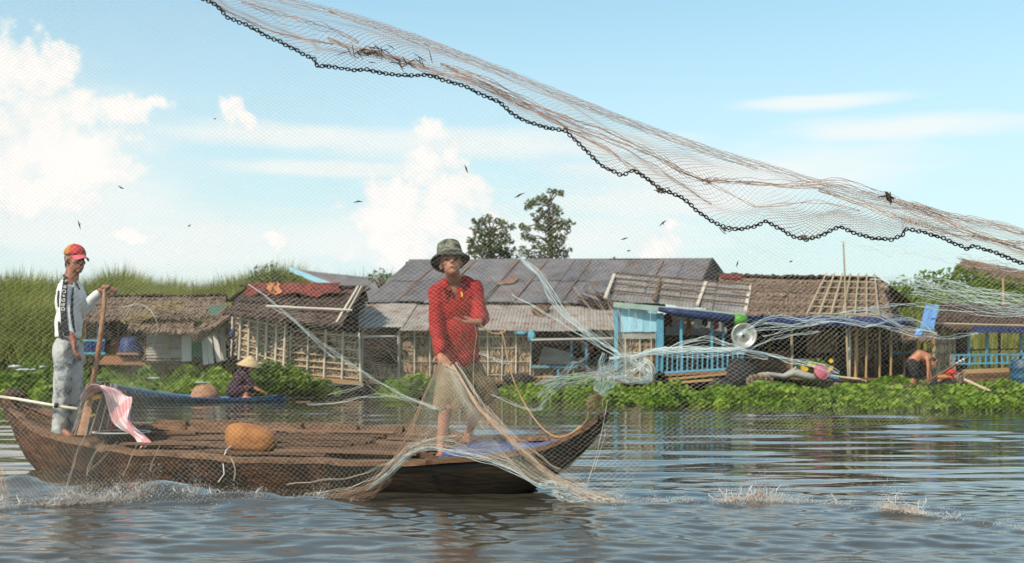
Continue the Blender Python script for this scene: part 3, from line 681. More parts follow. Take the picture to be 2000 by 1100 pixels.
# ================================================================== H1: low thatched shack on the left
def shack():
    d = 29.5; h = thing('thatched_shack', P(300, 705, d), 'low shack with sagging thatch roof, tin and board walls and a green door', 'house')
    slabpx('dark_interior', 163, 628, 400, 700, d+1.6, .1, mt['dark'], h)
    slabpx('floor', 160, 698, 450, 709, d, 2.5, mt['darkwood'], h)
    for i, px in enumerate((168, 232, 283)): pole('post', P(px, 712, d), P(px, 625, d), .035, mt['wood'], h)
    pole('post', P(190, 690, d-.05), P(192, 622, d-.05), .03, mt['blue'], h)
    pole('rail', P(163, 688, d-.1), P(282, 655, d-.1), .025, mt['wood'], h)
    for k in range(7):
        y = 628+k*11; mb = MB(); R_ = []
        for j in range(2):
            R_.append([P(283+i*2.4, y+11.5*j, d+(.04 if (i+k) % 2 else .05))+Vector((0, .012*math.sin(i*1.3+k), 0)) for i in range(31)])
        c = quadp(283, y, 356, y+11, d); 
        rows = [[quad_pt(c, i/24, v)+Vector((0, -.01*math.sin(v*12.6)-.012*(k % 2)+.01*mnoise.noise(Vector((i*.3, k, 0))), 0)) for i in range(25)] for v in np.linspace(0, 1.08, 9)]
        mb = MB(); mb.grid(rows); mb.build('tin_sheet', mt['tin_pale'], h)
    pole('prop', P(322, 705, d-.1), P(333, 632, d-.1), .02, mt['bamboo'], h)
    plank_wall(h, quadp(355, 632, 374, 706, d-.03), 3, mt['white'], seed=3)
    dr = slabpx('door', 374, 645, 399, 705, d+.1, .05, mt['green_paint'], h)
    for k in range(3): board('door_board', P(378+k*8, 704, d+.07), P(378+k*8, 647, d+.07), .095, .015, mt['green_paint'], dr, up=(0, -1, 0))
    for (a, b) in (((402, 712), (398, 648)), ((413, 710), (407, 640)), ((428, 707), (418, 636)), ((438, 704), (434, 640))):
        board('leaning_board', P(*a, d-.15), P(*b, d-.05), .13, .02, mt['white'] if a[0] < 430 else mt['tin_pale'], h, up=(0, -1, 0))
    leaf_wall(h, quadp(398, 630, 455, 708, d+.1), 5, mt['leafwall'], seed=5)
    # roof: two slopes, front sagging with a lower apron
    thatch_roof(h, [P(158, 628, d-.3), P(444, 618, d-.3), P(440, 579, d+1.6), P(163, 579, d+1.6)], 6, mt['thatch'], seed=11, sag=.03)
    thatch_roof(h, [P(250, 645, d-.7), P(380, 650, d-.7), P(378, 618, d-.1), P(262, 618, d-.1)], 3, mt['thatch'], seed=12)
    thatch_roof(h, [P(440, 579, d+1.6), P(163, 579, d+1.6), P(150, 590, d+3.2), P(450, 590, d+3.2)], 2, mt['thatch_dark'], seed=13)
    slabpx('gable_board', 408, 596, 446, 618, d-.35, .05, mt['green_grey'], h)
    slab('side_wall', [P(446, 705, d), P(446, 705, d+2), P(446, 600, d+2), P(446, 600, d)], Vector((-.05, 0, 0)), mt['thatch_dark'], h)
    # awning sloping down to the left of the bamboo house
    thatch_roof(h, [P(378, 655, d-.9), P(398, 664, d-.9), P(470, 612, d-.7), P(452, 600, d-.7)], 1, mt['thatch'], seed=14, n=20, fringe=.1)
    thatch_roof(h, [P(378, 656, d-1.0), P(450, 622, d-1.0), P(446, 596, d-.3), P(400, 628, d-.3)], 3, mt['thatch'], seed=15, n=30, fringe=.1)
    pole('strut', P(408, 640, d-1.0), P(450, 672, d-1.0), .03, mt['darkwood'], h)
    # branches dumped on the thatch
    rr = random.Random(5); mb = MB()
    for k in range(70):
        a = Vector((rr.uniform(235, 345), 0, 0)); px = a.x; py = lerp(628, 590, (px-235)/110.)+rr.gauss(0, 5)
        p = P(px, py, d-.5); L = rr.uniform(.15, .6); dr_ = Vector((rr.uniform(.2, 1), rr.uniform(-.3, .3), rr.uniform(-.25, .5)))
        mb.tube([p, p+dr_*L*.5+Vector((0, 0, rr.uniform(-.04, .04))), p+dr_*L], rr.uniform(.006, .018), 4)
    o = mb.build('dry_branches', mt['dryleaf'], None, loc=P(290, 608, d-.5)); tag(o, 'tangle of dry branches lying on the sagging thatch of the low shack', 'branches', kind='stuff')
    del o['kind']
    # goods on the shack's platform
    o = blobby('blue_sheet', P(256, 690, d-1.0), (.36, .3, .42), mt['blue_deep'], None, 4, loc_fix) if False else None
    r = thing('blue_bundle', P(256, 692, d-.9), 'rounded bundle under dark blue plastic sheeting on the shack platform', 'bundle')
    blobby('sheet', P(254, 686, d-.9), (.30, .3, .36), mt['blue_deep'], r, 4); board('tray', P(233, 691, d-1.0), P(276, 691, d-1.0), .5, .05, mt['wood_red'], r)
    bx = thing('blue_box', P(195, 690, d-.2), 'bright blue crate standing behind the oar on the shack platform', 'crate')
    slabpx('box_side', 163, 664, 204, 690, d-.3, .35, mt['canoe_blue'], bx)
    for k in range(5): slabpx('slot', 166+k*8, 668, 172+k*8, 686, d-.33, .02, mt['blue_deep'], bx)
    for k in range(2): slabpx('edge_strip', 162, 663+25*k, 205, 667+25*k, d-.35, .04, mt['blue'], bx)
    bx = thing('wooden_chest', P(225, 690, d+.3), 'reddish wooden chest in the open shack doorway', 'chest')
    slabpx('chest_body', 203, 663, 232, 692, d+.1, .4, mt['wood_red'], bx); slabpx('lid', 201, 660, 234, 665, d+.05, .45, mt['wood'], bx)
    rf = thing('plank_raft', P(250, 702, d-.8), 'reddish plank landing in front of the open shack', 'raft')
    for k in range(6): board('raft_plank', P(205-k*2, 697+k*2.6, d-.3-k*.18), P(262+k*5, 699+k*2.4, d-.3-k*.18), .17, .06, mt['wood_red'], rf)
shack()
# ================================================================== H2: bamboo lattice house
def lattice_house():
    d = 27.3; h = thing('bamboo_house', P(560, 745, d), 'floating bamboo lattice house with steep dark thatch and red cloth along its ridge', 'house')
    c1 = [P(455, 694, d+1.0), P(561, 731, d-.3), P(566, 622, d-.3), P(457, 604, d+1.0)]
    leaf_wall(h, c1, 9, mt['leafwall'], seed=21); lattice(h, c1, 7, 8, mt['bamboo_pale'], r=.03, seed=2)
    c2 = [P(562, 734, d-.1), P(706, 746, d), P(704, 652, d), P(566, 640, d-.1)]
    leaf_wall(h, c2, 7, mt['leafwall'], seed=22); lattice(h, c2, 5, 7, mt['bamboo_pale'], r=.026, seed=3)
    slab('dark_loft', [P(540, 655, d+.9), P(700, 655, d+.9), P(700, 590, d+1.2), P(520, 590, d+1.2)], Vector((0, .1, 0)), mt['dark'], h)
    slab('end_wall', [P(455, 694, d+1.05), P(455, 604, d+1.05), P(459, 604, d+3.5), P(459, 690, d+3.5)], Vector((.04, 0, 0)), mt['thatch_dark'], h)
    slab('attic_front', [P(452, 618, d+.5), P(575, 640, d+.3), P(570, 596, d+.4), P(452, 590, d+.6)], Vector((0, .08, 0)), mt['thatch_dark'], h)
    for y in (622, 634): pole('loft_beam', P(565, y, d+.2), P(690, y+6, d+.2), .03, mt['wood'], h)
    # raft hull
    slab('hull_boards', [P(500, 735, d+.3), P(705, 748, d+.1), P(720, 772, d+.1), P(520, 772, d+.3)], Vector((0, 2.5, 0)), mt['darkwood'], h)
    board('sill_plank', P(560, 735, d-.25), P(708, 749, d-.15), .14, .10, mt['bamboo_orange'], h)
    # roof
    R1 = [P(440, 612, d-.4), P(668, 636, d-.6), P(712, 566, d+1.6), P(486, 562, d+1.9)]
    thatch_roof(h, R1, 7, mt['thatch_dark'], seed=23, fringe=.2, sag=.02)
    thatch_roof(h, [P(712, 566, d+1.6), P(486, 562, d+1.9), P(440, 590, d+3.6), P(720, 590, d+3.6)], 2, mt['thatch_dark'], seed=24)
    pole('eave_pole', P(520, 598, d-.1), P(688, 606, d-.1), .034, mt['bamboo_pale'], h)
    rr = random.Random(8)
    for k in range(7):   # sticks weighing down the right verge
        x0 = rr.uniform(650, 672); pole('verge_stick', P(x0, 640+rr.uniform(-6, 6), d-.75+k*.03), P(698+rr.uniform(-4, 14), 562+rr.uniform(-6, 4), d+1.3), rr.uniform(.018, .032), mt['bamboo_pale'] if k % 2 else mt['wood'], h)
    pole('ridge_stick', P(690, 580, d+1.0), P(722, 564, d+1.2), .03, mt['darkwood'], h); pole('ridge_pole', P(468, 558, d+1.7), P(716, 560, d+1.5), .03, mt['darkwood'], h)
    for (a, b, m_, s) in ((480, 560, 'red_cloth', 1), (520, 548, 'orange_cloth', 2), (556, 664, 'red_cloth', 3)):
        rows = []; 
        for i in range(16):
            u = i/15; px = lerp(a, b, u); r = []
            for j in range(7):
                v = j/6; r.append(P(px+3*math.sin(i+j), lerp(560, 583+4*math.sin(u*9+s), v), lerp(d+1.5, d+.85, v))+Vector((0, 0, .03*mnoise.noise(Vector((i*.7, j*.8, s)))+.10)))
            rows.append(r)
        mb = MB(); mb.grid(rows); mb.build('ridge_cloth', mt[m_], h, smooth=True)
    cl = thing('blue_cloth', P(455, 660, d+.2), 'blue cloth strip knotted round the corner post of the bamboo house', 'cloth')
    mb = MB(); mb.tube([P(456, 600, d+.8), P(457, 640, d+.75), P(453, 655, d+.7), P(457, 672, d+.7), P(452, 705, d+.7)], [.02, .03, .085, .05, .02], 7); mb.build('cloth_strip', mt['blue_deep'], cl, smooth=True)
lattice_house()
# ================================================================== H3: large tin-roofed floating house
mt['rustline'] = M('rust_streak', (.24,.12,.06), (.16,.10,.07), (3,3,3), .8, .2, rnd=.1)
def tin_house():
    d = 29.0; h = thing('tin_roofed_house', P(950, 770, d), 'long floating house under a big grey tin roof with a lower rusty verandah roof', 'house')
    E = d+2.3; Rg = d+5.6
    main = [P(712, 590, E), P(1352, 594, E), P(1389, 508, Rg), P(800, 511, Rg)]
    tin_roof(h, main, 11, mt['tin'], waves=9, seed=3, amp=.010, rows=2)
    tin_roof(h, [P(1389, 508, Rg), P(800, 511, Rg), P(770, 590, Rg+3.3), P(1450, 590, Rg+3.3)], 6, mt['tin'], waves=5, seed=4)
    for k, u in enumerate((.10, .215, .36, .455, .60, .84)):
        board('rust_seam', quad_pt(main, u, .02)+Vector((0, -.03, .05)), quad_pt(main, u+.004, .97)+Vector((0, -.03, .05)), .025+.02*(k % 2), .012, mt['rustline'], h)
    slab('rust_patch', [quad_pt(main, .36, .36)+Vector((0, 0, .05)), quad_pt(main, .41, .40)+Vector((0, 0, .05)), quad_pt(main, .415, .52)+Vector((0, 0, .05)), quad_pt(main, .365, .46)+Vector((0, 0, .05))], Vector((0, -.005, .012)), mt['rustline'], h)
    board('ridge_cap', P(798, 510, Rg-.02), P(1392, 507.5, Rg-.02), .22, .03, mt['tin'], h, up=(0, -.5, 1))
    slab('gable_wall', [P(1352, 596, E+.05), P(1389, 511, Rg), P(1448, 592, Rg+3.2)], Vector((-.06, 0, 0)), mt['darkwood'], h)
    board('verge_board', P(1356, 590, E), P(1391, 508, Rg), .05, .14, mt['darkwood'], h); board('verge_board', P(1391, 508, Rg), P(1434, 566, Rg+2.4), .05, .14, mt['darkwood'], h)
    slab('left_gable', [P(712, 592, E+.05), P(800, 513, Rg), P(770, 592, Rg+3.2)], Vector((.06, 0, 0)), mt['darkwood'], h)
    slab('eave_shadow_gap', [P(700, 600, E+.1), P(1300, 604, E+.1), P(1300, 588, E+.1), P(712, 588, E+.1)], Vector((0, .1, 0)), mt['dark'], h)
    ver = [P(676, 643, d-.4), P(1202, 648, d-.4), P(1196, 599, E-.1), P(716, 595, E-.1)]
    tin_roof(h, ver, 10, mt['tin_rust'], waves=8, seed=5, ragged=.10)
    slab('patch', [P(1038, 610, d+1.2), P(1060, 627, d+.8), P(1074, 600, d+1.6), P(1050, 598, d+1.7)], Vector((0, -.01, .05)), mt['wood'], h)
    # walls below the verandah roof
    def wall(l, r, t=644, b=744, s=1, nv=4, m_='bamboo_pale'):
        c = [P(l, b, d), P(r, b+1, d), P(r, t+2, d), P(l, t, d)]; leaf_wall(h, c, 6, mt['leafwall'], seed=s); lattice(h, c, nv, 4, mt[m_], r=.018, seed=s+40, off=.05)
    wall(702, 709, s=31, nv=2); wall(778, 900, s=32, nv=5); wall(895, 1038, s=33, nv=6)
    for l, r, s in ((708, 778, 34), (1036, 1200, 35)):
        c = [P(l, 745, d), P(r, 745, d), P(r, 714, d), P(l, 713, d)]; leaf_wall(h, c, 2, mt['leafwall'], seed=s); lattice(h, c, 3, 2, mt['bamboo'], r=.015, seed=s)
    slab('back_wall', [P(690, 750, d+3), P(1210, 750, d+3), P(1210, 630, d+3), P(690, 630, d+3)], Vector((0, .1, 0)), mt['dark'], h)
    slab('floor', [P(690, 743, d), P(1210, 743, d), P(1210, 748, d), P(690, 748, d)], Vector((0, 3, 0)), mt['darkwood'], h)
    # left window with propped shutter edge
    w = slabpx('window', 706, 655, 779, 658, d-.08, .04, mt['white'], h)
    board('awning', P(702, 660, d-.4), P(770, 656, d-.4), .22, .02, mt['white'], w); pole('window_bar', P(711, 679, d+.05), P(752, 679, d+.05), .015, mt['bamboo_orange'], w)
    pole('window_bar', P(740, 661, d+.03), P(775, 707, d-.08), .018, mt['bamboo'], w); board('sill', P(706, 713, d-.06), P(780, 713, d-.06), .08, .04, mt['wood'], w)
    for px in (707, 778): pole('jamb', P(px, 745, d-.1), P(px, 648, d-.1), .028, mt['bamboo_pale'], w)
    # large shop window
    w = slabpx('shop_window', 1035, 660, 1197, 664, d-.1, .05, mt['white'], h)
    board('awning', P(1037, 664, d-.55), P(1196, 660, d-.5), .30, .03, mt['white'], w)
    board('sill', P(1036, 717, d-.1), P(1128, 717, d-.1), .12, .05, mt['blue'], w)
    for px, m_ in ((1037, 'blue'), (1116, 'blue'), (1145, 'blue')): board('mullion', P(px, 718, d), P(px, 664, d), .07, .06, mt[m_], w)
    board('bracket', P(1090, 735, d-.1), P(1090, 717, d-.1), .07, .05, mt['blue'], w)
    rr = random.Random(12)
    gd = thing('shop_goods', P(1150, 705, d+.9), 'crowded shelf of goods inside the open shop window of the tin roofed house', 'shelf')
    board('shelf_board', P(1045, 716, d+.7), P(1196, 716, d+.7), .5, .04, mt['wood'], gd); board('shelf_board', P(1120, 688, d+.8), P(1196, 688, d+.8), .4, .03, mt['wood'], gd)
    cols_ = ['wood_red', 'white', 'blue_deep', 'pink', 'bamboo', 'tin_pale', 'red_cloth', 'wood', 'green_grey']
    for k in range(26):
        px = rr.uniform(1050, 1192); base = 713 if rr.random() < .6 or px < 1120 else 686; hh = rr.uniform(8, 20); ww = rr.uniform(5, 14)
        slabpx('packet', px, base-hh, px+ww, base, d+.62+.2*rr.random(), .2, mt[rr.choice(cols_)], gd)
    slab('grey_screen', [P(1050, 712, d+.45), P(1130, 712, d+.35), P(1112, 688, d+.4), P(1062, 676, d+.5)], Vector((0, .02, 0)), mt['tin_pale'], gd)
    bl = thing('blue_rag', P(1022, 656, d-.15), 'small bright blue rag hanging under the rusty verandah eave', 'rag')
    blobby('rag', P(1038, 656, d-.5), (.09, .05, .14), mt['blue'], bl, 3, .4, 2.5, False); blobby('rag', P(1018, 651, d-.5), (.16, .05, .05), mt['blue'], bl, 6, .5, 2.5, False)
    # pontoon
    slab('pontoon', [P(590, 772, d+.1), P(1290, 772, d+.1), P(1290, 747, d+.1), P(590, 745, d+.1)], Vector((0, 5, 0)), mt['darkwood'], h)
    for k, (a, b) in enumerate(((600, 830), (825, 1060), (1050, 1290))): board('fender_log', P(a, 746, d-.05), P(b, 747, d-.05), .16, .08, mt['wood'] if k else mt['bamboo_orange'], h)
    sp = thing('dark_bush_bundle', P(1005, 750, d-.4), 'dark round bundle on the pontoon edge below the lattice wall', 'bundle'); blobby('bundle_body', P(1012, 742, d-.35), (.4, .3, .17), mt['rubber'], sp, 8)
    # dry palm fronds on the roof
    mb = MB(); rr = random.Random(6)
    for k in range(46):
        a = P(lerp(1128, 1180, rr.random()), lerp(570, 596, rr.random()), E-.5+.3*rr.random()); L = rr.uniform(.4, 1.0)
        mb.tube([a, a+Vector((L*.55, -.1, -.22*L)), a+Vector((L, -.2, -.36*L))], [.02, .016, .004], 4)
    o = mb.build('dry_palm_fronds', mt['thatch_dark'], None, loc=P(1150, 583, E-.4)); tag(o, 'dark dry palm fronds lying on the grey tin roof beside the blue porch house', 'fronds')
tin_house()
def back_roof():
    d = 36.0; h = thing('rear_tin_shed', P(660, 640, d), 'grey tin roofed shed with pale blue edge, standing behind the bamboo house', 'shed')
    c = [P(650, 592, d), P(790, 600, d), P(745, 548, d+3), P(566, 526, d+3)]
    tin_roof(h, [P(640, 572, d), P(770, 600, d), P(745, 545, d+3), P(566, 526, d+3)], 5, mt['tin'], waves=7, seed=9)
    board('barge_board', P(566, 526, d+2.9), P(652, 560, d+.2), .05, .16, mt['blue_pale'], h)
    slab('wall', [P(640, 700, d+.6), P(790, 700, d+.6), P(770, 600, d+.6), P(645, 574, d+.6)], Vector((0, .1, 0)), mt['darkwood'], h)
back_roof()
# ================================================================== H4: blue porch house
def porch_house():
    d = 26.0; h = thing('blue_porch_house', P(1340, 760, d), 'small floating house with blue railed porch and tilted tin sheet roof', 'house')
    rf = [P(1184, 586, d-.3), P(1457, 613, d-.6), P(1466, 560, d+1.4), P(1201, 538, d+1.8)]
    tin_roof(h, rf, 8, mt['tin_grey'], waves=5, seed=15, rows=3, amp=.010)
    for (a, b) in (((1200, 540), (1182, 586)), ((1290, 551), (1278, 592)), ((1379, 555), (1362, 600)), ((1465, 560), (1456, 612))):
        board('roof_batten', P(*a, d+1.35)+Vector((0, 0, .05)), P(*b, d-.5)+Vector((0, 0, .05)), .07, .04, mt['bamboo_pale'] if b[0] != 1278 else mt['wood'], h)
    for k, v in enumerate((.25, .5, .75, .97)):
        board('roof_batten', quad_pt(rf, .0, v)+Vector((0, -.04, .08)), quad_pt(rf, 1, v-.03)+Vector((0, -.04, .08)), .06, .03, mt['wood'], h)
    slab('fascia', [P(1198, 600, d-.35), P(1456, 623, d-.6), P(1456, 612, d-.6), P(1198, 590, d-.35)], Vector((0, .05, 0)), mt['fascia'], h)
    plank_wall(h, quadp(1201, 600, 1284, 648, d-.2), 6, mt['blue_pale'], seed=4)
    board('corner_post', P(1203, 718, d-.26), P(1203, 598, d-.26), .08, .08, mt['blue'], h)
    slabpx('lower_wall', 1204, 648, 1280, 662, d-.18, .05, mt['tin_pale'], h)
    leaf_wall(h, quadp(1204, 660, 1280, 745, d-.1), 5, mt['leafwall'], seed=41)
    for px in (1222, 1250, 1272): pole('stud', P(px, 745, d-.2), P(px, 660, d-.2), .015, mt['bamboo_pale'], h)
    slab('back_wall', [P(1284, 740, d+2.6), P(1470, 740, d+2.6), P(1470, 615, d+2.6), P(1284, 615, d+2.6)], Vector((0, .1, 0)), mt['darkwood'], h)
    slab('side_wall', [P(1284, 740, d-.1), P(1284, 740, d+2.6), P(1284, 610, d+2.6), P(1284, 602, d-.1)], Vector((-.04, 0, 0)), mt['blue'], h)
    slab('opening', [P(1300, 655, d+2.5), P(1420, 655, d+2.5), P(1420, 628, d+2.5), P(1300, 630, d+2.5)], Vector((0, .05, 0)), mt['tin_pale'], h)
    for px, w in ((1289, .16), (1330, .055), (1390, .05), (1412, .05), (1449, .075)): board('porch_post', P(px, 725, d-.25), P(px, 612, d-.25), w, .06, mt['blue'], h, up=(0, -1, 0))
    # floor and hull
    slab('porch_floor', [P(1275, 727, d-.3), P(1456, 727, d-.3), P(1456, 732, d-.3), P(1275, 732, d-.3)], Vector((0, 3, 0)), mt['darkwood'], h)
    rail = board('railing', P(1278, 689, d-.35), P(1454, 686, d-.35), .05, .04, mt['blue'], h, up=(0, -1, 0))
    board('lower_rail', P(1298, 728, d-.36), P(1448, 719, d-.36), .05, .04, mt['blue'], h, up=(0, -1, 0))
    for i in range(18):
        px = lerp(1283, 1450, i/17); board('baluster', P(px, lerp(728, 719, i/17), d-.34), P(px+1, 688, d-.34), .03, .03, mt['blue'], h, up=(0, -1, 0))
    rows = []
    for i in range(15):
        u = i/14; px = lerp(1290, 1462, u); r = []
        for k in range(9):
            a = math.pi*k/8; r.append(P(px, 731, d)+Vector((0, -.45*math.cos(a)*1.0+.4, -.52*math.sin(a)*(.55+.45*math.sin(math.pi*min(1, .2+u))))))
        rows.append(r)
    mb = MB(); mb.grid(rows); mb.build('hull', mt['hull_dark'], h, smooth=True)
    for (a, b) in (((1306, 741), (1440, 728)), ((1304, 749), (1405, 741)), ((1300, 733), (1450, 724))): board('hull_strip', P(*a, d-.5), P(*b, d-.52), .05, .04, mt['bamboo_orange'] if a[1] > 735 else mt['wood_red'], h, up=(0, -1, 0))
    # rolled tarpaulin along the eave
    t = thing('rolled_tarpaulin', P(1370, 620, d-.5), 'long blue rolled tarpaulin with green end tied under the porch eave', 'tarpaulin')
    mb = MB(); mb.tube([P(1286, 604, d-.42), P(1320, 610, d-.5), P(1370, 616, d-.52), P(1436, 624, d-.55)], [.05, .085, .10, .11], 9); mb.build('roll', mt['blue_deep'], t, smooth=True)
    mb = MB(); mb.tube([P(1434, 624, d-.58), P(1446, 625, d-.58), P(1458, 627, d-.58)], [.125, .13, .10], 9); mb.build('green_end', M('green_plastic', (.08,.30,.03), (.05,.2,.02), (5,5,5), .5, .1, rnd=0), t, smooth=True)
    # laundry: each garment its own thing
    rr = random.Random(3)
    items = [(1304, 612, 14, 26, 'red_cloth', 'dark red shirt hung at the left end of the porch line'), (1345, 622, 10, 34, 'wood_red', 'long brown towel hung inside the blue porch'), (1362, 620, 12, 22, 'white', 'pale cloth hung in the middle of the porch line'),
             (1376, 622, 10, 16, 'blue_deep', 'small navy cloth hung on the porch line beside the pale cloth'), (1396, 622, 13, 22, 'pink', 'pink shirt hung toward the right of the porch line'), (1424, 626, 14, 14, 'purple', 'dark purple cloth bunched near the right porch post')]
    for k, (px, py, w, hh, m_, lb) in enumerate(items):
        rows = []
        for i in range(7):
            v = i/6; rows.append([P(px+(j/5-.5)*w*(1+.15*v)+1.2*math.sin(v*5+j), py+hh*v+2*math.sin(j*1.7+k), d+.25)+Vector((0, .05*math.sin(j*1.9+v*2), 0)) for j in range(6)])
        cloth_sheet('hanging_cloth', rows, mt[m_], None, .01, lb, 'cloth', sub=1)['group'] = 'clothes hung on the blue porch'
    # basin hung on the post
    b = thing('aluminium_basin', P(1452, 657, d-.5), 'round shiny aluminium basin hung on the right porch post', 'basin')
    c = P(1451, 656, d-.55)+Vector((0, .0, 0)); rows = []
    for r, y in ((.02, .02), (.14, .0), (.19, -.02), (.24, .10), (.27, .13), (.285, .12)):
        rows.append([c+Vector((math.cos(2*math.pi*k/28)*r, -y, math.sin(2*math.pi*k/28)*r)) for k in range(28)])
    mb = MB(); mb.grid(rows, True); mb.f.append(tuple(range(28))); o = mb.build('basin_body', mt['metal'], b, smooth=True); s = o.modifiers.new('s', 'SOLIDIFY'); s.thickness = .012
    # black shade net bundle hanging over the stern of the porch
    n = thing('black_net_heap', P(1450, 745, d-.6), 'large black shade net heap draped beside the end of the blue porch', 'net heap')
    blobby('heap', P(1447, 742, d-.5), (.40, .35, .46), mt['netcloth_black'], n, 5, .3, 1.6, False); blobby('heap', P(1418, 757, d-.5), (.38, .3, .22), mt['netcloth_black'], n, 7, .3, 1.6, False)
porch_house()
# ================================================================== H5: thatched house with open platform
def thatched_house():
    d = 28.0; h = thing('thatched_house', P(1600, 745, d), 'thatched floating house with bamboo grid laid on its roof and an open post front', 'house')
    R_ = [P(1452, 626, d-.4), P(1748, 634, d-.6), P(1716, 546, d+3.2), P(1404, 542, d+3.2)]
    R2 = [P(1405, 626, d-.1), P(1748, 634, d-.5), P(1718, 546, d+3.2), P(1404, 541, d+3.2)]
    thatch_roof(h, R2, 12, mt['thatch'], seed=51, fringe=.14, n=120)
    thatch_roof(h, [P(1718, 546, d+3.2), P(1404, 541, d+3.2), P(1390, 600, d+6), P(1790, 600, d+6)], 2, mt['thatch_dark'], seed=52)
    # gable: leaf walled triangle seen on the right
    c = [P(1722, 640, d-.2), P(1765, 632, d+4.6), P(1724, 550, d+3.1), P(1718, 549, d+3.0)]
    leaf_wall(h, c, 6, mt['thatch_dark'], seed=53, n=30); 
    for k in range(7): pole('roof_grid', quad_pt(R2, .50+k*.068, .04)+Vector((0, -.08, .16)), quad_pt(R2, .665+k*.05, 1.0)+Vector((0, -.05, .14)), .026, mt['bamboo'], h)
    for k in range(7):
        v = .08+k*.145; pole('roof_grid', quad_pt(R2, .50+.16*v, v)+Vector((0, -.08, .13)), quad_pt(R2, .91+.055*v, v)+Vector((0, -.06, .13)), .018, mt['bamboo'] if k else mt['bamboo_pale'], h)
    slab('ridge_tile', [P(1406, 540, d+3.1), P(1442, 540, d+3.1), P(1450, 549, d+2.8), P(1410, 549, d+2.8)], Vector((0, -.03, .08)), mt['red_cloth'], h)
    mb = MB(); mb.tube([P(1714, 560, d+2.6), P(1726, 562, d+2.5), P(1732, 568, d+2.3)], [.05, .17, .08], 8); mb.build('ridge_knot', mt['thatch'], h, smooth=True)
    # interior
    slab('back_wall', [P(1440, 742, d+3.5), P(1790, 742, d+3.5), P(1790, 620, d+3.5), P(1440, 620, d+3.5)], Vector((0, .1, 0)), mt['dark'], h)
    c = quadp(1460, 686, 1548, 728, d-.1); plank_wall(h, c, 5, mt['wood'], vertical=False, seed=7)
    c = quadp(1575, 645, 1636, 690, d+1.2); leaf_wall(h, c, 3, mt['leafwall'], seed=55)
    c = quadp(1652, 640, 1700, 735, d+.9); leaf_wall(h, c, 5, mt['leafwall'], seed=56)
    c = quadp(1690, 650, 1716, 735, d+.7); leaf_wall(h, c, 4, mt['thatch'], seed=57)
    for px, a, b, r, m_ in ((1547, 640, 728, .035, 'bamboo'), (1472, 632, 740, .03, 'wood'), (1628, 640, 745, .03, 'darkwood'), (1660, 618, 742, .035, 'bamboo_pale'), (1673, 640, 742, .045, 'bamboo_orange'), (1693, 640, 738, .03, 'bamboo_orange'), (1718, 640, 740, .028, 'bamboo_orange'), (1741, 645, 735, .03, 'bamboo_orange'), (1766, 655, 742, .028, 'wood')):
        pole('post', P(px+U(-2, 2), b, d-.2+U(0, .3)), P(px, a, d-.2), r, mt[m_], h)
    slab('floor', [P(1460, 733, d-.2), P(1800, 741, d-.2), P(1800, 747, d-.2), P(1460, 740, d-.2)], Vector((0, 3.6, 0)), mt['wood'], h)
    slab('pontoon', [P(1440, 766, d+.1), P(1830, 766, d+.1), P(1830, 744, d+.1), P(1440, 738, d+.1)], Vector((0, 3.4, 0)), mt['darkwood'], h)
    # lean-to at the right
    thatch_roof(h, [P(1735, 668, d-.3), P(1835, 666, d-.3), P(1830, 645, d+.8), P(1742, 640, d+.8)], 3, mt['thatch'], seed=58, n=40)
    slabpx('low_wall', 1742, 700, 1830, 742, d+1.4, .05, mt['darkwood'], h); pole('lean_to_rail', P(1742, 690, d+.1), P(1832, 686, d+.1), .03, mt['blue'], h)
    for px in (1776, 1801): pole('post', P(px, 742, d+.2), P(px, 655, d+.2), .03, mt['darkwood'], h)
    # blue sheet along the eave
    rows = []
    for i in range(40):
        u = i/39; px = lerp(1456, 1775, u); rows.append([P(px, lerp(618, 638, v)+3*mnoise.noise(Vector((u*14, v*2, 0)))+5*u-2, d-.75)+Vector((0, .06*mnoise.noise(Vector((u*20, v*3, 5)))-.06*math.sin(v*3.14), 0)) for v in (0, .3, .6, 1)])
    cloth_sheet('eave_sheet', rows, mt['blue_deep'], None, .01, 'long wrinkled navy plastic sheet along the eave of the thatched house', 'plastic sheet')
    # tall pole through the roof
    t = thing('tall_pole', P(1655, 740, d-.5), 'very tall thin bamboo pole rising above the thatched roof', 'pole')
    pole('pole_shaft', P(1657, 742, d-.6), P(1647, 472, d-.4), .026, mt['bamboo'], t)
    t2 = thing('thin_pole', P(1905, 620, 31), 'short thin orange pole sticking up beyond the right-hand thatch', 'pole'); pole('pole_shaft', P(1960, 602, 31), P(1959, 545, 31), .035, mt['bamboo_orange'], t2)
thatched_house()
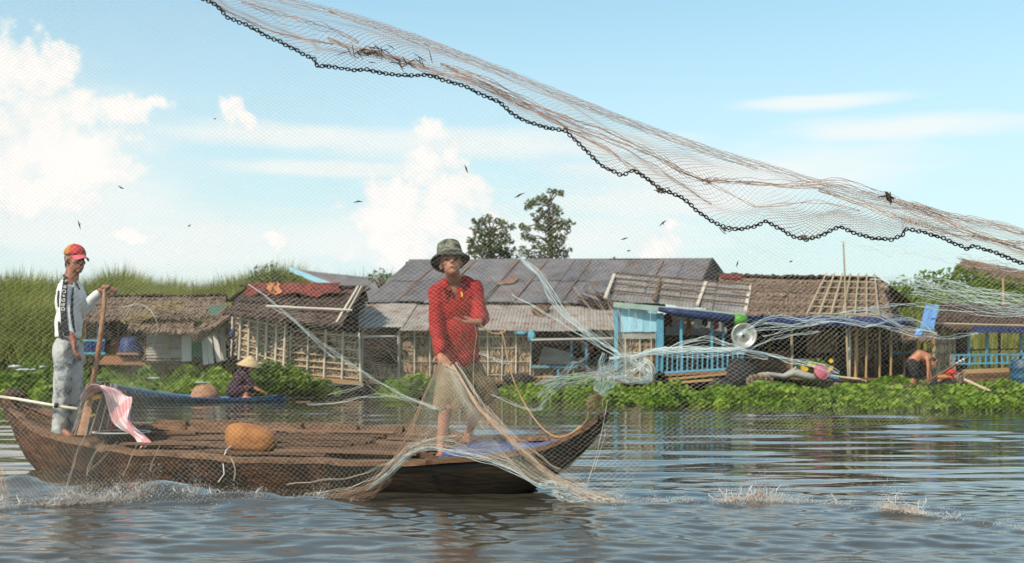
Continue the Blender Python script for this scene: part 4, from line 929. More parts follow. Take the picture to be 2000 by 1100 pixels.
# ================================================================== H6: right-hand low house
def right_house():
    d = 27.0; h = thing('low_thatched_house', P(1920, 750, d), 'low house cut by the right frame edge with grey thatch and thin blue railings', 'house')
    thatch_roof(h, [P(1822, 640, d-.4), P(2080, 650, d-.4), P(2080, 602, d+1.6), P(1838, 600, d+1.6)], 7, mt['thatch_dark'], seed=61, n=80)
    thatch_roof(h, [P(2080, 602, d+1.6), P(1838, 600, d+1.6), P(1830, 640, d+3.6), P(2080, 640, d+3.6)], 1, mt['thatch_dark'], seed=66, n=40)
    pole('eave_pole', P(1826, 632, d-.55), P(2080, 638, d-.55), .03, mt['bamboo'], h)
    c = quadp(1820, 640, 1866, 738, d-.05); leaf_wall(h, c, 6, mt['leafwall'], seed=62, n=30)
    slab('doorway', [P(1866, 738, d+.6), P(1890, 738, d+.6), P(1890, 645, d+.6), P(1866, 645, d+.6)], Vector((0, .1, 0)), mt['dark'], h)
    slab('hull', [P(1822, 738, d-.1), P(2080, 744, d-.1), P(2080, 762, d-.1), P(1822, 760, d-.1)], Vector((0, 3, 0)), mt['darkwood'], h)
    for k, (y0, y1) in enumerate(((722, 718), (730, 727), (739, 738))): board('hull_board', P(1880, y0+4, d-.2), P(2040, y1+2, d-.2), .10, .03, mt['wood'] if k != 0 else mt['bamboo_orange'], h, up=(0, -1, 0))
    for px in (1892, 1928, 1952, 1994, 2030): board('post', P(px, 720, d-.15), P(px, 645, d-.15), .05, .05, mt['blue'] if px != 1952 else mt['darkwood'], h, up=(0, -1, 0))
    board('railing', P(1858, 694, d-.25), P(2060, 690, d-.25), .045, .04, mt['blue'], h, up=(0, -1, 0)); board('railing', P(1858, 711, d-.25), P(2060, 707, d-.25), .035, .04, mt['blue'], h, up=(0, -1, 0)); board('upper_rail', P(1890, 684, d-.1), P(2060, 680, d-.1), .035, .03, mt['darkwood'], h, up=(0, -1, 0))
    for i in range(20): px = 1862+i*10.5; board('baluster', P(px, 712, d-.25), P(px, 692, d-.25), .03, .03, mt['blue'], h, up=(0, -1, 0))
    t = thing('eave_tarpaulin', P(1960, 645, d-.6), 'narrow blue tarpaulin strip under the eave of the rightmost house', 'tarpaulin'); rows = []
    for i in range(24):
        u = i/23; px = lerp(1898, 2060, u); rows.append([P(px, lerp(638, 650, v)+2*mnoise.noise(Vector((u*12, v, 3))), d-.65) for v in (0, .5, 1)])
    mb = MB(); mb.grid(rows); mb.build('strip', mt['blue_deep'], t, smooth=True)
    b = thing('blue_barrel', P(1995, 750, d-.6), 'dark blue plastic barrel at the far right edge', 'barrel'); rows = []
    for z, r in ((0, .02), (0, .26), (.03, .28), (.2, .29), (.22, .30), (.24, .29), (.42, .29), (.44, .30), (.46, .29), (.62, .28), (.65, .25), (.65, .02)): rows.append([P(2000, 756, d-.7)+Vector((math.cos(k*.2618)*r*1.1, math.sin(k*.2618)*r, z)) for k in range(24)])
    mb = MB(); mb.grid(rows, True); mb.build('barrel_body', mt['canoe_blue'], b, smooth=True)
    sh = thing('blue_shutter', P(1805, 640, d-.7), 'blue plank panel leaning against the end of the rightmost thatch', 'panel')
    for k in range(3): board('panel_board', P(1800+k*9, 648, d-.8), P(1812+k*9, 596, d-.5), .10, .02, mt['blue_panel'], sh, up=(0, -1, 0))
    for a, b_ in (((1800, 640), (1822, 640)), ((1810, 602), (1832, 602))): board('cross_batten', P(*a, d-.86), P(*b_, d-.84), .05, .02, mt['blue'], sh, up=(0, -1, 0))
    blobby('rag_end', P(1795, 652, d-.8), (.10, .05, .12), mt['blue_panel'], sh, 3, .5, 2)
mt['blue_panel'] = M('cornflower_paint', (.16,.33,.62), (.10,.22,.45), (5,5,5), .6, .1, rnd=.1)
right_house()
def rear_thatch():
    d = 40.0; h = thing('rear_thatched_roof', P(1940, 600, d), 'big pale thatched roof rising behind the rightmost house', 'house')
    thatch_roof(h, [P(1700, 640, d), P(2160, 660, d), P(2160, 585, d+4), P(1880, 508, d+4)], 1, mt['thatch'], seed=71) if False else None
    thatch_roof(h, [P(1862, 532, d+.5), P(2200, 596, d), P(2200, 560, d+3), P(1882, 506, d+3)], 4, mt['thatch'], seed=71, n=70)
    slab('wall', [P(1900, 700, d+2), P(2200, 700, d+2), P(2200, 590, d+2), P(1900, 540, d+2)], Vector((0, .1, 0)), mt['darkwood'], h)
rear_thatch()
# ================================================================== VEGETATION
def blades(name, roots, hts, wid, lean, mat, seed, parent=None, segs=3, flop=.35):
    """upright bent leaves; roots (n,3)"""
    rs = np.random.RandomState(seed); n = len(roots); roots = np.asarray(roots); hts = np.asarray(hts)
    a = rs.uniform(0, 2*np.pi, n); dirx = np.stack([np.cos(a), np.sin(a), 0*a], 1); b = a+np.pi/2+rs.uniform(-.6, .6, n); side = np.stack([np.cos(b), np.sin(b), 0*b], 1)
    ln = rs.uniform(.3, 1, n)*lean; V = []; 
    for k in range(segs+1):
        t = k/segs; c = roots+dirx*(hts*ln*t**2)[:, None]+np.array([0, 0, 1])*(hts*(t-flop*ln*t**3))[:, None]
        w = (wid*(1-t)**.6*(.55+.45*min(1, t*4+.3)))*rs.uniform(.7, 1.3, n)
        V += [c-side*w[:, None]/2, c+side*w[:, None]/2]
    V = np.stack(V, 1).reshape(-1, 3); m = 2*(segs+1); base = np.arange(n)*m
    Fc = np.concatenate([np.stack([base+2*k, base+2*k+1, base+2*k+3, base+2*k+2], 1) for k in range(segs)])
    return np_obj(name, V, Fc, mat, parent)
def leaf_cloud(centers, size, seed, up=.3, aspect=.6):
    """small folded leaves at centers -> arrays"""
    rs = np.random.RandomState(seed); n = len(centers); nrm = rs.normal(size=(n, 3)); nrm[:, 2] = np.abs(nrm[:, 2])+up; nrm /= np.linalg.norm(nrm, axis=1)[:, None]
    t = rs.normal(size=(n, 3)); t -= nrm*(t*nrm).sum(1)[:, None]; t /= np.linalg.norm(t, axis=1)[:, None]; s = np.cross(nrm, t)
    L = (size*rs.uniform(.6, 1.3, n))[:, None]; W = L*aspect
    c = np.asarray(centers)
    V = np.stack([c-t*L*.5, c+s*W*.5+nrm*L*.08, c+t*L*.5-nrm*L*.12, c-s*W*.5+nrm*L*.08], 1).reshape(-1, 3)
    b = np.arange(n)*4; return V, np.stack([b, b+1, b+2, b+3], 1)
def skyline_left(px):   # photo row of the reed tops
    return float(np.interp(px, [-100,0,60,100,180,230,260,320,380,450,500,540,600,680,720,760], [522,528,522,530,545,528,532,552,552,548,528,520,528,545,520,540]))
rs = np.random.RandomState(11)
def reed_bed():
    roots = []; hts = []
    for k in range(66000):
        d = rs.uniform(30, 45); px = rs.uniform(-180, 790)
        if k % 3 == 0: px = rs.uniform(-180, 180)
        if k % 3 == 1: px = rs.uniform(170, 600); d = rs.uniform(39, 45)
        if px > 470 and d < 39: continue
        top = skyline_left(px)-(8 if px > 170 else 0)+rs.exponential(15)+(2 if px < 520 else 2)-(10*math.sin(px*.06)+8*math.sin(px*.17)+6*math.sin(px*.43))*.6
        zt = H+(CY-top)/F*d; t = max(0, (d-31.5)/13.5)
        g = .3+1.1*t
        h_ = max(.5, (zt-g)*(.50+.62*t**.35)*rs.uniform(.85, 1.08))
        if h_ > 4.9: h_ = 4.9
        roots.append(((px-CX)/F*d, d, g-.1)); hts.append(h_)
    o = blades('reed_bed', roots, hts, .065, .42, mt['reed'], 5); tag(o, 'tall green reed bed along the left bank behind the shack', 'reeds', kind='stuff')
    roots = []; hts = []
    for k in range(9000):
        d = rs.uniform(31.5, 44); px = rs.uniform(1380, 2150); top = float(np.interp(px, [1380,1480,1700,1760,1830,2150], [552,545,545,540,520,520]))+rs.exponential(14)
        if px > 1830 and d > 39: continue
        zt = H+(CY-top)/F*d; roots.append(((px-CX)/F*d, d, .6)); hts.append(max(.5, (zt-.6)*rs.uniform(.75, 1.1)*(.5+.5*((d-31.5)/12.5)**.4)))
    o = blades('reed_bed', roots, hts, .05, .4, mt['reed'], 6); tag(o, 'green reed bed behind the right-hand thatched roofs', 'reeds', kind='stuff')
    # scattered fine tips above the roofs
    roots = []; hts = []
    for k in range(240):
        px = rs.choice([rs.normal(755, 22), rs.normal(1130, 30), rs.normal(1460, 40), rs.normal(1255, 8), rs.normal(1745, 24)]); d = rs.uniform(36.5, 40)
        top = {0: 522, 1: 497, 2: 530, 3: 505, 4: 520}[int(np.argmin([abs(px-755), abs(px-1130), abs(px-1460), abs(px-1255), abs(px-1745)]))]+rs.exponential(9)
        zt = H+(CY-top)/F*d; roots.append(((px-CX)/F*d, d, .8)); hts.append(zt-.8)
    o = blades('tall_grass', roots, hts, .03, .25, mt['reed'], 8, segs=5); tag(o, 'thin grass tips showing above the tin and thatched roofs', 'grass', kind='stuff')
reed_bed()
def bank_foliage():
    # broad leaf bushes in front of the reeds on the left bank
    C = []
    for k in range(42000):
        px = rs.uniform(-180, 175) if k % 3 else rs.uniform(-180, 60); d = rs.uniform(26.6, 33); z = rs.uniform(0, 1)**1.4*(.4+1.15*min(1, (d-26.6)/5)*(.6+.4*math.sin(px*.05+d)))
        C.append(((px-CX)/F*d, d, z+.02))
    V, Fc = leaf_cloud(C, .10, 3, aspect=.4); o = np_obj('bank_bushes', V, Fc, mt['bushleaf']); tag(o, 'leafy green scrub growing down to the water at the left', 'scrub', kind='stuff')
    # right-hand mound behind the houses
    C = []
    for k in range(14000):
        px = rs.uniform(1735, 2150); d = rs.uniform(33, 39); t = (d-33)/6; top = float(np.interp(px, [1735,1800,1880,1960,2150], [545,528,515,535,555]))
        zt = (H+(CY-top)/F*39)*t**.7; C.append(((px-CX)/F*d, d, max(0.3, zt*rs.uniform(.75, 1))))
    V, Fc = leaf_cloud(C, .2, 13); o = np_obj('green_mound', V, Fc, mt['bushleaf']); tag(o, 'green leafy mound between the right-hand thatched roofs', 'scrub', kind='stuff')
bank_foliage()
def hyacinth(name, n, region, label, seed, hmax=.38, size=.13):
    r2 = np.random.RandomState(seed); pts = []
    while len(pts) < n:
        d = r2.uniform(region['d0'], region['d1']); px = r2.uniform(region['x0'], region['x1'])
        lim = region['edge'](px); x = (px-CX)/F*d
        if d < lim: continue
        dens = .5+.5*math.sin(x*1.7+seed)*math.sin(d*1.3+x*.6)
        if r2.uniform() > .12+.88*dens*(.45+.9*(mnoise.noise(Vector((x*1.6, d*1.1, seed+5)))+.45)): continue
        edge = min(1, (d-lim)/1.2+.25)
        hh = hmax*edge*(.30+.20*dens+.85*max(0, mnoise.noise(Vector((x*1.3, d*.7, seed)))+.22))*r2.uniform(.35, 1.2)+.02; pts.append((x, d, hh+(region['z0'](d, px) if 'z0' in region else 0)))
    pts = np.array(pts); n = len(pts)
    # cupped round leaves: fan of 6 around a sunken centre
    a0 = r2.uniform(0, 6.28, n); tilt = r2.uniform(.2, 1.15, n); az = r2.uniform(0, 6.28, n)
    nrm = np.stack([np.sin(tilt)*np.cos(az), np.sin(tilt)*np.sin(az), np.cos(tilt)], 1); ref = np.tile([0., 0., 1.], (n, 1)); ref[tilt < .3] = [1, 0, 0]
    s = np.cross(nrm, ref); s /= np.linalg.norm(s, axis=1)[:, None]; t = np.cross(nrm, s); sz = size*r2.uniform(.6, 1.25, n)*(.75+.35*pts[:, 2]/hmax)
    c = pts.copy(); V = [c-nrm*(sz*.12)[:, None]]
    for k in range(6):
        a = k*math.pi/3; V.append(c+(s*math.cos(a)+t*math.sin(a)*1.15)*(sz*.5)[:, None])
    V = np.stack(V, 1).reshape(-1, 3); b = np.arange(n)*7; Fc = np.concatenate([np.stack([b, b+1+k, b+1+(k+1) % 6], 1) for k in range(6)])
    o = np_obj(name, V, Fc, mt['hyacinth'], n=3); tag(o, label, 'water plants', kind='stuff')
    k = r2.rand(n) < .55; roots = pts[k].copy(); hts = roots[:, 2]*1.0; roots[:, 2] = -.02 if 'z0' not in region else hts-.12
    o2 = blades('water_hyacinth_stems', roots, (hts+.03 if 'z0' not in region else hts*0+.12), .03, .3, mt['hyastem'], seed+1, None, segs=2, flop=0); tag(o2, 'pale stalks standing among '+label.split(',')[0].replace('floating ', 'the '), 'water plants', kind='stuff')
    return o
def zd(py): return H*F/(py-CY)
hyacinth('water_hyacinth', 30000, dict(x0=970, x1=2150, d0=20.0, d1=27.2, edge=lambda px: zd(float(np.interp(px, [970,1100,1250,1400,1560,1700,1850,2000,2150], [778,790,797,800,803,806,806,804,803]))+3*math.sin(px*.05)+2*math.sin(px*.13))), 'floating water hyacinth band in front of the right-hand houses', 31, .38, .085)
hyacinth('water_hyacinth', 9000, dict(x0=186, x1=462, d0=24.6, d1=29.0, edge=lambda px: 24.6+(.5 if px > 300 else 0), z0=lambda d, px: (d-24.6)/4.4*.46*(.55+.45*math.sin(px*.045+1.2)**2)), 'low floating water plants heaped between the canoe and the low shack', 35, .28, .095)
hyacinth('water_hyacinth', 1900, dict(x0=720, x1=850, d0=24, d1=28, edge=lambda px: zd(float(np.interp(px, [720,790,850], [772,782,776])))), 'floating water plants at the tin roofed pontoon left of the fisherman', 39, .5, .15)
hyacinth('water_hyacinth', 2600, dict(x0=-150, x1=110, d0=25.4, d1=28, edge=lambda px: zd(780+2*math.sin(px*.1))), 'floating water plants edging the left bank behind the standing man', 43, .5, .16)
def bush(px, py, d, w, hgt, n, label, seed):
    r2 = np.random.RandomState(seed); root = thing('leafy_bush', P(px, py, d), label, 'bush'); C = []; base = P(px, py, d)
    lumps = [(r2.uniform(-1, 1)*w*.5, r2.uniform(-.3, .3)*w, r2.uniform(.25, .9)*hgt*(1), r2.uniform(.25, .45)*w*.6) for _ in range(11)]
    for lx, ly, lz, lr in lumps:
        lz *= 1-.5*abs(lx)/(w*.5+.01)
        q = r2.normal(size=(n//11, 3)); q /= np.linalg.norm(q, axis=1)[:, None]; q *= (lr*r2.uniform(.5, 1, len(q))**.5)[:, None]
        C.append(q+np.array([base.x+lx, base.y+ly, base.z+max(lz, lr*.5)]))
    C = np.concatenate(C); V, Fc = leaf_cloud(C, .13, seed); np_obj('foliage', V, Fc, mt['bushleaf'], root)
    for k in range(5): pole('stem', base+Vector((r2.uniform(-.2, .2)*w, 0, 0)), base+Vector((r2.uniform(-.4, .4)*w, 0, hgt*.7)), .012, mt['bark'], root)
bush(575, 772, 24.6, 1.15, .55, 1500, 'bright leafy bush growing from the water right of the canoe woman', 3)
bush(528, 768, 25.2, .95, .72, 1300, 'taller green bush directly behind the canoe woman', 4)
bush(640, 770, 24.8, .5, .30, 500, 'small low tuft of green on the water before the bamboo house', 5)
bush(820, 776, 26.0, .9, .42, 800, 'low green clump by the pontoon just left of the red shirted man', 6)
def flower_plant():
    d = 26.4; root = thing('flowering_plant', P(1590, 742, d), 'bushy plant with yellow flowers growing on the open platform', 'plant'); r2 = np.random.RandomState(9); C = []
    b = P(1588, 725, d)
    for k in range(900):
        q = r2.normal(size=3); q /= np.linalg.norm(q); q *= r2.uniform(.4, 1)**.5; C.append((b.x+q[0]*.42, b.y+q[1]*.3, b.z+q[2]*.3))
    V, Fc = leaf_cloud(C, .10, 4, aspect=.35); np_obj('foliage', V, Fc, mt['bushleaf'], root)
    for k in range(9):
        p = Vector((b.x+r2.uniform(-.4, .4), b.y-.33, b.z+r2.uniform(0, .28))); mb = MB()
        for q in range(6): a = q*1.047; mb.tri(p, p+Vector((math.cos(a)*.055, -.01, math.sin(a)*.055)), p+Vector((math.cos(a+.9)*.055, -.01, math.sin(a+.9)*.055)))
        mb.build('flower', mt['flower'], root)
flower_plant()
def tree(name, trunk_px, base_py, d, lumps, label, seed, leaf=.20, per=80):
    """lumps: (px,py,r_px) clusters of leaves at the photo's places, joined by limbs"""
    r2 = np.random.RandomState(seed); base = P(trunk_px, base_py, d); root = thing(name, base, label, 'tree'); fork = P(trunk_px, lumps[-1][1], d)
    top = min(l[1] for l in lumps); pts = [base, P(trunk_px+3, (base_py+lumps[0][1])/2+20, d), P(trunk_px-2, (top+lumps[0][1])/2+30, d), P(trunk_px+4, top+14, d)]
    mb = MB(); mb.tube(pts, [.11, .085, .06, .02], 7); mb.build('trunk', mt['bark'], root, smooth=True)
    C = []
    for (px, py, r) in lumps:
        dd = d+r2.uniform(-.9, .9); c = P(px, py, dd); rad = r*1.25/F*d
        t = min(max((base_py-py-25)/(base_py-top), .1), .95); k = t*3; i = min(int(k), 2); st = pts[i].lerp(pts[i+1], k-i)
        mb = MB(); mid = st.lerp(c, .5)+Vector((0, 0, .12)); mb.tube([st, mid, c], [.035, .022, .008], 5); mb.build('limb', mt['bark'], root)
        n = max(5, int(per*(r/14)**1.6)); q = r2.normal(size=(n, 3)); q /= np.linalg.norm(q, axis=1)[:, None]; q *= (rad*r2.uniform(0.1, 1, n)**.5)[:, None]; q[:, 2] *= .95
        C.append(q+np.array(c))
    V, Fc = leaf_cloud(np.concatenate(C), leaf*.8, seed, aspect=.5); np_obj('crown', V, Fc, mt['treeleaf'], root)
T1 = [(952,428,9),(938,436,8),(925,432,5),(972,432,7),(985,440,9),(1000,444,6),(930,450,10),(946,455,12),(966,455,13),(985,462,11),(920,470,8),(938,475,15),(958,478,17),(980,482,15),(997,470,6),(925,490,12),(945,497,18),(970,500,18),(990,498,12),(1004,488,5),(917,484,5)]
T2 = [(1083,375,6),(1096,378,6),(1073,374,5),(1060,385,8),(1048,392,9),(1036,398,9),(1030,406,6),(1066,392,7),(1054,410,6),(1080,402,5),(1062,418,9),(1075,425,12),(1088,412,10),(1048,428,7),(1056,440,12),(1070,450,10),(1040,420,4),(1028,448,8),(1020,443,6),(1026,462,8),(1038,466,7),(1094,436,9),(1104,440,8),(1112,432,4),(1108,450,7),(1086,455,11),(1078,470,13),(1066,482,12),(1090,480,13),(1048,480,9),(1022,490,9),(1036,498,9),(1060,500,14),(1082,500,15),(1102,498,10),(1114,488,4),(1012,500,6),(1099,466,8),(1121,437,3)]
tree('broad_leaf_tree', 958, 560, 41, T1, 'dense rounded dark green tree showing above the grey roof ridge', 3, .19, 125)
tree('broad_leaf_tree', 1074, 560, 41, T2, 'taller airy tree with sky showing through, right of the rounded one', 5, .19, 110)
def shrubs_far():
    for px, py, r, lb, s in ((530, 530, 26, 'dark shrub breaking the reed skyline above the bamboo house', 2), (745, 535, 15, 'thin shrub between the small shed roof and the big grey roof', 4), (1198, 506, 5, 'tiny shrub top peeping over the grey roof ridge', 6)):
        tree('small_shrub', px, py+40, 38, [(px+dx*r, py+dy*r, r*.5) for dx, dy in ((0, -.2), (-.8, .1), (.8, .2), (-.3, .5), (.4, .5), (-1.4, .5), (1.4, .5))], lb, s, .15, 60)
shrubs_far()
# ================================================================== PEOPLE
def cap_prim(mb, p0, p1, r0, r1, n=16):
    p0 = Vector(p0); p1 = Vector(p1); d = p1-p0; L = max(d.length, 1e-5); d.normalize()
    a = d.orthogonal().normalized(); b = d.cross(a); rings = []
    for k in range(5):
        th = math.pi/2*(1-k/4.001); rings.append((p0-d*r0*math.sin(th), r0*math.cos(th)))
    for k in range(5):
        th = math.pi/2*(k/4.001); rings.append((p1+d*r1*math.sin(th), r1*math.cos(th)))
    mb.grid([[c+(a*math.cos(2*math.pi*q/n)+b*math.sin(2*math.pi*q/n))*max(r, 1e-4) for q in range(n)] for c, r in rings], True)
    i0 = len(mb.v)-10*n; mb.f.append(tuple(i0+k for k in range(n))[::-1]); e = len(mb.v)-n; mb.f.append(tuple(e+k for k in range(n)))
def ell_prim(mb, c, rad, R=None, n=18):
    c = Vector(c); rows = []
    for i in range(11):
        th = math.pi*(i+.02)/10.04; rows.append([])
        for j in range(n):
            ph = 2*math.pi*j/n; v = Vector((math.sin(th)*math.cos(ph)*rad[0], math.sin(th)*math.sin(ph)*rad[1], math.cos(th)*rad[2]))
            if R is not None: v = R @ v
            rows[-1].append(c+v)
    i0 = len(mb.v); mb.grid(rows[::-1], True); mb.f.append(tuple(i0+k for k in range(n))[::-1]); e = len(mb.v)-n; mb.f.append(tuple(e+k for k in range(n)))
def basis(fwd, up=(0, 0, 1)):      # columns: right-of-figure... x = lateral, y = forward, z = up
    y = Vector(fwd).normalized(); x = y.cross(Vector(up)).normalized(); z = x.cross(y); return Matrix((x, y, z)).transposed()
def fuse(name, prims, voxel, mat, parent, smooth=4, disp=None, keep=None):
    """one continuous skin grown over the given volumes"""
    mb = MB()
    for p in prims:
        if p[0] == 'c': cap_prim(mb, *p[1:])
        else: ell_prim(mb, *p[1:])
    o = mb.build(name+'_tmp', mat, parent); md = o.modifiers.new('r', 'REMESH'); md.mode = 'VOXEL'; md.voxel_size = voxel; md.use_smooth_shade = True
    if smooth: s = o.modifiers.new('s', 'SMOOTH'); s.factor = .5; s.iterations = smooth
    dg = bpy.context.evaluated_depsgraph_get(); me = bpy.data.meshes.new_from_object(o.evaluated_get(dg)); bpy.data.objects.remove(o)
    me.name = name
    n = len(me.vertices); co_ = np.empty(n*3, np.float32); me.vertices.foreach_get('co', co_); co_ = co_.reshape(-1, 3)
    if disp is not None:
        nn = np.empty(n*3, np.float32); me.vertex_normals.foreach_get('vector', nn); nn = nn.reshape(-1, 3); o0 = np.array(origin(parent))
        co_ = co_+nn*disp(co_+o0)[:, None]; me.vertices.foreach_set('co', co_.ravel())
    if keep is not None:
        bm = bmesh.new(); bm.from_mesh(me); o0 = origin(parent)
        bmesh.ops.delete(bm, geom=[v for v in bm.verts if not keep(v.co+o0)], context='VERTS'); bm.to_mesh(me); bm.free()
    me.polygons.foreach_set('use_smooth', [True]*len(me.polygons)); me.materials.clear(); me.materials.append(mat); me.update()
    ob = bpy.data.objects.new(name, me); col.objects.link(ob); ob.parent = parent; return ob
def folds(amp, s, seed=0, aniso=(1, 1, 1)):
    rs_ = np.random.RandomState(seed); K = rs_.normal(size=(14, 3))*s*np.array(aniso); ph = rs_.uniform(0, 6.28, 14); w = rs_.uniform(.5, 1, 14)
    K2 = rs_.normal(size=(5, 3))*s*.4
    def f(p):
        q = p+.035*np.sin(p@K2[:3].T+ph[:3])
        h = sum(w[i]*(1-np.abs(np.sin(q@K[i]+ph[i]))*1.6) for i in range(14))
        return amp*h/4
    return f
def hand_prims(w, d, n, thumb, curl=.35, spread=.10, sc_=1.0, curls=None):
    """w wrist, d towards the fingertips, n palm facing, thumb = +1/-1 side along s = n x d"""
    w = Vector(w); d = Vector(d).normalized(); n = Vector(n); n = (n-d*n.dot(d)).normalized(); s = n.cross(d)*thumb; pr = []
    R = Matrix((s, d, n)).transposed(); pr.append(('e', w+d*.047*sc_, (.037*sc_, .052*sc_, .015*sc_), R)); pr.append(('e', w+d*.065*sc_, (.039*sc_, .030*sc_, .0135*sc_), R))
    pr.append(('c', w-d*.015*sc_, w+d*.03*sc_, .023*sc_, .021*sc_))
    for i, (off, L) in enumerate(((.029, .070), (.010, .079), (-.010, .073), (-.028, .057))):
        cu = (curls[i] if curls else curl); b = w+(d*.082+s*off)*sc_; a = off/.03*spread; dr = (d*math.cos(a)+s*math.sin(a)).normalized(); r = .0088*sc_
        for k, f in enumerate((.45, .32, .26)):
            ang = cu*(.6+.7*k); dd = (dr*math.cos(ang)+n*math.sin(ang)).normalized(); e = b+dd*L*f*sc_; pr.append(('c', b, e, r, r*.92)); b = e; r *= .92
    b = w+(d*.022+s*.028)*sc_; m1 = b+(d*.55+s*.75+n*.25).normalized()*.040*sc_; m2 = m1+(d*.85+s*.35+n*.35).normalized()*.032*sc_
    pr.append(('c', b, m1, .0125*sc_, .0105*sc_)); pr.append(('c', m1, m2, .0105*sc_, .0085*sc_)); return pr
def head_prims(c, R, neck, s=1.0):
    """c centre of the skull, R basis (x lateral, y forward, z up)"""
    f = lambda x, y, z: c+R @ Vector((x*s, y*s, z*s))
    pr = [('e', f(0, -.012, .03), (.073*s, .092*s, .088*s), R), ('e', f(0, .030, -.045), (.056*s, .058*s, .068*s), R), ('e', f(0, .062, -.092), (.026*s, .024*s, .022*s), R),
          ('e', f(0, .083, -.018), (.013*s, .020*s, .024*s), R), ('e', f(0, .097, -.030), (.015*s, .013*s, .011*s), R),
          ('e', f(0, .083, -.062), (.024*s, .011*s, .007*s), R), ('e', f(0, .080, -.072), (.020*s, .011*s, .007*s), R),
          ('e', f(.032, .066, .018), (.026*s, .016*s, .009*s), R), ('e', f(-.032, .066, .018), (.026*s, .016*s, .009*s), R),
          ('e', f(.040, .055, -.022), (.021*s, .022*s, .017*s), R), ('e', f(-.040, .055, -.022), (.021*s, .022*s, .017*s), R),
          ('e', f(.075, -.012, -.008), (.009*s, .018*s, .032*s), R), ('e', f(-.075, -.012, -.008), (.009*s, .018*s, .032*s), R),
          ('c', f(0, -.02, -.05), neck, .053*s, .060*s)]
    return pr
def face_bits(c, R, parent, s=1.0):
    f = lambda x, y, z: c+R @ Vector((x*s, y*s, z*s))
    for sx in (-1, 1):
        mb = MB(); ell_prim(mb, f(sx*.031, .075, .001), (.012*s, .007*s, .006*s), R); mb.build('eye', mt['hair'], parent, smooth=True)
        mb = MB(); ell_prim(mb, f(sx*.033, .084, .020), (.020*s, .005*s, .0035*s), R); mb.build('eyebrow', mt['hair'], parent, smooth=True)
    mb = MB(); ell_prim(mb, f(0, .0925, -.067), (.021*s, .004*s, .002*s), R); mb.build('mouth', mt['skin_dark'], parent, smooth=True)
def ring_hat(name, c, R, prof, mat, parent, n=36, wob=0.0, th=.003):
    rows = []
    for (r, z, sy) in prof: rows.append([c+R @ Vector((r*math.cos(2*math.pi*k/n), r*sy*math.sin(2*math.pi*k/n), z+wob*r*math.sin(4*math.pi*k/n+1)*4)) for k in range(n)])
    mb = MB(); mb.grid(rows, True); o = mb.build(name, mat, parent, smooth=True); m_ = o.modifiers.new('s', 'SOLIDIFY'); m_.thickness = th; return o

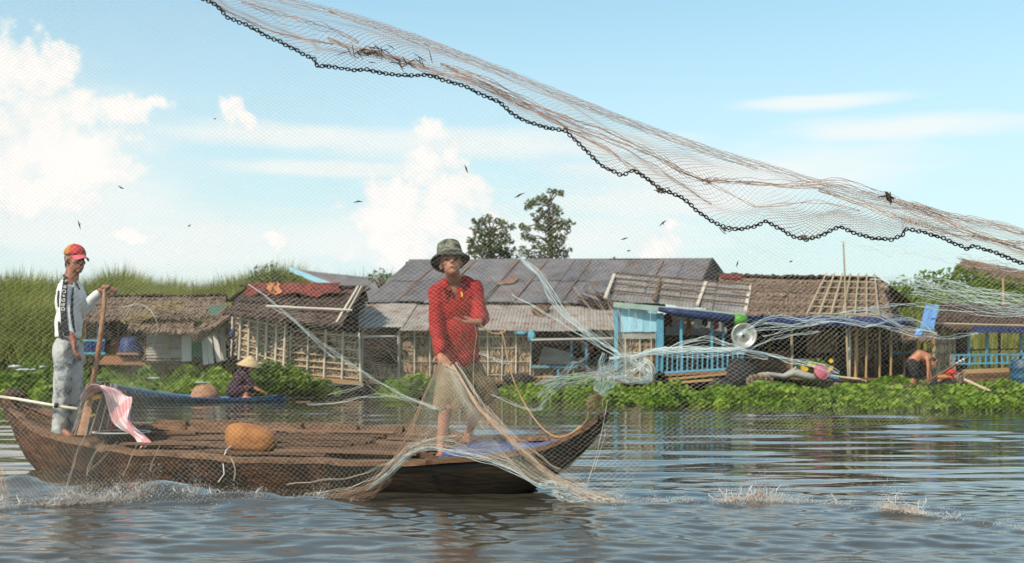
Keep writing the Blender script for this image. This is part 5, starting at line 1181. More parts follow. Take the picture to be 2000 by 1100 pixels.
# ---------------------------------------------------------------- fisherman in the red shirt
def red_man():
    root = thing('person', B(0, 0, .27), 'barefoot person in red shirt and camouflage bucket hat gathering the cast net at the bow', 'person')
    A = lambda px, py, d: P(px, py, d)
    neck = A(889, 550, 8.88); hc = A(881, 516, 8.80); R = basis((.10, -1, .42)); R = R @ Matrix.Rotation(.10, 3, 'Y')
    chest = A(893, 610, 8.86); pel = A(897, 712, 8.92)
    shL, elL, wrL = A(853, 570, 8.84), A(853, 642, 8.76), A(860, 693, 8.52)
    shR, elR, wrR = A(927, 563, 8.88), A(939, 622, 8.80), A(932, 629, 8.56)
    hipL, knL, anL = A(878, 722, 8.92), A(871, 798, 8.74), A(861, 868, 8.72)
    hipR, knR, anR = A(917, 722, 8.96), A(944, 785, 8.93), A(915, 846, 9.17)
    fL = A(862, 889, 8.60); fR = A(935, 865, 9.08)
    pr = head_prims(hc, R, neck, 1.10)+[('c', neck, chest+Vector((0, .03, 0)), .055, .07), ('e', chest+Vector((0, .03, 0)), (.12, .06, .16)), ('c', chest+Vector((0, .03, 0)), pel, .08, .09)]
    for a, b, c in ((shL, elL, wrL), (shR, elR, wrR)): pr += [('c', chest.lerp(a, .5), a, .06, .048), ('c', a, b, .046, .037), ('c', b, c, .038, .024)]
    for a, b, c, toe in ((hipL, knL, anL, fL), (hipR, knR, anR, fR)):
        d2 = (toe-c); fwd = Vector((d2.x, d2.y, 0)).normalized(); calf = b.lerp(c, .32)-fwd*.018; heel = c-fwd*.035+Vector((0, 0, -.052))
        gz = toe.z-.010
        pr += [('c', a, b, .066, .050), ('c', b, calf, .050, .050), ('c', calf, c, .050, .030), ('c', c, Vector((heel.x, heel.y, gz+.026)), .032, .028)]
        ball = Vector((c.x, c.y, gz+.020))+fwd*.125; pr += [('c', c+Vector((0, 0, -.015)), ball, .033, .022), ('c', Vector((heel.x, heel.y, gz+.02)), ball, .026, .022)]
        sd = fwd.cross(Vector((0, 0, 1)))
        for k, (o_, L) in enumerate(((-.032, .052), (-.014, .05), (.002, .045), (.017, .038), (.031, .03))):
            bb = ball+sd*o_+Vector((0, 0, -.006)); pr.append(('c', bb, bb+fwd*L+sd*o_*.25+Vector((0, 0, -.004)), .0125 if k == 0 else .0098, .0105 if k == 0 else .0085))
    pr += hand_prims(wrL, A(876, 721, 8.40)-wrL, (.25, -.9, .35), -1, .25, .16, 1.15, [.15, .3, .35, .5])
    pr += hand_prims(wrR, A(894, 629, 8.52)-wrR, (0, -.25, .97), -1, .3, .14, 1.1, [.2, .3, .4, .45])
    fuse('body', pr, .0065, mt['skin'], root, 3)
    face_bits(hc, R, root, 1.10)
    # shirt: loose, long sleeves, hem over the shorts, open collar
    sp = [('e', A(892, 595, 8.87), (.175, .125, .20)), ('e', A(896, 655, 8.87), (.160, .130, .20)), ('e', A(899, 698, 8.91), (.158, .14, .13)), ('e', A(889, 570, 8.87), (.15, .10, .09)),
          ('c', A(868, 557, 8.87), A(912, 552, 8.88), .058, .058),
          ('c', A(866, 564, 8.86), A(851, 574, 8.84), .066, .066), ('c', shL, elL, .067, .062), ('c', elL, wrL+Vector((0, .02, .03)), .062, .052), ('c', A(914, 558, 8.88), A(929, 568, 8.88), .064, .064), ('c', shR, elR, .065, .066), ('c', elR, wrR+Vector((.02, .05, .01)), .062, .055)]
    hem = A(900, 721, 8.9).z; nk = neck
    sh = fuse('shirt', sp, .009, mt['redshirt'], root, 4, folds(.0125, 10.5, 4, (1.1, .9, 1.2)), keep=lambda v: v.z > hem+.012*math.sin(v.x*22) and (v-(nk+Vector((-.005, -.075, -.01)))).length > .052 and not (abs(v.x-(nk.x-.003)) < .03*max(0, (v.z-(nk.z-.16))/.16) and v.z > nk.z-.15 and v.y < 8.85))
    m_ = sh.modifiers.new('s', 'SOLIDIFY'); m_.thickness = .006
    # collar flaps, placket, buttons
    for s_ in (-1, 1):
        pts = [nk+Vector((s_*.075, .03, .035)), nk+Vector((s_*.078, -.035, .025)), nk+Vector((s_*.055, -.085, -.02)), nk+Vector((s_*.022, -.118, -.085))]
        rows = [[p, p+Vector((s_*.030, -.018+.0*i, -.034-(.012*i))), p+Vector((s_*.020, -.028, -.050-(.008*i)))] for i, p in enumerate(pts)]
        mb = MB(); mb.grid(rows); o = mb.build('collar', mt['redshirt'], root, smooth=True); mm = o.modifiers.new('s', 'SOLIDIFY'); mm.thickness = .005
    for k in range(6):
        mb = MB(); ell_prim(mb, Vector((nk.x+.012+.004*k, 8.725-.010*min(k, 3), nk.z-.155-.072*k)), (.0075, .004, .0075)); mb.build('button', mt['darkwood'], root, smooth=True)
    board('pocket_label', A(903, 580, 8.728), A(901, 570, 8.738), .012, .004, mt['yellow'], root, up=(0, -1, 0))
    # shorts: wide khaki legs
    sp = [('e', A(898, 712, 8.92), (.165, .13, .12)), ('c', hipL+Vector((-.005, 0, 0)), A(877, 778, 8.80), .105, .098), ('c', A(866, 765, 8.80), A(865, 800, 8.77), .075, .088), ('c', A(890, 765, 8.80), A(889, 800, 8.78), .075, .082),
          ('c', hipR, A(936, 762, 8.93), .11, .105), ('c', A(924, 768, 8.93), A(926, 787, 8.93), .085, .085), ('c', A(948, 755, 8.93), A(957, 775, 8.93), .085, .085)]
    kL = A(870, 799, 8.8).z
    def keep_short(v):
        if v.x < A(902, 0, 8.85).x: return v.z > kL
        u = (v.x-A(902, 0, 8.9).x)/.3; return v.z > A(0, 806, 8.93).z+u*.125
    o = fuse('shorts', sp, .010, mt['khaki'], root, 4, folds(.007, 10, 9, (1.3, 1.3, .5)), keep=keep_short); mm = o.modifiers.new('s', 'SOLIDIFY'); mm.thickness = .006
    # hat
    hat = bpy.data.objects.new('bucket_hat', None); col.objects.link(hat); place(hat, root, hc); 
    c = hc+R @ Vector((0, -.012, .062))
    ring_hat('hat_crown', c, R, [(.104, .0, 1.1), (.102, .035, 1.1), (.096, .085, 1.08), (.088, .118, 1.05), (.076, .128, 1.03), (.001, .130, 1)], mt['camo'], hat)
    ring_hat('hat_brim', c, R, [(.102, .012, 1.1), (.122, -.006, 1.06), (.142, -.024, 1.02), (.153, -.038, 1.0)], mt['camo_dark'], hat, wob=.03, th=.005)
    ring_hat('hat_band', c, R, [(.1055, .006, 1.1), (.1050, .030, 1.1)], M('hat_band', (.30,.26,.17), (.12,.13,.09), (30,30,9), .8, .2, rnd=0), hat)
    mb = MB(); ell_prim(mb, hc+R @ Vector((0, -.025, .02)), (.084, .088, .080), R); mb.build('hair', mt['hair'], root, smooth=True)
    return A
red_man()
# ---------------------------------------------------------------- oarsman in white
def white_man():
    root = thing('person', B(-3.85, 0, .34), 'standing person in red cap, white striped track top and pale jeans leaning on an oar', 'person')
    D = 10.15; A = lambda px, py, dd=0: P(px, py, D+dd)
    hc = A(147, 507); R = basis((.80, -.60, -.06)); neck = A(139, 544)
    shN, elN, wrN = A(127, 568, -.10), A(131, 625, -.16), A(144, 668, -.20)        # near arm hanging
    shF, elF, wrF = A(150, 566, .10), A(166, 604, .12), A(197, 568, .02)            # far arm out to the oar
    pel = A(134, 672); chest = A(134, 600)
    hN, kN, aN = A(124, 680, -.07), A(122, 755, -.10), A(117, 838, -.10)
    hF, kF, aF = A(143, 680, .06), A(147, 755, .04), A(149, 838, .02)
    pr = head_prims(hc, R, neck, 1.08)+[('c', neck, chest, .06, .08), ('e', chest, (.09, .10, .18)), ('c', chest, pel, .09, .085)]
    for a, b, c in ((shN, elN, wrN), (shF, elF, wrF)): pr += [('c', chest.lerp(a, .6), a, .06, .055), ('c', a, b, .048, .038), ('c', b, c, .038, .025)]
    fwd = Vector((.85, -.5, 0)).normalized(); gz = zg(-3.9)-.06
    for a, b, c in ((hN, kN, aN), (hF, kF, aF)):
        pr += [('c', a, b, .062, .045), ('c', b, c, .045, .034), ('c', c, c+fwd*.13+Vector((0, 0, -.05)), .036, .025), ('c', c-fwd*.03+Vector((0, 0, -.04)), c+fwd*.12+Vector((0, 0, -.055)), .03, .024)]
        for k in range(5): q = c+fwd*.13+Vector((0, 0, -.058))+fwd.cross(Vector((0, 0, 1)))*(.015*(k-2)); pr.append(('c', q, q+fwd*(.045-.005*k), .010, .009))
    pr += hand_prims(wrN, A(146, 692, -.24)-wrN, (.9, .3, 0), 1, .55, .06, 1.15)
    pr += hand_prims(wrF, A(214, 563, -.02)-wrF, (.1, .25, -1), -1, .75, .08, 1.15)
    fuse('body', pr, .0075, mt['skin_dark'], root, 3); face_bits(hc, R, root, 1.02)
    # hair at the nape
    mb = MB(); ell_prim(mb, hc+R @ Vector((0, -.032, .008)), (.078, .078, .078), R); ell_prim(mb, hc+R @ Vector((0, -.072, -.045)), (.055, .035, .06), R); mb.build('hair', mt['hair'], root, smooth=True)
    # track top
    sp = [('e', A(134, 592), (.118, .15, .19)), ('e', A(134, 630), (.116, .145, .20)), ('e', A(134, 652), (.112, .14, .10)), ('c', A(127, 562, -.02), A(150, 562, .08), .065, .06), ('c', A(131, 555), A(142, 554), .060, .055),
          ('c', shN, elN, .068, .064), ('c', elN, A(139, 652, -.17), .062, .050), ('c', shF, elF, .066, .06), ('c', elF, A(190, 575, .03), .056, .044)]
    hem = A(0, 664).z
    fo = folds(.011, 11, 14, (1.3, 1.3, .7))
    o = fuse('track_top', sp, .010, mt['whiteshirt'], root, 4, fo, keep=lambda v: (v.z > hem+.02*math.sin(v.x*9) or (v.y < D-.13 and v.z > A(0, 668).z)) and (v-neck-Vector((.02, -.01, .03))).length > .058); m_ = o.modifiers.new('s', 'SOLIDIFY'); m_.thickness = .006
    # black stripes lying on the cloth: projected on to it from outside
    dg = bpy.context.evaluated_depsgraph_get(); dg.update()
    from mathutils.bvhtree import BVHTree
    me = o.data; o0 = origin(o); bv = BVHTree.FromPolygons([v.co+o0 for v in me.vertices], [tuple(p.vertices) for p in me.polygons])
    def wrap(px, py, lift=.006):
        q = A(px, py, -.8); dr = (A(px, py)-Vector((0, 0, H))).normalized(); hit = bv.ray_cast(q, dr, 2.0)
        return (hit[0]+hit[1]*(lift if hit[1].dot(dr) < 0 else -lift)) if hit[0] is not None else None
    def stripe(name, cl, mat, lift=.007, nw=6):
        rows = []
        for (x, y, w) in cl:
            r = [wrap(x-w/2+w*k/nw, y, lift) for k in range(nw+1)]
            if any(q is None for q in r): continue
            rows.append(r)
        if len(rows) < 2: return None
        mb = MB(); mb.grid(rows); ob = mb.build(name, mat, root, smooth=True); mm = ob.modifiers.new('s', 'SOLIDIFY'); mm.thickness = .003; mm.offset = 0; return ob
    def dense(pts, n=26):
        ys = np.linspace(pts[0][1], pts[-1][1], n); return [(float(np.interp(y, [p[1] for p in pts], [p[0] for p in pts])), float(y), float(np.interp(y, [p[1] for p in pts], [p[2] for p in pts]))) for y in ys]
    stripe('sleeve_stripe', dense([(128, 545, 8), (126, 566, 10), (124, 600, 11), (127, 640, 12), (133, 660, 11)]), mt['black_cloth'])
    stripe('side_stripe', dense([(142, 562, 2), (140, 580, 4), (139, 610, 5), (143, 640, 4), (146, 650, 2)]), mt['black_cloth'])
    stripe('side_stripe', dense([(115, 568, 2.5), (114, 585, 2.5), (115, 600, 1.5)]), mt['black_cloth'])
    stripe('side_stripe', dense([(116, 628, 2.5), (118, 645, 6), (121, 661, 8)]), mt['black_cloth'])
    # collar band and neck opening
    mb = MB(); mb.tube([neck+R @ Vector((.058*math.sin(a), .052*math.cos(a)-.005, .012+.02*math.cos(a)*-1)) for a in np.linspace(-2.9, 2.9, 18)], .013, 6); mb.build('collar', mt['black_cloth'], root, smooth=True)
    mb = MB(); mb.tube([A(147, 551, -.12), A(151, 558, -.13), A(156, 566, -.12)], [.012, .010, .006], 6); mb.build('collar_placket', mt['black_cloth'], root, smooth=True)
    # lettering running up the stripe: D&G star D&G
    def letters(txt, y0, y1):
        n = len(txt)
        for k, ch in enumerate(txt):
            y = lerp(y0, y1, (k+.5)/n); x = float(np.interp(y, [545, 566, 600, 640], [128, 126, 124, 127])); p = wrap(x, y, .011)
            if p is None: continue
            if ch == '*':
                mb = MB(); pts = []
                for q in range(10): a = q*math.pi/5; r = (.014 if q % 2 == 0 else .006); pts.append(p+Vector((math.sin(a)*r, -.003, math.cos(a)*r)))
                mb.v = pts; mb.f = [tuple(range(10))]; mb.build('printed_star', mt['white'], root); continue
            cu = bpy.data.curves.new('letter', 'FONT'); cu.body = ch; cu.size = .047; cu.extrude = .0006; cu.align_x = 'CENTER'; cu.align_y = 'CENTER'; cu.materials.append(mt['white']); cu.offset = .0008
            tmp = bpy.data.objects.new('tmp', cu); col.objects.link(tmp); dg2 = bpy.context.evaluated_depsgraph_get(); me2 = bpy.data.meshes.new_from_object(tmp.evaluated_get(dg2)); bpy.data.objects.remove(tmp)
            ob = bpy.data.objects.new('printed_letter', me2); col.objects.link(ob); ob.rotation_euler = (math.radians(90), math.radians(-90), 0); place(ob, root, p+Vector((0, -.004, 0)))
    letters('D&G*D&G', 608, 549)
    # jeans
    sp = [('e', A(134, 674), (.108, .12, .10)), ('c', hN, kN, .092, .076), ('c', kN, A(119, 825, -.1), .076, .074), ('c', A(119, 825, -.1), A(117, 845, -.1), .066, .072), ('c', hF, kF, .092, .074), ('c', kF, A(150, 825, .02), .074, .070), ('c', A(150, 822, .02), A(150, 842, .02), .064, .068)]
    bot = A(0, 848).z
    o = fuse('jeans', sp, .010, mt['jeans'], root, 3, folds(.015, 13, 27, (1.3, 1.3, .9)), keep=lambda v: v.z > bot and v.z < A(0, 658).z); m_ = o.modifiers.new('s', 'SOLIDIFY'); m_.thickness = .006
    # cap
    cap = bpy.data.objects.new('cap', None); col.objects.link(cap); place(cap, root, hc); c = hc+R @ Vector((0, -.008, .040))
    def dome(name, a0, a1, mat):
        rows = []
        for k in range(9):
            th = math.pi/2*k/8; rows.append([c+R @ Vector((.089*math.cos(th)*math.sin(a), .103*math.cos(th)*math.cos(a), .098*math.sin(th)**.9)) for a in np.linspace(a0, a1, 20)])
        mb = MB(); mb.grid(rows); ob = mb.build(name, mat, cap, smooth=True); mm = ob.modifiers.new('s', 'SOLIDIFY'); mm.thickness = .003
    dome('front_panel', -1.15, 1.15, mt['cap_red']); dome('back_panel', 1.15, 5.13, mt['cap_orange'])
    rows = []
    for k in range(7):
        u = k/6; rows.append([c+R @ Vector((.084*math.sin(a)*(1-.05*u), .098*math.cos(a)+.085*u*math.cos(a*.9)**.6, -.004-.030*u-.018*abs(a)**2*u+.014*(1-abs(a)))) for a in np.linspace(-1.05, 1.05, 15)])
    mb = MB(); mb.grid(rows); ob = mb.build('peak', mt['cap_brim'], cap, smooth=True); mm = ob.modifiers.new('s', 'SOLIDIFY'); mm.thickness = .005
    mb = MB(); ell_prim(mb, c+Vector((0, 0, .099)), (.009, .009, .005)); mb.build('cap_button', mt['cap_red'], cap, smooth=True)
    # the oar
    oar = thing('wooden_oar', P(172, 760, D), 'long orange-brown oar held upright by the capped oarsman', 'oar')
    mb = MB(); mb.tube([P(206, 556, D-.06), P(203, 600, D-.06), P(193, 680, D-.05), P(184, 735, D-.02), P(176, 772, D+.02), P(170, 800, D+.05)], [.022, .021, .023, .025, .026, .026], 8); mb.build('shaft', mt['oar'], oar, smooth=True)
    mb = MB(); mb.tube([P(207, 561, D-.06), P(201, 561, D-.06), P(214, 560, D-.08)], .020, 8); mb.build('grip', mt['oar'], oar, smooth=True)
    pts = [(178, 765, .026), (166, 815, .035), (158, 850, .04), (142, 905, .06), (133, 945, .03)]
    rows = []
    for px, py, w in pts:
        d_ = lerp(D-.1, 8.6, (py-765)/180.) if py > 800 else D-.1; c2 = P(px, py, d_); rows.append([c2+Vector((-w, .01, 0)), c2+Vector((0, -.012, 0)), c2+Vector((w, .01, 0)), c2+Vector((0, .022, 0))])
    mb = MB(); mb.grid(rows[:3], True); mb.build('blade', mt['oar'], oar)
white_man()
# ---------------------------------------------------------------- woman in the canoe
def blue_canoe():
    root = thing('blue_canoe', P(370, 785, 24.6), 'long low dark blue canoe carrying a woman in a conical hat', 'canoe')
    ln = [(180,747,23.2,.03),(200,751,23.3,.14),(235,757,23.5,.26),(290,767,23.9,.36),(360,776,24.1,.42),(430,779,24.2,.42),(500,778,24.2,.34),(540,775,24.2,.18),(556,772,24.2,.03)]
    rows = []; inner = []
    for px, py, d, w in ln:
        c = P(px, py, d); kz = min(c.z-.03, max(-.10, c.z-.26)); r = []; q = []
        for k in range(11):
            s = k/5-1; a = abs(s); z = kz+(c.z-kz)*a**1.6; r.append(Vector((c.x, c.y+s*w, z))); q.append(Vector((c.x, c.y+s*w*.88, min(c.z-.004, z+.03))))
        rows.append(r+q[::-1])
    mb = MB(); mb.grid(rows, True); mb.f.append(tuple(range(22))); mb.f.append(tuple(8*22+k for k in range(22))[::-1]); mb.build('hull', mt['canoe_blue'], root, smooth=True)
    for s in (-1, 1):
        mb = MB(); mb.tube([P(px, py, d)+Vector((0, s*w*.96, .012)) for px, py, d, w in ln], .022, 6); mb.build('gunwale', mt['blue'] if s > 0 else mt['blue_deep'], root, smooth=True)
    for px, py, d in ((250, 761, 23.6), (330, 773, 24.0), (400, 778, 24.15)): board('thwart', P(px, py, d)+Vector((0, -.3, -.02)), P(px, py, d)+Vector((0, .3, -.02)), .16, .03, mt['wood'], root)
    board('floor_plank', P(250, 764, 23.6)+Vector((0, 0, -.02)), P(385, 778, 24.1)+Vector((0, 0, -.02)), .30, .03, mt['wood'], root)
    sk = thing('brown_sack', P(403, 778, 24.1), 'rounded brown sack lying in the canoe beside the hatted woman', 'sack'); blobby('sack_body', P(400, 775, 24.1), (.31, .24, .26), mt['oar'], sk, 6, .2, 1.4)
    D = 24.2; A = lambda px, py, dd=0: P(px, py, D+dd)
    w = thing('person', A(475, 778), 'woman in conical straw hat and dark clothes crouching in the blue canoe', 'person')
    hc = A(489, 716); R = basis((.9, -.35, -.35)); neck = A(476, 724)
    pr = head_prims(hc, R, neck, 1.0)+[('c', A(474, 728), A(462, 762), .12, .16), ('c', A(476, 730, -.12), A(488, 748, -.16), .05, .045), ('c', A(488, 748, -.16), A(501, 760, -.18), .042, .03), ('c', A(478, 730, .12), A(492, 750, .1), .05, .045), ('c', A(492, 750, .1), A(506, 762, .0), .042, .03),
        ('c', A(464, 764, -.1), A(487, 758, -.15), .09, .06), ('c', A(487, 758, -.15), A(478, 776, -.15), .058, .04), ('c', A(464, 764, .1), A(490, 760, .12), .09, .06), ('c', A(490, 760, .12), A(484, 777, .1), .055, .04), ('c', A(476, 777, -.18), A(489, 778, -.2), .035, .028)]
    pr += hand_prims(A(501, 760, -.18), (1, -.2, -.3), (0, 0, -1), 1, .5, .1, 1.1)+hand_prims(A(506, 762, 0), (1, -.2, -.3), (0, 0, -1), -1, .5, .1, 1.1)
    fuse('body', pr, .012, mt['skin_wet'], w, 3)
    sp = [('c', A(474, 727), A(461, 760), .135, .19), ('e', A(460, 766), (.22, .2, .14)), ('c', A(476, 731, -.12), A(488, 748, -.16), .065, .06), ('c', A(488, 748, -.16), A(496, 756, -.17), .055, .045), ('c', A(478, 731, .12), A(492, 750, .1), .065, .06), ('c', A(464, 764, -.1), A(486, 760, -.15), .11, .08), ('c', A(464, 764, .1), A(490, 761, .12), .11, .08)]
    fuse('clothes', sp, .014, mt['purple'], w, 3, folds(.012, 9, 3))
    c = hc+Vector((-.02, 0, .02)); Rh = basis((.9, -.35, -.16))
    ring_hat('conical_hat', c, Rh, [(.275, .0, 1), (.19, .075, 1), (.10, .155, 1), (.03, .21, 1), (.002, .222, 1)], mt['straw'], w, th=.006)
    for r, z in ((.272, .002), (.20, .067), (.13, .128)): 
        mb = MB(); mb.tube([c+Rh @ Vector((r*math.cos(a), r*math.sin(a), z)) for a in np.linspace(0, 6.283, 25)], .004, 4, cap=False); mb.build('hat_hoop', mt['bamboo'], w)
    mb = MB(); ell_prim(mb, hc+R @ Vector((0, -.03, .0)), (.08, .08, .10), R); mb.build('hair', mt['hair'], w, smooth=True)
blue_canoe()
# ---------------------------------------------------------------- man bending over a canoe at the right
def bending_man():
    D = 25.6
    c_ = thing('grey_canoe', P(1700, 757, D), 'weathered grey canoe moored in the water plants under the bending man', 'canoe')
    ln = [(1600,742,25.6,.06),(1640,748,25.6,.25),(1700,752,25.6,.33),(1770,751,25.6,.35),(1820,746,25.6,.30),(1855,736,25.6,.18),(1884,724,25.6,.03)]
    rows = []
    for px, py, d, w in ln:
        c = P(px, py, d); kz = min(c.z-.04, max(-.10, c.z-.30)); r = []; q = []
        for k in range(9): s = k/4-1; a = abs(s); z = kz+(c.z-kz)*a**1.6; r.append(Vector((c.x, c.y+s*w, z))); q.append(Vector((c.x, c.y+s*w*.86, min(c.z-.004, z+.04))))
        rows.append(r+q[::-1])
    mb = MB(); mb.grid(rows, True); mb.f.append(tuple(range(18))); mb.f.append(tuple(6*18+k for k in range(18))[::-1]); mb.build('hull', mt['thatch'], c_, smooth=True)
    for px, py in ((1690, 751), (1760, 751)): board('thwart', P(px, py, D)+Vector((0, -.3, 0)), P(px, py, D)+Vector((0, .3, 0)), .12, .03, mt['wood'], c_)
    A = lambda px, py, dd=0: P(px, py, D+dd)
    w = thing('person', A(1785, 748), 'shirtless person in dark shorts bending down over the grey canoe', 'person')
    hipN, hipF = A(1780, 710, -.08), A(1782, 710, .10); sh = A(1811, 699); 
    pr = [('c', A(1781, 708), A(1796, 693), .12, .11), ('c', A(1796, 693), A(1810, 699), .115, .115), ('c', A(1811, 700, -.12), A(1813, 718, -.18), .045, .038), ('c', A(1813, 718, -.18), A(1812, 736, -.2), .036, .025), ('c', A(1811, 700, .14), A(1816, 718, .16), .045, .038), ('c', A(1816, 718, .16), A(1818, 734, .14), .036, .025),
          ('c', hipN, A(1787, 730, -.1), .085, .058), ('c', A(1787, 730, -.1), A(1781, 750, -.1), .055, .035), ('c', hipF, A(1794, 730, .1), .085, .058), ('c', A(1794, 730, .1), A(1791, 750, .1), .055, .035), ('c', A(1781, 751, -.1), A(1788, 752, -.16), .034, .026), ('c', A(1791, 751, .1), A(1798, 752, .06), .034, .026)]
    R = basis((.5, -.2, -.85), (.8, 0, .5)); hc = A(1822, 708, .0); pr += head_prims(hc, R, A(1812, 701), .95)
    pr += hand_prims(A(1812, 736, -.2), (0, -.1, -1), (-1, 0, 0), 1, .3)+hand_prims(A(1818, 734, .14), (0, -.1, -1), (-1, 0, 0), -1, .3)
    fuse('body', pr, .013, mt['skin_wet'], w, 3)
    fuse('shorts', [('c', A(1780, 712), A(1783, 710), .15, .14), ('c', hipN, A(1787, 732, -.1), .115, .105), ('c', hipF, A(1794, 732, .1), .115, .105)], .015, mt['black_cloth'], w, 3, folds(.01, 9, 3))
    mb = MB(); ell_prim(mb, hc+R @ Vector((0, -.03, .02)), (.078, .085, .085), R); mb.build('hair', mt['hair'], w, smooth=True)
    # clutter on the landing
    def clutter(name, label, cat, fn):
        r = thing(name, P(*fn[0]), label, cat); fn[1](r)
    t = thing('pink_basin', A(1605, 735, -.4), 'faded pink round plastic basin tipped on its side above the water plants', 'basin'); c = A(1603, 727, -.4); Rb = basis((.35, -.8, .4))
    rows = []
    for r, y in ((.01, -.10), (.11, -.10), (.155, -.02), (.175, .03), (.19, .03)): rows.append([c+Rb @ Vector((math.cos(k*.2618)*r, y, math.sin(k*.2618)*r)) for k in range(24)])
    mb = MB(); mb.grid([[(p) for p in r] for r in rows], True); o = mb.build('basin_body', mt['pink'], t, smooth=True); s = o.modifiers.new('s', 'SOLIDIFY'); s.thickness = .01
    mb = MB(); ell_prim(mb, c+Rb @ Vector((0, .0, 0)), (.17, .06, .17), Rb); mb.build('contents', mt['pink'], t, smooth=True)
    t = thing('pale_log', A(1500, 735), 'pale driftwood log lying along the platform edge', 'log'); rows = None
    mb = MB(); mb.tube([A(1478, 733, -.2), A(1500, 731, -.2), A(1530, 735, -.2), A(1550, 727, -.2), A(1580, 736, -.2), A(1612, 742, -.2)], [.05, .055, .06, .10, .09, .04], 8); mb.build('log_body', mt['tin_pale'], t, smooth=True)
    mb = MB(); mb.tube([A(1550, 727, -.2), A(1554, 717, -.3)], [.05, .02], 6); mb.build('branch_stub', mt['tin_pale'], t, smooth=True)
    t = thing('orange_pole_bundle', A(1640, 742), 'bundle of orange-brown poles lying low behind the water plants', 'poles')
    for k in range(5): pole('pole', A(1612+k*5, 733+k*1.5, .1), A(1680+k*3, 741+k, -.1), .03, mt['wood_red'] if k % 2 else mt['bamboo'], t)
    t = thing('blue_plank', A(1625, 742, -.3), 'small bright blue plank beside the pink basin', 'plank'); board('plank_body', A(1612, 736, -.35), A(1640, 741, -.35), .10, .04, mt['blue_deep'], t, up=(0, -1, 0)); board('plank_edge', A(1612, 734, -.36), A(1638, 739, -.36), .03, .04, mt['blue'], t, up=(0, -1, 0))
    t = thing('fallen_pole', A(1910, 755), 'short pinkish pole slanting into the water plants at the right', 'pole'); pole('pole_shaft', A(1884, 742, -.7), A(1938, 766, -1.4), .035, mt['bamboo'], t)
    t = thing('canoe_oar', A(1860, 730), 'thin dark oar with white rings propped over the grey canoe', 'oar'); pole('shaft', A(1800, 752, -.4), A(1892, 697, -.4), .028, mt['wood'], t)
    for px, py in ((1868, 711), (1874, 707), (1880, 704)): 
        pole('white_ring', A(px, py, -.4), A(px+3, py-2, -.4), .034, mt['white'], t)
    t = thing('red_yellow_cloth', A(1850, 738, -.35), 'crumpled red and orange cloth on the grey canoe\'s bow', 'cloth'); blobby('red_part', A(1856, 728, -.35), (.13, .1, .09), mt['redplastic'], t, 3, .4, 2.4, False); blobby('orange_part', A(1842, 737, -.38), (.16, .1, .06), mt['orange_cloth'], t, 5, .4, 2.4, False); blobby('red_part', A(1852, 738, -.36), (.14, .1, .05), mt['redplastic'], t, 8, .4, 2.4, False)
    t = thing('wicker_trap', A(1570, 752, -.8), 'brown round wicker trap half hidden in the water plants', 'trap'); rows = []
    for k in range(9): th = math.pi*(k+.2)/8.4; rows.append([A(1484, 745, -.7)+Vector((-.3*math.cos(th), .16*math.sin(th)*math.cos(q*.45), .16*math.sin(th)*math.sin(q*.45))) for q in range(14)])
    mb = MB(); mb.grid(rows, True); o = mb.build('wicker_body', mt['leafwall'], t); s = o.modifiers.new('w', 'WIREFRAME'); s.thickness = .02
bending_man()
def litter():
    rr = random.Random(14)
    for k, (px, py, w, h_, lb) in enumerate(((28, 716, 9, 5, 'white plastic scrap at the foot of the reeds, leftmost'), (83, 717, 5, 4, 'small white scrap in the scrub just left of the standing man'), (45, 722, 14, 3, 'flat white sheet scrap lying below the leftmost scrap'), (300, 738, 10, 2, 'pale scrap floating among the plants in front of the shack'), (393, 747, 12, 2, 'long white scrap floating near the canoe under the green door'), (66, 722, 4, 3, 'tiny white scrap between the two left bank scraps'))):
        d = 26.4 if px < 100 else 25.6; o = blobby('plastic_scrap', P(px, py, d), (w/F*d*1.1, .12, h_/F*d*.55), mt['white_plastic'], None, k, .5, 2.2, False); tag(o, lb, 'litter', 'plastic litter along the bank')
        me = o.data; c = P(px, py, d)
        for v in me.vertices: v.co -= c
        o.location = c
litter()
# ================================================================== THE CAST NET
net = thing('cast_net', P(870, 705, 8.4), 'huge fine cast net flying across the whole scene, rimmed with a dark chain', 'fishing net')
def seg_mesh(name, A_, B_, r, mat, parent, kind='stuff', label=None):
    """thread segments as three sided prisms"""
    A_ = np.asarray(A_, float); B_ = np.asarray(B_, float); d = B_-A_; L = np.linalg.norm(d, axis=1); ok = L > 1e-5; A_, B_, d, L = A_[ok], B_[ok], d[ok], L[ok]; d = d/L[:, None]
    rr_ = (np.asarray(r)[ok] if np.ndim(r) else np.full(len(A_), r))[:, None]
    up = np.tile([.13, .95, .28], (len(A_), 1)); a = np.cross(d, up); a /= np.linalg.norm(a, axis=1)[:, None]; b = np.cross(d, a)
    V = []
    for Q in (A_, B_):
        for k in range(3): t = 2*math.pi*k/3; V.append(Q+(a*math.cos(t)+b*math.sin(t))*rr_)
    V = np.stack(V, 1).reshape(-1, 3); i = np.arange(len(A_))*6
    Fc = np.concatenate([np.stack([i+k, i+(k+1) % 3, i+3+(k+1) % 3, i+3+k], 1) for k in range(3)])
    o = np_obj(name, V, Fc, mat, parent); o['kind'] = kind
    if label: o['label'] = label
    return o
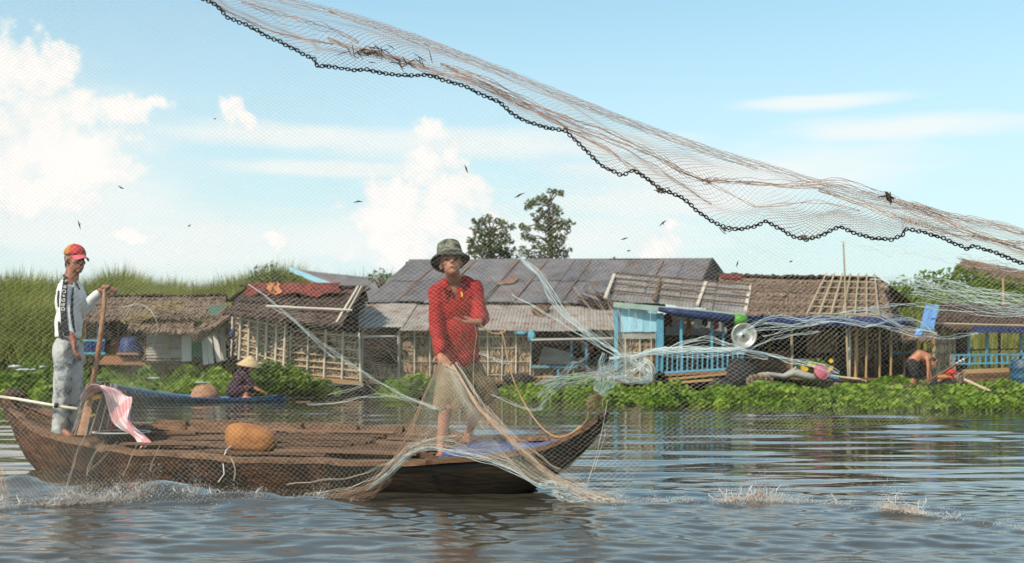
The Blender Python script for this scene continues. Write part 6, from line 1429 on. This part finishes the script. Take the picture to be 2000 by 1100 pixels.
def net_from_nodes(name, Nd, mask, r, mat, parent, label=None, drop=0.0, seed=0):
    """Nd (rows, cols, 3): diamond mesh; rows are staggered half a cell by the caller"""
    nv, nu = mask.shape; A_, B_ = [], []
    for par in (0, 1):
        for off in ((0, -1) if par == 0 else (0, 1)):
            j = np.arange(par, nv-1, 2); i = np.arange(max(0, -off), nu-max(0, off)); J, I = np.meshgrid(j, i, indexing='ij')
            ok = mask[J, I] & mask[J+1, I+off]
            A_.append(Nd[J, I][ok]); B_.append(Nd[J+1, I+off][ok])
    A_ = np.concatenate(A_); B_ = np.concatenate(B_)
    if drop: k = np.random.RandomState(seed).rand(len(A_)) > drop; A_, B_ = A_[k], B_[k]
    nz = smooth_noise(77+seed, 8, 5.0)(A_[:, 0], A_[:, 2]); rr_ = r*np.clip(1+1.1*nz, .55, 1.7)*np.random.RandomState(seed).uniform(.8, 1.2, len(A_))
    return seg_mesh(name, A_, B_, rr_, mat, parent, label=label)
def smooth_noise(seed, K=7, s=1.0):
    r_ = np.random.RandomState(seed); k = r_.normal(size=(K, 2))*s; ph = r_.uniform(0, 6.28, K); w = r_.uniform(.4, 1, K)
    return lambda x, y: sum(w[i]*np.sin(k[i, 0]*x+k[i, 1]*y+ph[i]) for i in range(K))/K
def proj(V): return CX+V[..., 0]/V[..., 1]*F, CY-(V[..., 2]-H)/V[..., 1]*F
CHAIN = [(330,-60),(360,-30),(390,-5),(425,12),(445,35),(480,48),(520,70),(560,88),(590,105),(613,116),(620,130),(640,129),(665,133),(690,137),(715,136),(760,145),(800,148),(835,146),(870,158),(900,165),(930,180),(975,200),(1000,222),(1030,238),(1070,250),(1105,256),(1130,280),(1160,310),(1185,330),(1215,342),(1238,332),(1265,350),(1290,370),(1330,385),(1360,410),(1385,430),(1415,445),(1450,448),(1480,440),(1495,432),(1520,445),(1550,463),(1572,468),(1600,462),(1630,447),(1640,443),(1670,455),(1700,465),(1740,468),(1762,460),(1768,448),(1800,453),(1840,465),(1870,478),(1890,487),(1900,480),(1940,492),(1980,508),(2020,522),(2100,560),(2180,600)]
TOPC = [(200,-150),(330,-95),(420,-50),(520,-14),(600,2),(700,28),(800,62),(900,100),(1000,138),(1100,180),(1200,220),(1300,255),(1400,290),(1500,318),(1600,350),(1700,380),(1760,390),(1820,405),(1880,425),(1960,432),(2040,462),(2180,520)]
HEMB = [(-400,1000),(30,996),(100,988),(200,980),(420,982),(600,985),(645,978),(720,955),(765,915),(805,878),(840,876),(900,888),(960,903),(1010,925),(1050,948),(1090,940),(1140,962),(1200,976),(1225,960),(1260,900),(1330,868),(1500,850),(1750,828),(2000,806),(2300,800)]
ip = lambda c, x: np.interp(x, [p[0] for p in c], [p[1] for p in c])
def veil_depth(X, Z):
    n = smooth_noise(5, 7, 1.3); return 7.78+.10*n(X, Z)+.05*Z+.15*np.clip(X, 0, 3)*.3-.0*Z
def build_veil():
    du, dv = .0370, .0150; X0, X1, Z0, Z1 = -4.6, 4.7, -.3, 4.1
    nu = int((X1-X0)/du); nv = int((Z1-Z0)/dv); I, J = np.meshgrid(np.arange(nu), np.arange(nv)); U_ = X0+(I+.5*(J % 2))*du; V_ = Z0+J*dv
    a, b, c, d = smooth_noise(1, 7, 1.5), smooth_noise(2, 7, 1.5), smooth_noise(3, 8, 3.6), smooth_noise(4, 8, 3.6)
    rot = .22*np.sin(U_*.7+1)
    X = U_+.42*a(U_, V_)+.075*c(U_, V_)+rot*(V_-1.5)*.45; Z = V_+.34*b(U_, V_)*np.clip(V_/.4+.2, 0, 1)+.06*d(U_, V_)-rot*U_*.06
    # gathers: the mesh is drawn together along a few stretched folds
    for (p, q, w, g) in (((490,560),(860,790),.10,.6), ((1010,505),(1230,690),.10,.6), ((250,560),(250,720),.10,.4)):
        A3, B3 = P(*p, 7.8), P(*q, 7.8); ax, az, bx, bz = A3.x, A3.z, B3.x, B3.z; L = math.hypot(bx-ax, bz-az); tx, tz = (bx-ax)/L, (bz-az)/L; s = (X-ax)*tx+(Z-az)*tz; n_ = -(X-ax)*tz+(Z-az)*tx
        k = np.clip(s/L*4, 0, 1)*np.clip((L-s)/L*4, 0, 1); f = g*k*np.exp(-(n_/w)**2); X += f*n_*tz; Z -= f*n_*tx
    Y = veil_depth(X, Z); Nd = np.stack([X, Y, Z], -1)+np.random.RandomState(8).normal(size=X.shape+(3,))*.0022; px, py = proj(Nd)
    m = (py < ip(HEMB, px)+2) & (py > ip(TOPC, px)) & (px > -90) & (px < 2090) & (py > -70) & (Z > -.01)
    lower = py > 520
    net_from_nodes('fine_mesh', Nd, m, .00051, mt['net'], net, 'fine pale mesh of the veil hanging behind the chain', drop=.015)
build_veil()
def build_flap():
    # near fold of the net that has turned over the top and hangs down to the chain
    du = .036; S = np.arange(-3.4, 5.0, du); nt_ = 46
    n1, n2, n3 = smooth_noise(21, 7, 2.2), smooth_noise(22, 7, 4.5), smooth_noise(23, 7, 1.2)
    I, J = np.meshgrid(np.arange(len(S)), np.arange(nt_)); s = S[0]+(I+.5*(J % 2))*du; t = J/(nt_-1)
    px = 1000+s*F/7.3; 
    tt = t**1.15; tt = tt+.055*np.sin(6.28*tt*2+n1(s, t*2)*4)*np.clip(4*t*(1-t), 0, 1)
    pxx = px-(1-t)*20+26*n2(s, t*1.2)*np.sin(math.pi*t)+14*n1(s*1.7, t*3)*np.sin(math.pi*t)
    py = ip(TOPC, pxx)*(1-tt)+ip(CHAIN, pxx)*tt+7*n2(s*2+3, t*3)*np.sin(math.pi*t)
    d = 7.85-.95*np.sin(t*math.pi/2)+.12*n3(s, t*2)*np.sin(math.pi*t)
    Nd = np.stack([(pxx-CX)/F*d, d, H+(CY-py)/F*d], -1); m = (pxx > 300) & (pxx < 2110)
    up = J < nt_*.42
    net_from_nodes('upper_mesh', Nd, m & (J <= int(nt_*.42)), .0009, mt['net_dim'], net, 'grey violet mesh along the upper edge of the net')
    net_from_nodes('lower_mesh', Nd, m & (J >= int(nt_*.42)), .0011, mt['net_brown'], net, 'brown mesh gathered just above the chain')
build_flap()
def strands(name, pts, width, n, r, mat, parent=net, seed=0, ends=.25, wob=1.0, label=None, step=.03, fray=0):
    """a bundle of n threads following pts [(px,py,d)]; width in metres"""
    rs_ = np.random.RandomState(seed); Q = np.array([P(*p) for p in pts]); 
    # resample with smoothing
    seg = np.linalg.norm(np.diff(Q, axis=0), axis=1); cu = np.concatenate([[0], np.cumsum(seg)]); m = max(6, int(cu[-1]/step)); tt = np.linspace(0, cu[-1], m)
    C = np.stack([np.interp(tt, cu, Q[:, k]) for k in range(3)], -1)
    for _ in range(3): C[1:-1] = (C[:-2]+2*C[1:-1]+C[2:])/4
    A_, B_, R_ = [], [], []
    u = np.linspace(0, 1, m); env = ends+(1-ends)*np.sin(np.pi*np.clip(u, 0, 1))**.8
    if fray: env = ends+fray*u**1.5+(0 if fray > 0 else 0)
    T = np.gradient(C, axis=0); T /= np.linalg.norm(T, axis=1)[:, None]; sd_ = np.cross(T, [0, 1, 0]); sd_ /= np.linalg.norm(sd_, axis=1)[:, None]+1e-9
    for k in range(n):
        o = rs_.uniform(-1, 1); f1, f2 = rs_.uniform(1, 4), rs_.uniform(5, 12); ph = rs_.uniform(0, 6.28, 3)
        off = (o+.35*np.sin(f1*u*6.28+ph[0])+.10*np.sin(f2*u*6.28+ph[1]))*width*.5*env*1.0; dz = .3*width*np.sin(f1*u*5+ph[2])
        w2 = wob*.004*np.sin(u*m*.9+ph[1])
        L_ = C+sd_*(off+w2)[:, None]+np.array([0, 1, 0])*dz[:, None]
        A_.append(L_[:-1]); B_.append(L_[1:]); R_.append(np.full(m-1, r*rs_.uniform(.6, 1.3)))
    return seg_mesh(name, np.concatenate(A_), np.concatenate(B_), np.concatenate(R_), mat, parent, label=label)
def C_(pts, d): return [(x, y, d) for x, y in pts]
# brown creases of the fold
for k, (c, w, n) in enumerate((([(395,-12),(430,12),(480,38),(520,55),(560,66),(600,75),(650,86)], .025, 5), ([(640,75),(680,92),(740,103),(800,122),(850,140),(900,150),(960,172),(1040,213),(1110,250)], .05, 12), ([(860,125),(950,158),(1040,205),(1120,240),(1200,268),(1280,302),(1340,340),(1375,353)], .05, 9),
        ([(1100,250),(1180,290),(1240,335),(1300,378)], .03, 4), ([(1110,252),(1150,262),(1220,288),(1290,330),(1330,358),(1390,400)], .02, 3), ([(1375,352),(1450,355),(1540,362),(1590,360),(1640,355),(1700,372),(1760,395),(1830,425),(1900,455),(2010,492)], .06, 10), ([(1370,350),(1430,380),(1480,408),(1530,398),(1600,392),(1680,412)], .02, 3),
        ([(470,5),(560,40),(640,60),(700,84)], .06, 7), ([(1600,370),(1680,395),(1750,420),(1850,450),(1960,470),(2020,478)], .06, 9), ([(1780,395),(1850,420),(1920,432),(2020,462)], .05, 7), ([(640,22),(760,60),(900,112),(1060,172),(1200,230),(1340,285),(1480,330)], .05, 6))):
    strands('crease', C_(c, 7.0 if k != 10 else 7.5), w, n, .0017, mt['net_brown'] if k != 10 else mt['net_dim'], seed=60+k, label='brown crease where the net has bunched together')
for k in range(5):   # thin parallel edge threads of the silhouette
    strands('edge_thread', [(x, ip(TOPC, x)+2+k*3.2, 7.8) for x in range(330, 2120, 60)], .02, 3, .0011, mt['net_dim'], seed=90+k)
# chain
def chain():
    Q = np.array([P(x, y, 6.88) for x, y in CHAIN]); seg = np.linalg.norm(np.diff(Q, axis=0), axis=1); cu = np.concatenate([[0], np.cumsum(seg)]); pitch = .0195; m = int(cu[-1]/pitch); tt = np.linspace(0, cu[-1], m)
    C = np.stack([np.interp(tt, cu, Q[:, k]) for k in range(3)], -1); rr = random.Random(3); mb = MB()
    for i in range(1, m-1):
        c = Vector(C[i]); t = Vector(C[i+1]-C[i-1]).normalized(); a = (i % 2)*math.pi/2+rr.uniform(-.5, .5); s = t.cross(Vector((0, 1, 0))).normalized(); n = t.cross(s); s2 = s*math.cos(a)+n*math.sin(a); c = c+s*rr.uniform(-.003, .003)
        ring = []
        for k in range(8):
            th = 2*math.pi*k/8; cc = c+t*math.cos(th)*.0140+s2*math.sin(th)*.0100; o_ = (t*math.cos(th)+s2*math.sin(th)).normalized(); n2 = t.cross(s2); ring.append([cc+(o_*math.cos(q*2.094)+n2*math.sin(q*2.094))*.0046 for q in range(3)])
        mb.grid(ring+[ring[0]], True)
    o = mb.build('lead_chain', mt['chain'], net, smooth=True); o['kind'] = 'stuff'; o['label'] = 'dark chain of small lead links weighting the rim of the net'
chain()
# weed clumps tangled in the fold
def weeds(name, px, py, n, L, spread, label, d=6.95, ang=.35, seed=1, th=.003):
    r_ = np.random.RandomState(seed); mb = MB()
    for k in range(n):
        c = P(px+r_.normal()*spread, py+r_.normal()*spread*.22+(r_.normal()*2), d-r_.uniform(0, .03)); a = -ang+r_.normal()*.5; l = L*r_.uniform(.3, 1); v = Vector((math.cos(a), r_.normal()*.15, math.sin(a)))*l
        mb.tube([c-v*.5, c+Vector((0, 0, r_.normal()*l*.12)), c+v*.5], [th*.5, th, th*.4], 4)
    o = mb.build(name, mt['twig'], None, loc=P(px, py, d)); tag(o, label, 'weed', kind='stuff'); o['group'] = 'bits of weed caught in the net'; return o
weeds('weed_clump', 735, 103, 34, .11, 26, 'long dark weed clump stretched in the upper left fold of the net', seed=2)
weeds('weed_clump', 790, 122, 22, .09, 20, 'dark weed tangle just right of the long clump in the net fold', seed=3)
weeds('weed_clump', 1292, 371, 26, .045, 7, 'black weed knot hooked on the chain at its middle', d=6.85, seed=4)
weeds('weed_clump', 1735, 385, 9, .11, 5, 'branching twig sticking up from the net near its right end', ang=1.2, seed=5, th=.006)
weeds('weed_clump', 1418, 447, 12, .04, 8, 'small weed knot on the chain before its first deep scallop', d=6.85, seed=6)
weeds('weed_clump', 1572, 465, 12, .045, 7, 'small weed knot at the lowest point of the second scallop', d=6.85, seed=7)
weeds('weed_clump', 1380, 352, 12, .06, 14, 'brown fibres bunched at the crossing creases right of centre', seed=8, th=.002)
for k, (px, py, L, a, lb) in enumerate(((237,366,.035,-.5,'curled dead leaf hanging in the veil at the far left sky'), (700,395,.05,.1,'dark double leaf scrap in the veil left of the tall cloud'), (911,330,.05,-1.2,'thin dark leaf blade in the veil above the fisherman'), (1015,382,.065,.45,'straight dark twig in the veil above the airy tree'),
        (1295,436,.05,.7,'bent dark leaf scrap in the veil below the chain near the small cloud'), (1220,466,.04,.3,'thin grey scrap in the veil right of the airy tree'), (1440,515,.035,1.3,'three pronged dark scrap above the red ridge patch'), (1545,511,.02,.4,'tiny dark speck in the veil right of the three pronged scrap'), (155,440,.05,-1.3,'thin straw caught above the red cap'), (370,441,.02,.6,'pair of tiny hooked scraps in the pale sky left of centre'), (420,232,.012,0,'tiny dark speck under the small round cloud'), (1228,490,.02,.2,'tiny scrap close over the big grey roof'))):
    mb = MB(); c = P(px, py, 7.7); r_ = random.Random(k); v = Vector((math.cos(a), 0, math.sin(a)))*L*.62
    mb.tube([c-v, c+Vector((0, 0, -.15*L*r_.uniform(-1, 1))), c+v], [.002, .0055, .001], 5)
    for q in range(1 if L > .045 else 0): w = Vector((math.cos(a+.5+k), 0, math.sin(a+.5+k)))*L*.35; mb.tube([c, c+w], [.003, .001], 4)
    o = mb.build('leaf_scrap', mt['twig'], None, loc=c); tag(o, lb, 'leaf scrap'); o['group'] = 'bits of weed caught in the net'
# ------------------------------------------------ skirt of net from the hand to the hem
HANDP = P(868, 708, 8.42)
def skirt():
    Lc = [(862,706,8.42),(832,765,8.3),(802,840,8.15),(770,905,8.08),(715,955,8.03),(650,978,8.02)]; Rc = [(884,712,8.40),(938,800,8.2),(1008,868,8.05),(1082,930,8.0),(1140,960,7.95),(1200,978,7.95)]
    hem = [(650,978,8.02),(715,958,8.03),(762,922,8.02),(800,884,8.0),(840,874,8.0),(900,886,7.98),(960,902,7.96),(1010,924,7.94),(1052,950,7.93),(1110,955,7.93),(1200,978,7.95)]
    def cur(c, t): tt = np.linspace(0, 1, len(c)); return np.stack([np.interp(t, tt, [q[k] for q in c]) for k in range(3)], -1)
    nu, nv = 46, 50; J, I = np.meshgrid(np.arange(nv), np.arange(nu), indexing='ij'); u = (I+.5*(J % 2))/nu; v = (J/(nv-1))**.85
    top = cur([Lc[0], (873,712,8.40), Rc[0]], u); hm = cur(hem, u); st = top*(1-v[..., None])+hm*v[..., None]
    b0 = cur(Lc, v)-(np.array(Lc[0])*(1-v[..., None])+np.array(Lc[-1])*v[..., None]); b1 = cur(Rc, v)-(np.array(Rc[0])*(1-v[..., None])+np.array(Rc[-1])*v[..., None])
    W0 = ((1-u)**2.2)[..., None]; W1 = (u**2.2)[..., None]; Q = st+b0*W0+b1*W1
    n1 = smooth_noise(31, 6, 9); Q[..., 0] += 5*n1(u, v)*np.sin(np.pi*v); Q[..., 1] += 4*n1(v+2, u)*np.sin(np.pi*v)+6*np.sin(u*30)*np.sin(np.pi*v)*.3
    Nd = np.stack([(Q[..., 0]-CX)/F*Q[..., 2], Q[..., 2], H+(CY-Q[..., 1])/F*Q[..., 2]], -1)
    net_from_nodes('skirt_mesh', Nd, J <= 22, .00038, mt['net'], net, 'finely drawn mesh just below the fisherman\'s hand')
    net_from_nodes('skirt_mesh', Nd, J >= 22, .00062, mt['net'], net, 'white mesh fanning out down to the water')
    strands('gathered_edge', Lc, .045, 13, .0013, mt['net_orange'], seed=1, ends=.15, fray=1.6, label='wet orange gathered edge of net, left of the fisherman\'s legs')
    strands('gathered_edge', Rc, .09, 20, .0012, mt['net_orange'], seed=2, ends=.12, fray=.9, label='gathered net edge slanting down past the fisherman\'s right leg')
    strands('gathered_edge', [(x+6, y-5, d-.02) for x, y, d in Rc[:5]], .08, 6, .0010, mt['net'], seed=22, ends=.2, fray=.9)
    strands('gathered_edge', [(760,930,8.05),(730,957,8.04),(690,970,8.03),(640,980,8.02),(600,984,8.0)], .10, 30, .0013, mt['net_orange'], seed=3, ends=.5)
    strands('hem_strand', hem[1:-1], .028, 8, .0012, mt['nylon'], seed=4, ends=.5)
    strands('hem_strand', [(x, y-9, d) for x, y, d in hem[3:-1]], .07, 6, .0010, mt['net'], seed=5, ends=.4)
    strands('hem_strand', [(1052,948,7.94),(1088,938,7.94),(1076,958,7.94),(1100,972,7.95)], .04, 10, .0018, mt['nylon'], seed=6, ends=.4)
    strands('hem_strand', [(560,945,7.95),(640,935,7.95),(700,928,7.97),(760,900,7.98),(800,872,8.0),(850,852,8.0),(890,850,8.0)], .03, 3, .0009, mt['net'], seed=7)
    strands('hem_strand', [(600,965,7.95),(680,955,7.97),(740,930,7.98),(775,890,8.0),(810,862,8.0),(870,856,8.0),(910,872,8.0)], .02, 3, .0010, mt['net'], seed=8)
    strands('hem_strand', [(1080,962,7.95),(1130,975,7.95),(1170,978,7.94),(1200,979,7.94)], .09, 22, .0014, mt['net'], seed=9, ends=.5)
skirt()
# ------------------------------------------------ bunched nylon of the net's crown
VD = 7.62
def bundle(pts, w, n, r=.0020, m='nylon', s=0, e=.25, fr=0, nm='nylon_strand'): strands(nm, C_(pts, VD), w*.9, max(2, int(n*1.0)), r*(.60 if s < 100 else .55), mt[m], seed=s, ends=e, fray=fr)
bundle([(1005,490),(1030,515),(1055,535),(1075,575),(1100,610),(1140,645),(1185,675),(1225,700)], .050, 15, .0019, s=1)
bundle([(1000,575),(1060,607),(1120,645),(1200,695)], .020, 5, .0016, s=2)
bundle([(960,540),(1020,590),(1090,640),(1150,675)], .02, 2, .0012, 'net', s=3)
for k, (x0, y0) in enumerate(((1150,560),(1185,575),(1210,600),(1240,610),(1120,560),(1100,590))): bundle([(x0, y0), (lerp(x0,1225,.5)+4, lerp(y0,690,.55)), (1225,695)], .03, 4, .0012, 'net', s=10+k, e=.6)
bundle([(1230,700),(1260,690),(1300,684),(1360,684),(1420,684),(1445,682)], .050, 26, .0021, s=20, e=.35)
bundle([(1290,690),(1330,672),(1380,660),(1420,672),(1450,682)], .05, 8, .0015, s=21)
bundle([(1440,682),(1480,688),(1520,698),(1560,706),(1595,712),(1640,730)], .05, 8, .0018, s=22, e=.2, fr=.9)
bundle([(1440,680),(1500,692),(1550,712),(1590,716)], .03, 5, .0018, s=23)
bundle([(1270,690),(1320,690),(1380,695),(1440,688),(1500,700)], .07, 7, .0014, s=24)
# loop of the knot
bundle([(1225,700),(1245,708),(1262,722),(1275,738),(1262,748),(1235,744),(1205,738)], .055, 22, .0021, s=30, e=.5)
bundle([(1190,700),(1230,690),(1268,700),(1280,722),(1272,742),(1250,748)], .04, 14, .0020, s=31, e=.5)
bundle([(1180,690),(1170,715),(1190,738),(1230,730),(1260,705)], .05, 12, .0019, s=32, e=.6)
bundle([(1225,698),(1195,712),(1175,735),(1165,765)], .10, 18, .0019, s=33, e=.5)
bundle([(1235,700),(1215,728),(1190,752),(1172,772)], .07, 16, .0020, s=34, e=.4)
# left fan
for k, (c, n) in enumerate((([(1215,712),(1170,726),(1130,735),(1095,745),(1070,755),(1050,775)], 8), ([(1210,720),(1160,735),(1120,738),(1080,738),(1045,752)], 7), ([(1200,735),(1140,745),(1100,752),(1075,765),(1055,795)], 6), ([(1120,705),(1108,725),(1075,748),(1060,752)], 6), ([(1160,730),(1120,700),(1115,712)], 3), ([(1095,748),(1070,760),(1065,780),(1052,800)], 3), ([(1150,690),(1130,712),(1105,722)], 4))): bundle(c, .045, n, .0016, s=40+k, e=.4)
# right-hand wisps over the thatch
for k, (c, n) in enumerate((([(1440,655),(1465,638),(1500,620),(1530,617),(1570,628),(1610,618),(1660,624),(1700,636),(1740,640)], 5), ([(1445,650),(1480,632),(1520,632),(1560,640),(1600,630),(1640,628),(1690,640)], 4), ([(1450,650),(1500,642),(1540,640),(1580,630),(1640,622),(1700,612),(1730,625),(1760,640)], 4), ([(1640,612),(1690,602),(1720,612),(1760,640),(1800,645),(1830,650)], 4),
        ([(1490,658),(1530,648),(1570,638),(1620,630)], 2), ([(1500,606),(1512,618),(1530,612)], 2), ([(1690,640),(1740,628),(1780,622),(1810,640),(1830,655)], 5), ([(1730,640),(1790,655),(1850,660),(1910,650)], 3), ([(1450,690),(1490,668),(1540,655),(1600,648)], 3), ([(1800,640),(1770,622),(1730,612),(1700,600)], 4))): bundle(c, .030, n, .0019, s=50+k, e=.4)
# pale stretched fold over the green mound
for k, (c, w, n) in enumerate((([(1740,545),(1800,552),(1880,570),(1960,590),(2080,615)], .10, 22), ([(1780,572),(1850,585),(1920,600),(2080,625)], .08, 16), ([(1700,600),(1770,594),(1830,600),(1900,612),(2060,620)], .04, 7), ([(1870,508),(1920,520),(2080,560)], .13, 30), ([(1850,560),(1920,585),(2080,610)], .13, 30), ([(1700,545),(1760,550),(1840,562)], .10, 10), ([(1640,470),(1740,490),(1840,500),(1890,505),(2080,540)], .10, 12))): strands('stretched_fold', C_(c, 7.6), w, max(4, int(n*.6)), .0009, mt['nylon'] if k not in (3,) else mt['net_brown'], seed=80+k, ends=.5)
# lower left wisps and the long diagonal gather
bundle([(485,555),(520,580),(560,615),(600,650),(640,680),(690,715),(740,748),(790,775),(850,800)], .022, 4, .0013, s=101, e=.2)
bundle([(640,690),(690,722),(740,750),(800,782),(850,795)], .10, 6, .0011, 'net', s=102, e=.15)
bundle([(600,790),(650,790),(700,778),(750,772),(790,778),(830,790),(870,805)], .030, 3, .0013, s=103, e=.3)
bundle([(640,772),(690,760),(720,752),(690,748),(640,752)], .015, 2, .0014, s=104)
bundle([(960,770),(1000,785),(1030,800),(1060,798)], .03, 4, .0014, s=105)
bundle([(935,690),(965,698),(985,712),(1000,708)], .02, 3, .0014, s=106)
bundle([(530,600),(570,620),(600,650),(640,690),(655,700)], .015, 3, .0013, s=107)
bundle([(238,600),(270,590),(300,605),(312,640),(300,680),(270,715),(235,735)], .02, 3, .0015, 'net', s=108)
for k, c in enumerate(([(178,800),(170,840),(152,880),(138,920),(128,965)], [(205,860),(180,890),(170,930)], [(268,868),(258,895),(240,930)], [(230,862),(205,890),(180,915)], [(158,800),(150,830),(143,842)], [(310,870),(298,900),(292,920)], [(450,890),(462,905),(458,940)])): bundle(c, .016, 4, .0019, 'net', s=120+k, e=.5)
bundle([(-20,885),(0,920),(8,960),(14,1000)], .06, 14, .0019, 'net_orange', s=130, e=.7)
# hand line
def lines():
    r_ = thing('hand_line', P(940, 640, 8.6), 'tan rope looping from the fisherman\'s hand down to the bow', 'rope')
    pts = [(934,632,8.56),(945,640,8.56),(957,650,8.58),(970,652,8.6),(982,650,8.6),(990,644,8.6),(988,637,8.6),(981,639,8.6),(978,648,8.6),(983,657,8.6),(988,680,8.6),(992,705,8.6),(1000,735,8.6),(1012,765,8.6),(1028,795,8.58),(1048,825,8.55),(1068,845,8.5),(1088,855,8.45),(1105,852,8.42),(1122,843,8.4),(1133,832,8.38)]
    mb = MB(); Q = [P(*p) for p in pts]
    for _ in range(2):
        N2 = [Q[0]]
        for a, b in zip(Q[:-1], Q[1:]): N2 += [a.lerp(b, .25), a.lerp(b, .75)]
        Q = N2+[Q[-1]]
    mb.tube(Q, .0062, 6); mb.build('rope_strand', mt['rope'], r_, smooth=True)
    r_ = thing('string', P(925, 650, 8.5), 'thin orange cord hanging down over the red shirt and khaki shorts', 'cord'); mb = MB(); mb.tube([P(928,636,8.46), P(931,655,8.46), P(926,690,8.5), P(924,725,8.6), P(925,760,8.6), P(928,790,8.62)], .003, 5); mb.build('cord_strand', mt['rope'], r_)
    # wet brown tail of the crown, tied to the bow with twisted twine
    r_ = thing('crown_tail', P(1160, 800, 8.0), 'orange-brown tapered end of the net crown tied to the bow tip', 'net tail')
    o = strands('tail_netting', [(1172,768,7.75),(1165,780,7.85),(1158,792,7.95),(1151,803,8.05)], .085, 30, .0022, mt['net_orange'], r_, 7, .3); 
    mb = MB(); mb.tube([P(1151,802,8.05), P(1147,820,8.12), P(1138,832,8.25), P(1120,845,8.35)], .008, 6); mb.build('twine', mt['rope'], r_)
    t = thing('thin_line', P(1180, 830, 8.1), 'thin grey line hanging straight down beside the bow tip', 'line'); mb = MB(); mb.tube([P(1187,780,8.0), P(1178,830,8.0), P(1165,890,8.0), P(1148,942,7.95)], .0022, 4); mb.tube([P(1176,775,8.0), P(1182,850,8.0), P(1160,920,7.95)], .0018, 4); mb.build('line_strand', mt['net'], t)
lines()
# ================================================================== SPLASHES
def spray(name, line, n, hmax, seed, label, dens, foamh):
    r_ = np.random.RandomState(seed); xs = np.array([p.x for p in line]); ys = np.array([p.y for p in line]); root = thing(name, (float(xs.mean()), float(np.interp(xs.mean(), xs, ys)), 0), label, 'splash')
    # drops: small octahedra flung up, dense near the surface
    t = r_.uniform(size=n*6); X = xs[0]+(xs[-1]-xs[0])*t; dn = dens(t); k = r_.rand(len(X)) < dn; X = X[k][:n]; dn = dn[k][:n]; m = len(X)
    jet = np.abs(np.sin(X*9+np.sin(X*23)*1.3))**3
    Z = r_.exponential(1, m)*hmax*.28*(.35+1.2*jet)*dn+.004; Z = np.minimum(Z, hmax); Y = np.interp(X, xs, ys)+r_.normal(0, .07, m)+.12*Z; X = X+.35*Z*np.sin(X*4)
    S = r_.uniform(.0006, .0032, m)*np.where(r_.rand(m) < .06, 1.6, 1)*(1-.5*Z/hmax); O = np.array([[1,0,0],[-1,0,0],[0,1,0],[0,-1,0],[0,0,1.3],[0,0,-1.3]]); C = np.stack([X, Y, Z], -1)
    V = (C[:, None, :]+O[None]*S[:, None, None]).reshape(-1, 3); b = np.arange(m)*6; tri = [(0,2,4),(2,1,4),(1,3,4),(3,0,4),(2,0,5),(1,2,5),(3,1,5),(0,3,5)]
    Fc = np.concatenate([np.stack([b+a, b+c, b+d], 1) for a, c, d in tri]); o = np_obj('drops', V, Fc, mt['drop'], root, smooth=True, n=3); o['kind'] = 'stuff'
    # foam crest: torn ridge of water
    nx, na = 900, 9; U = np.linspace(0, 1, nx); XX = xs[0]+(xs[-1]-xs[0])*U; YY = np.interp(XX, xs, ys); dd = dens(U); hh = np.zeros(nx)
    for f, w in ((7, .5), (19, .35), (47, .3), (110, .22), (230, .12)): hh += w*np.abs(np.sin(XX*f*.6+r_.uniform(0, 6)+np.sin(XX*f*.23)))
    hh = foamh*dd*hh*.62+.002; rows = []
    for i in range(nx):
        wd = .020+.55*hh[i]; r = []
        for q in range(na):
            a = math.pi*q/(na-1); jt = 1+.5*r_.normal()*.45; r.append((XX[i]+r_.normal()*.002, YY[i]-math.cos(a)*wd*jt*.8, -.008+math.sin(a)*hh[i]*1.1*max(.2, jt)))
        rows.append(r)
    V = np.array(rows).reshape(-1, 3); i = (np.arange(nx-1)[:, None]*na+np.arange(na-1)[None]).ravel(); Fc = np.stack([i, i+1, i+na+1, i+na], -1); o = np_obj('foam_crest', V, Fc, mt['foam'], root); o['kind'] = 'stuff'
    # thin spikes of water thrown up
    mb = MB()
    for k in range(int(n/160)):
        u = r_.rand(); 
        if r_.rand() > dens(np.array([u]))[0]: continue
        x = xs[0]+(xs[-1]-xs[0])*u; y = np.interp(x, xs, ys); h_ = hmax*r_.uniform(.1, .45); a = r_.normal()*.5
        p0 = Vector((x, y, 0)); p2 = p0+Vector((math.sin(a)*h_, .02, h_)); mb.tube([p0, p0.lerp(p2, .4)+Vector((r_.normal()*.012, 0, 0)), p0.lerp(p2, .75)+Vector((r_.normal()*.012, 0, 0)), p2], [.006, .0028, .0035, .001], 5)
    o = mb.build('water_spikes', mt['drop'], root, smooth=True); o['kind'] = 'stuff'
spray('water_splash', SPL_L, 22000, .26, 5, 'brown and white splash line thrown up where the net meets the water, left', lambda t: np.clip((.30+.18*np.sin(t*37)+.12*np.sin(t*71))+.6*np.exp(-((t-.30)/.13)**2)+.35*np.exp(-((t-.62)/.15)**2)-.3*np.clip(t-.8, 0, 1)*3, .03, 1), .085)
spray('water_splash', SPL_R, 10000, .30, 6, 'splash line thrown up where the net meets the open water, right', lambda t: np.clip(.10+.10*np.sin(t*43)+.85*np.exp(-((t-.42)/.09)**2)+.6*np.exp(-((t-.78)/.05)**2)+.12*np.sin(t*60), .02, 1), .075)
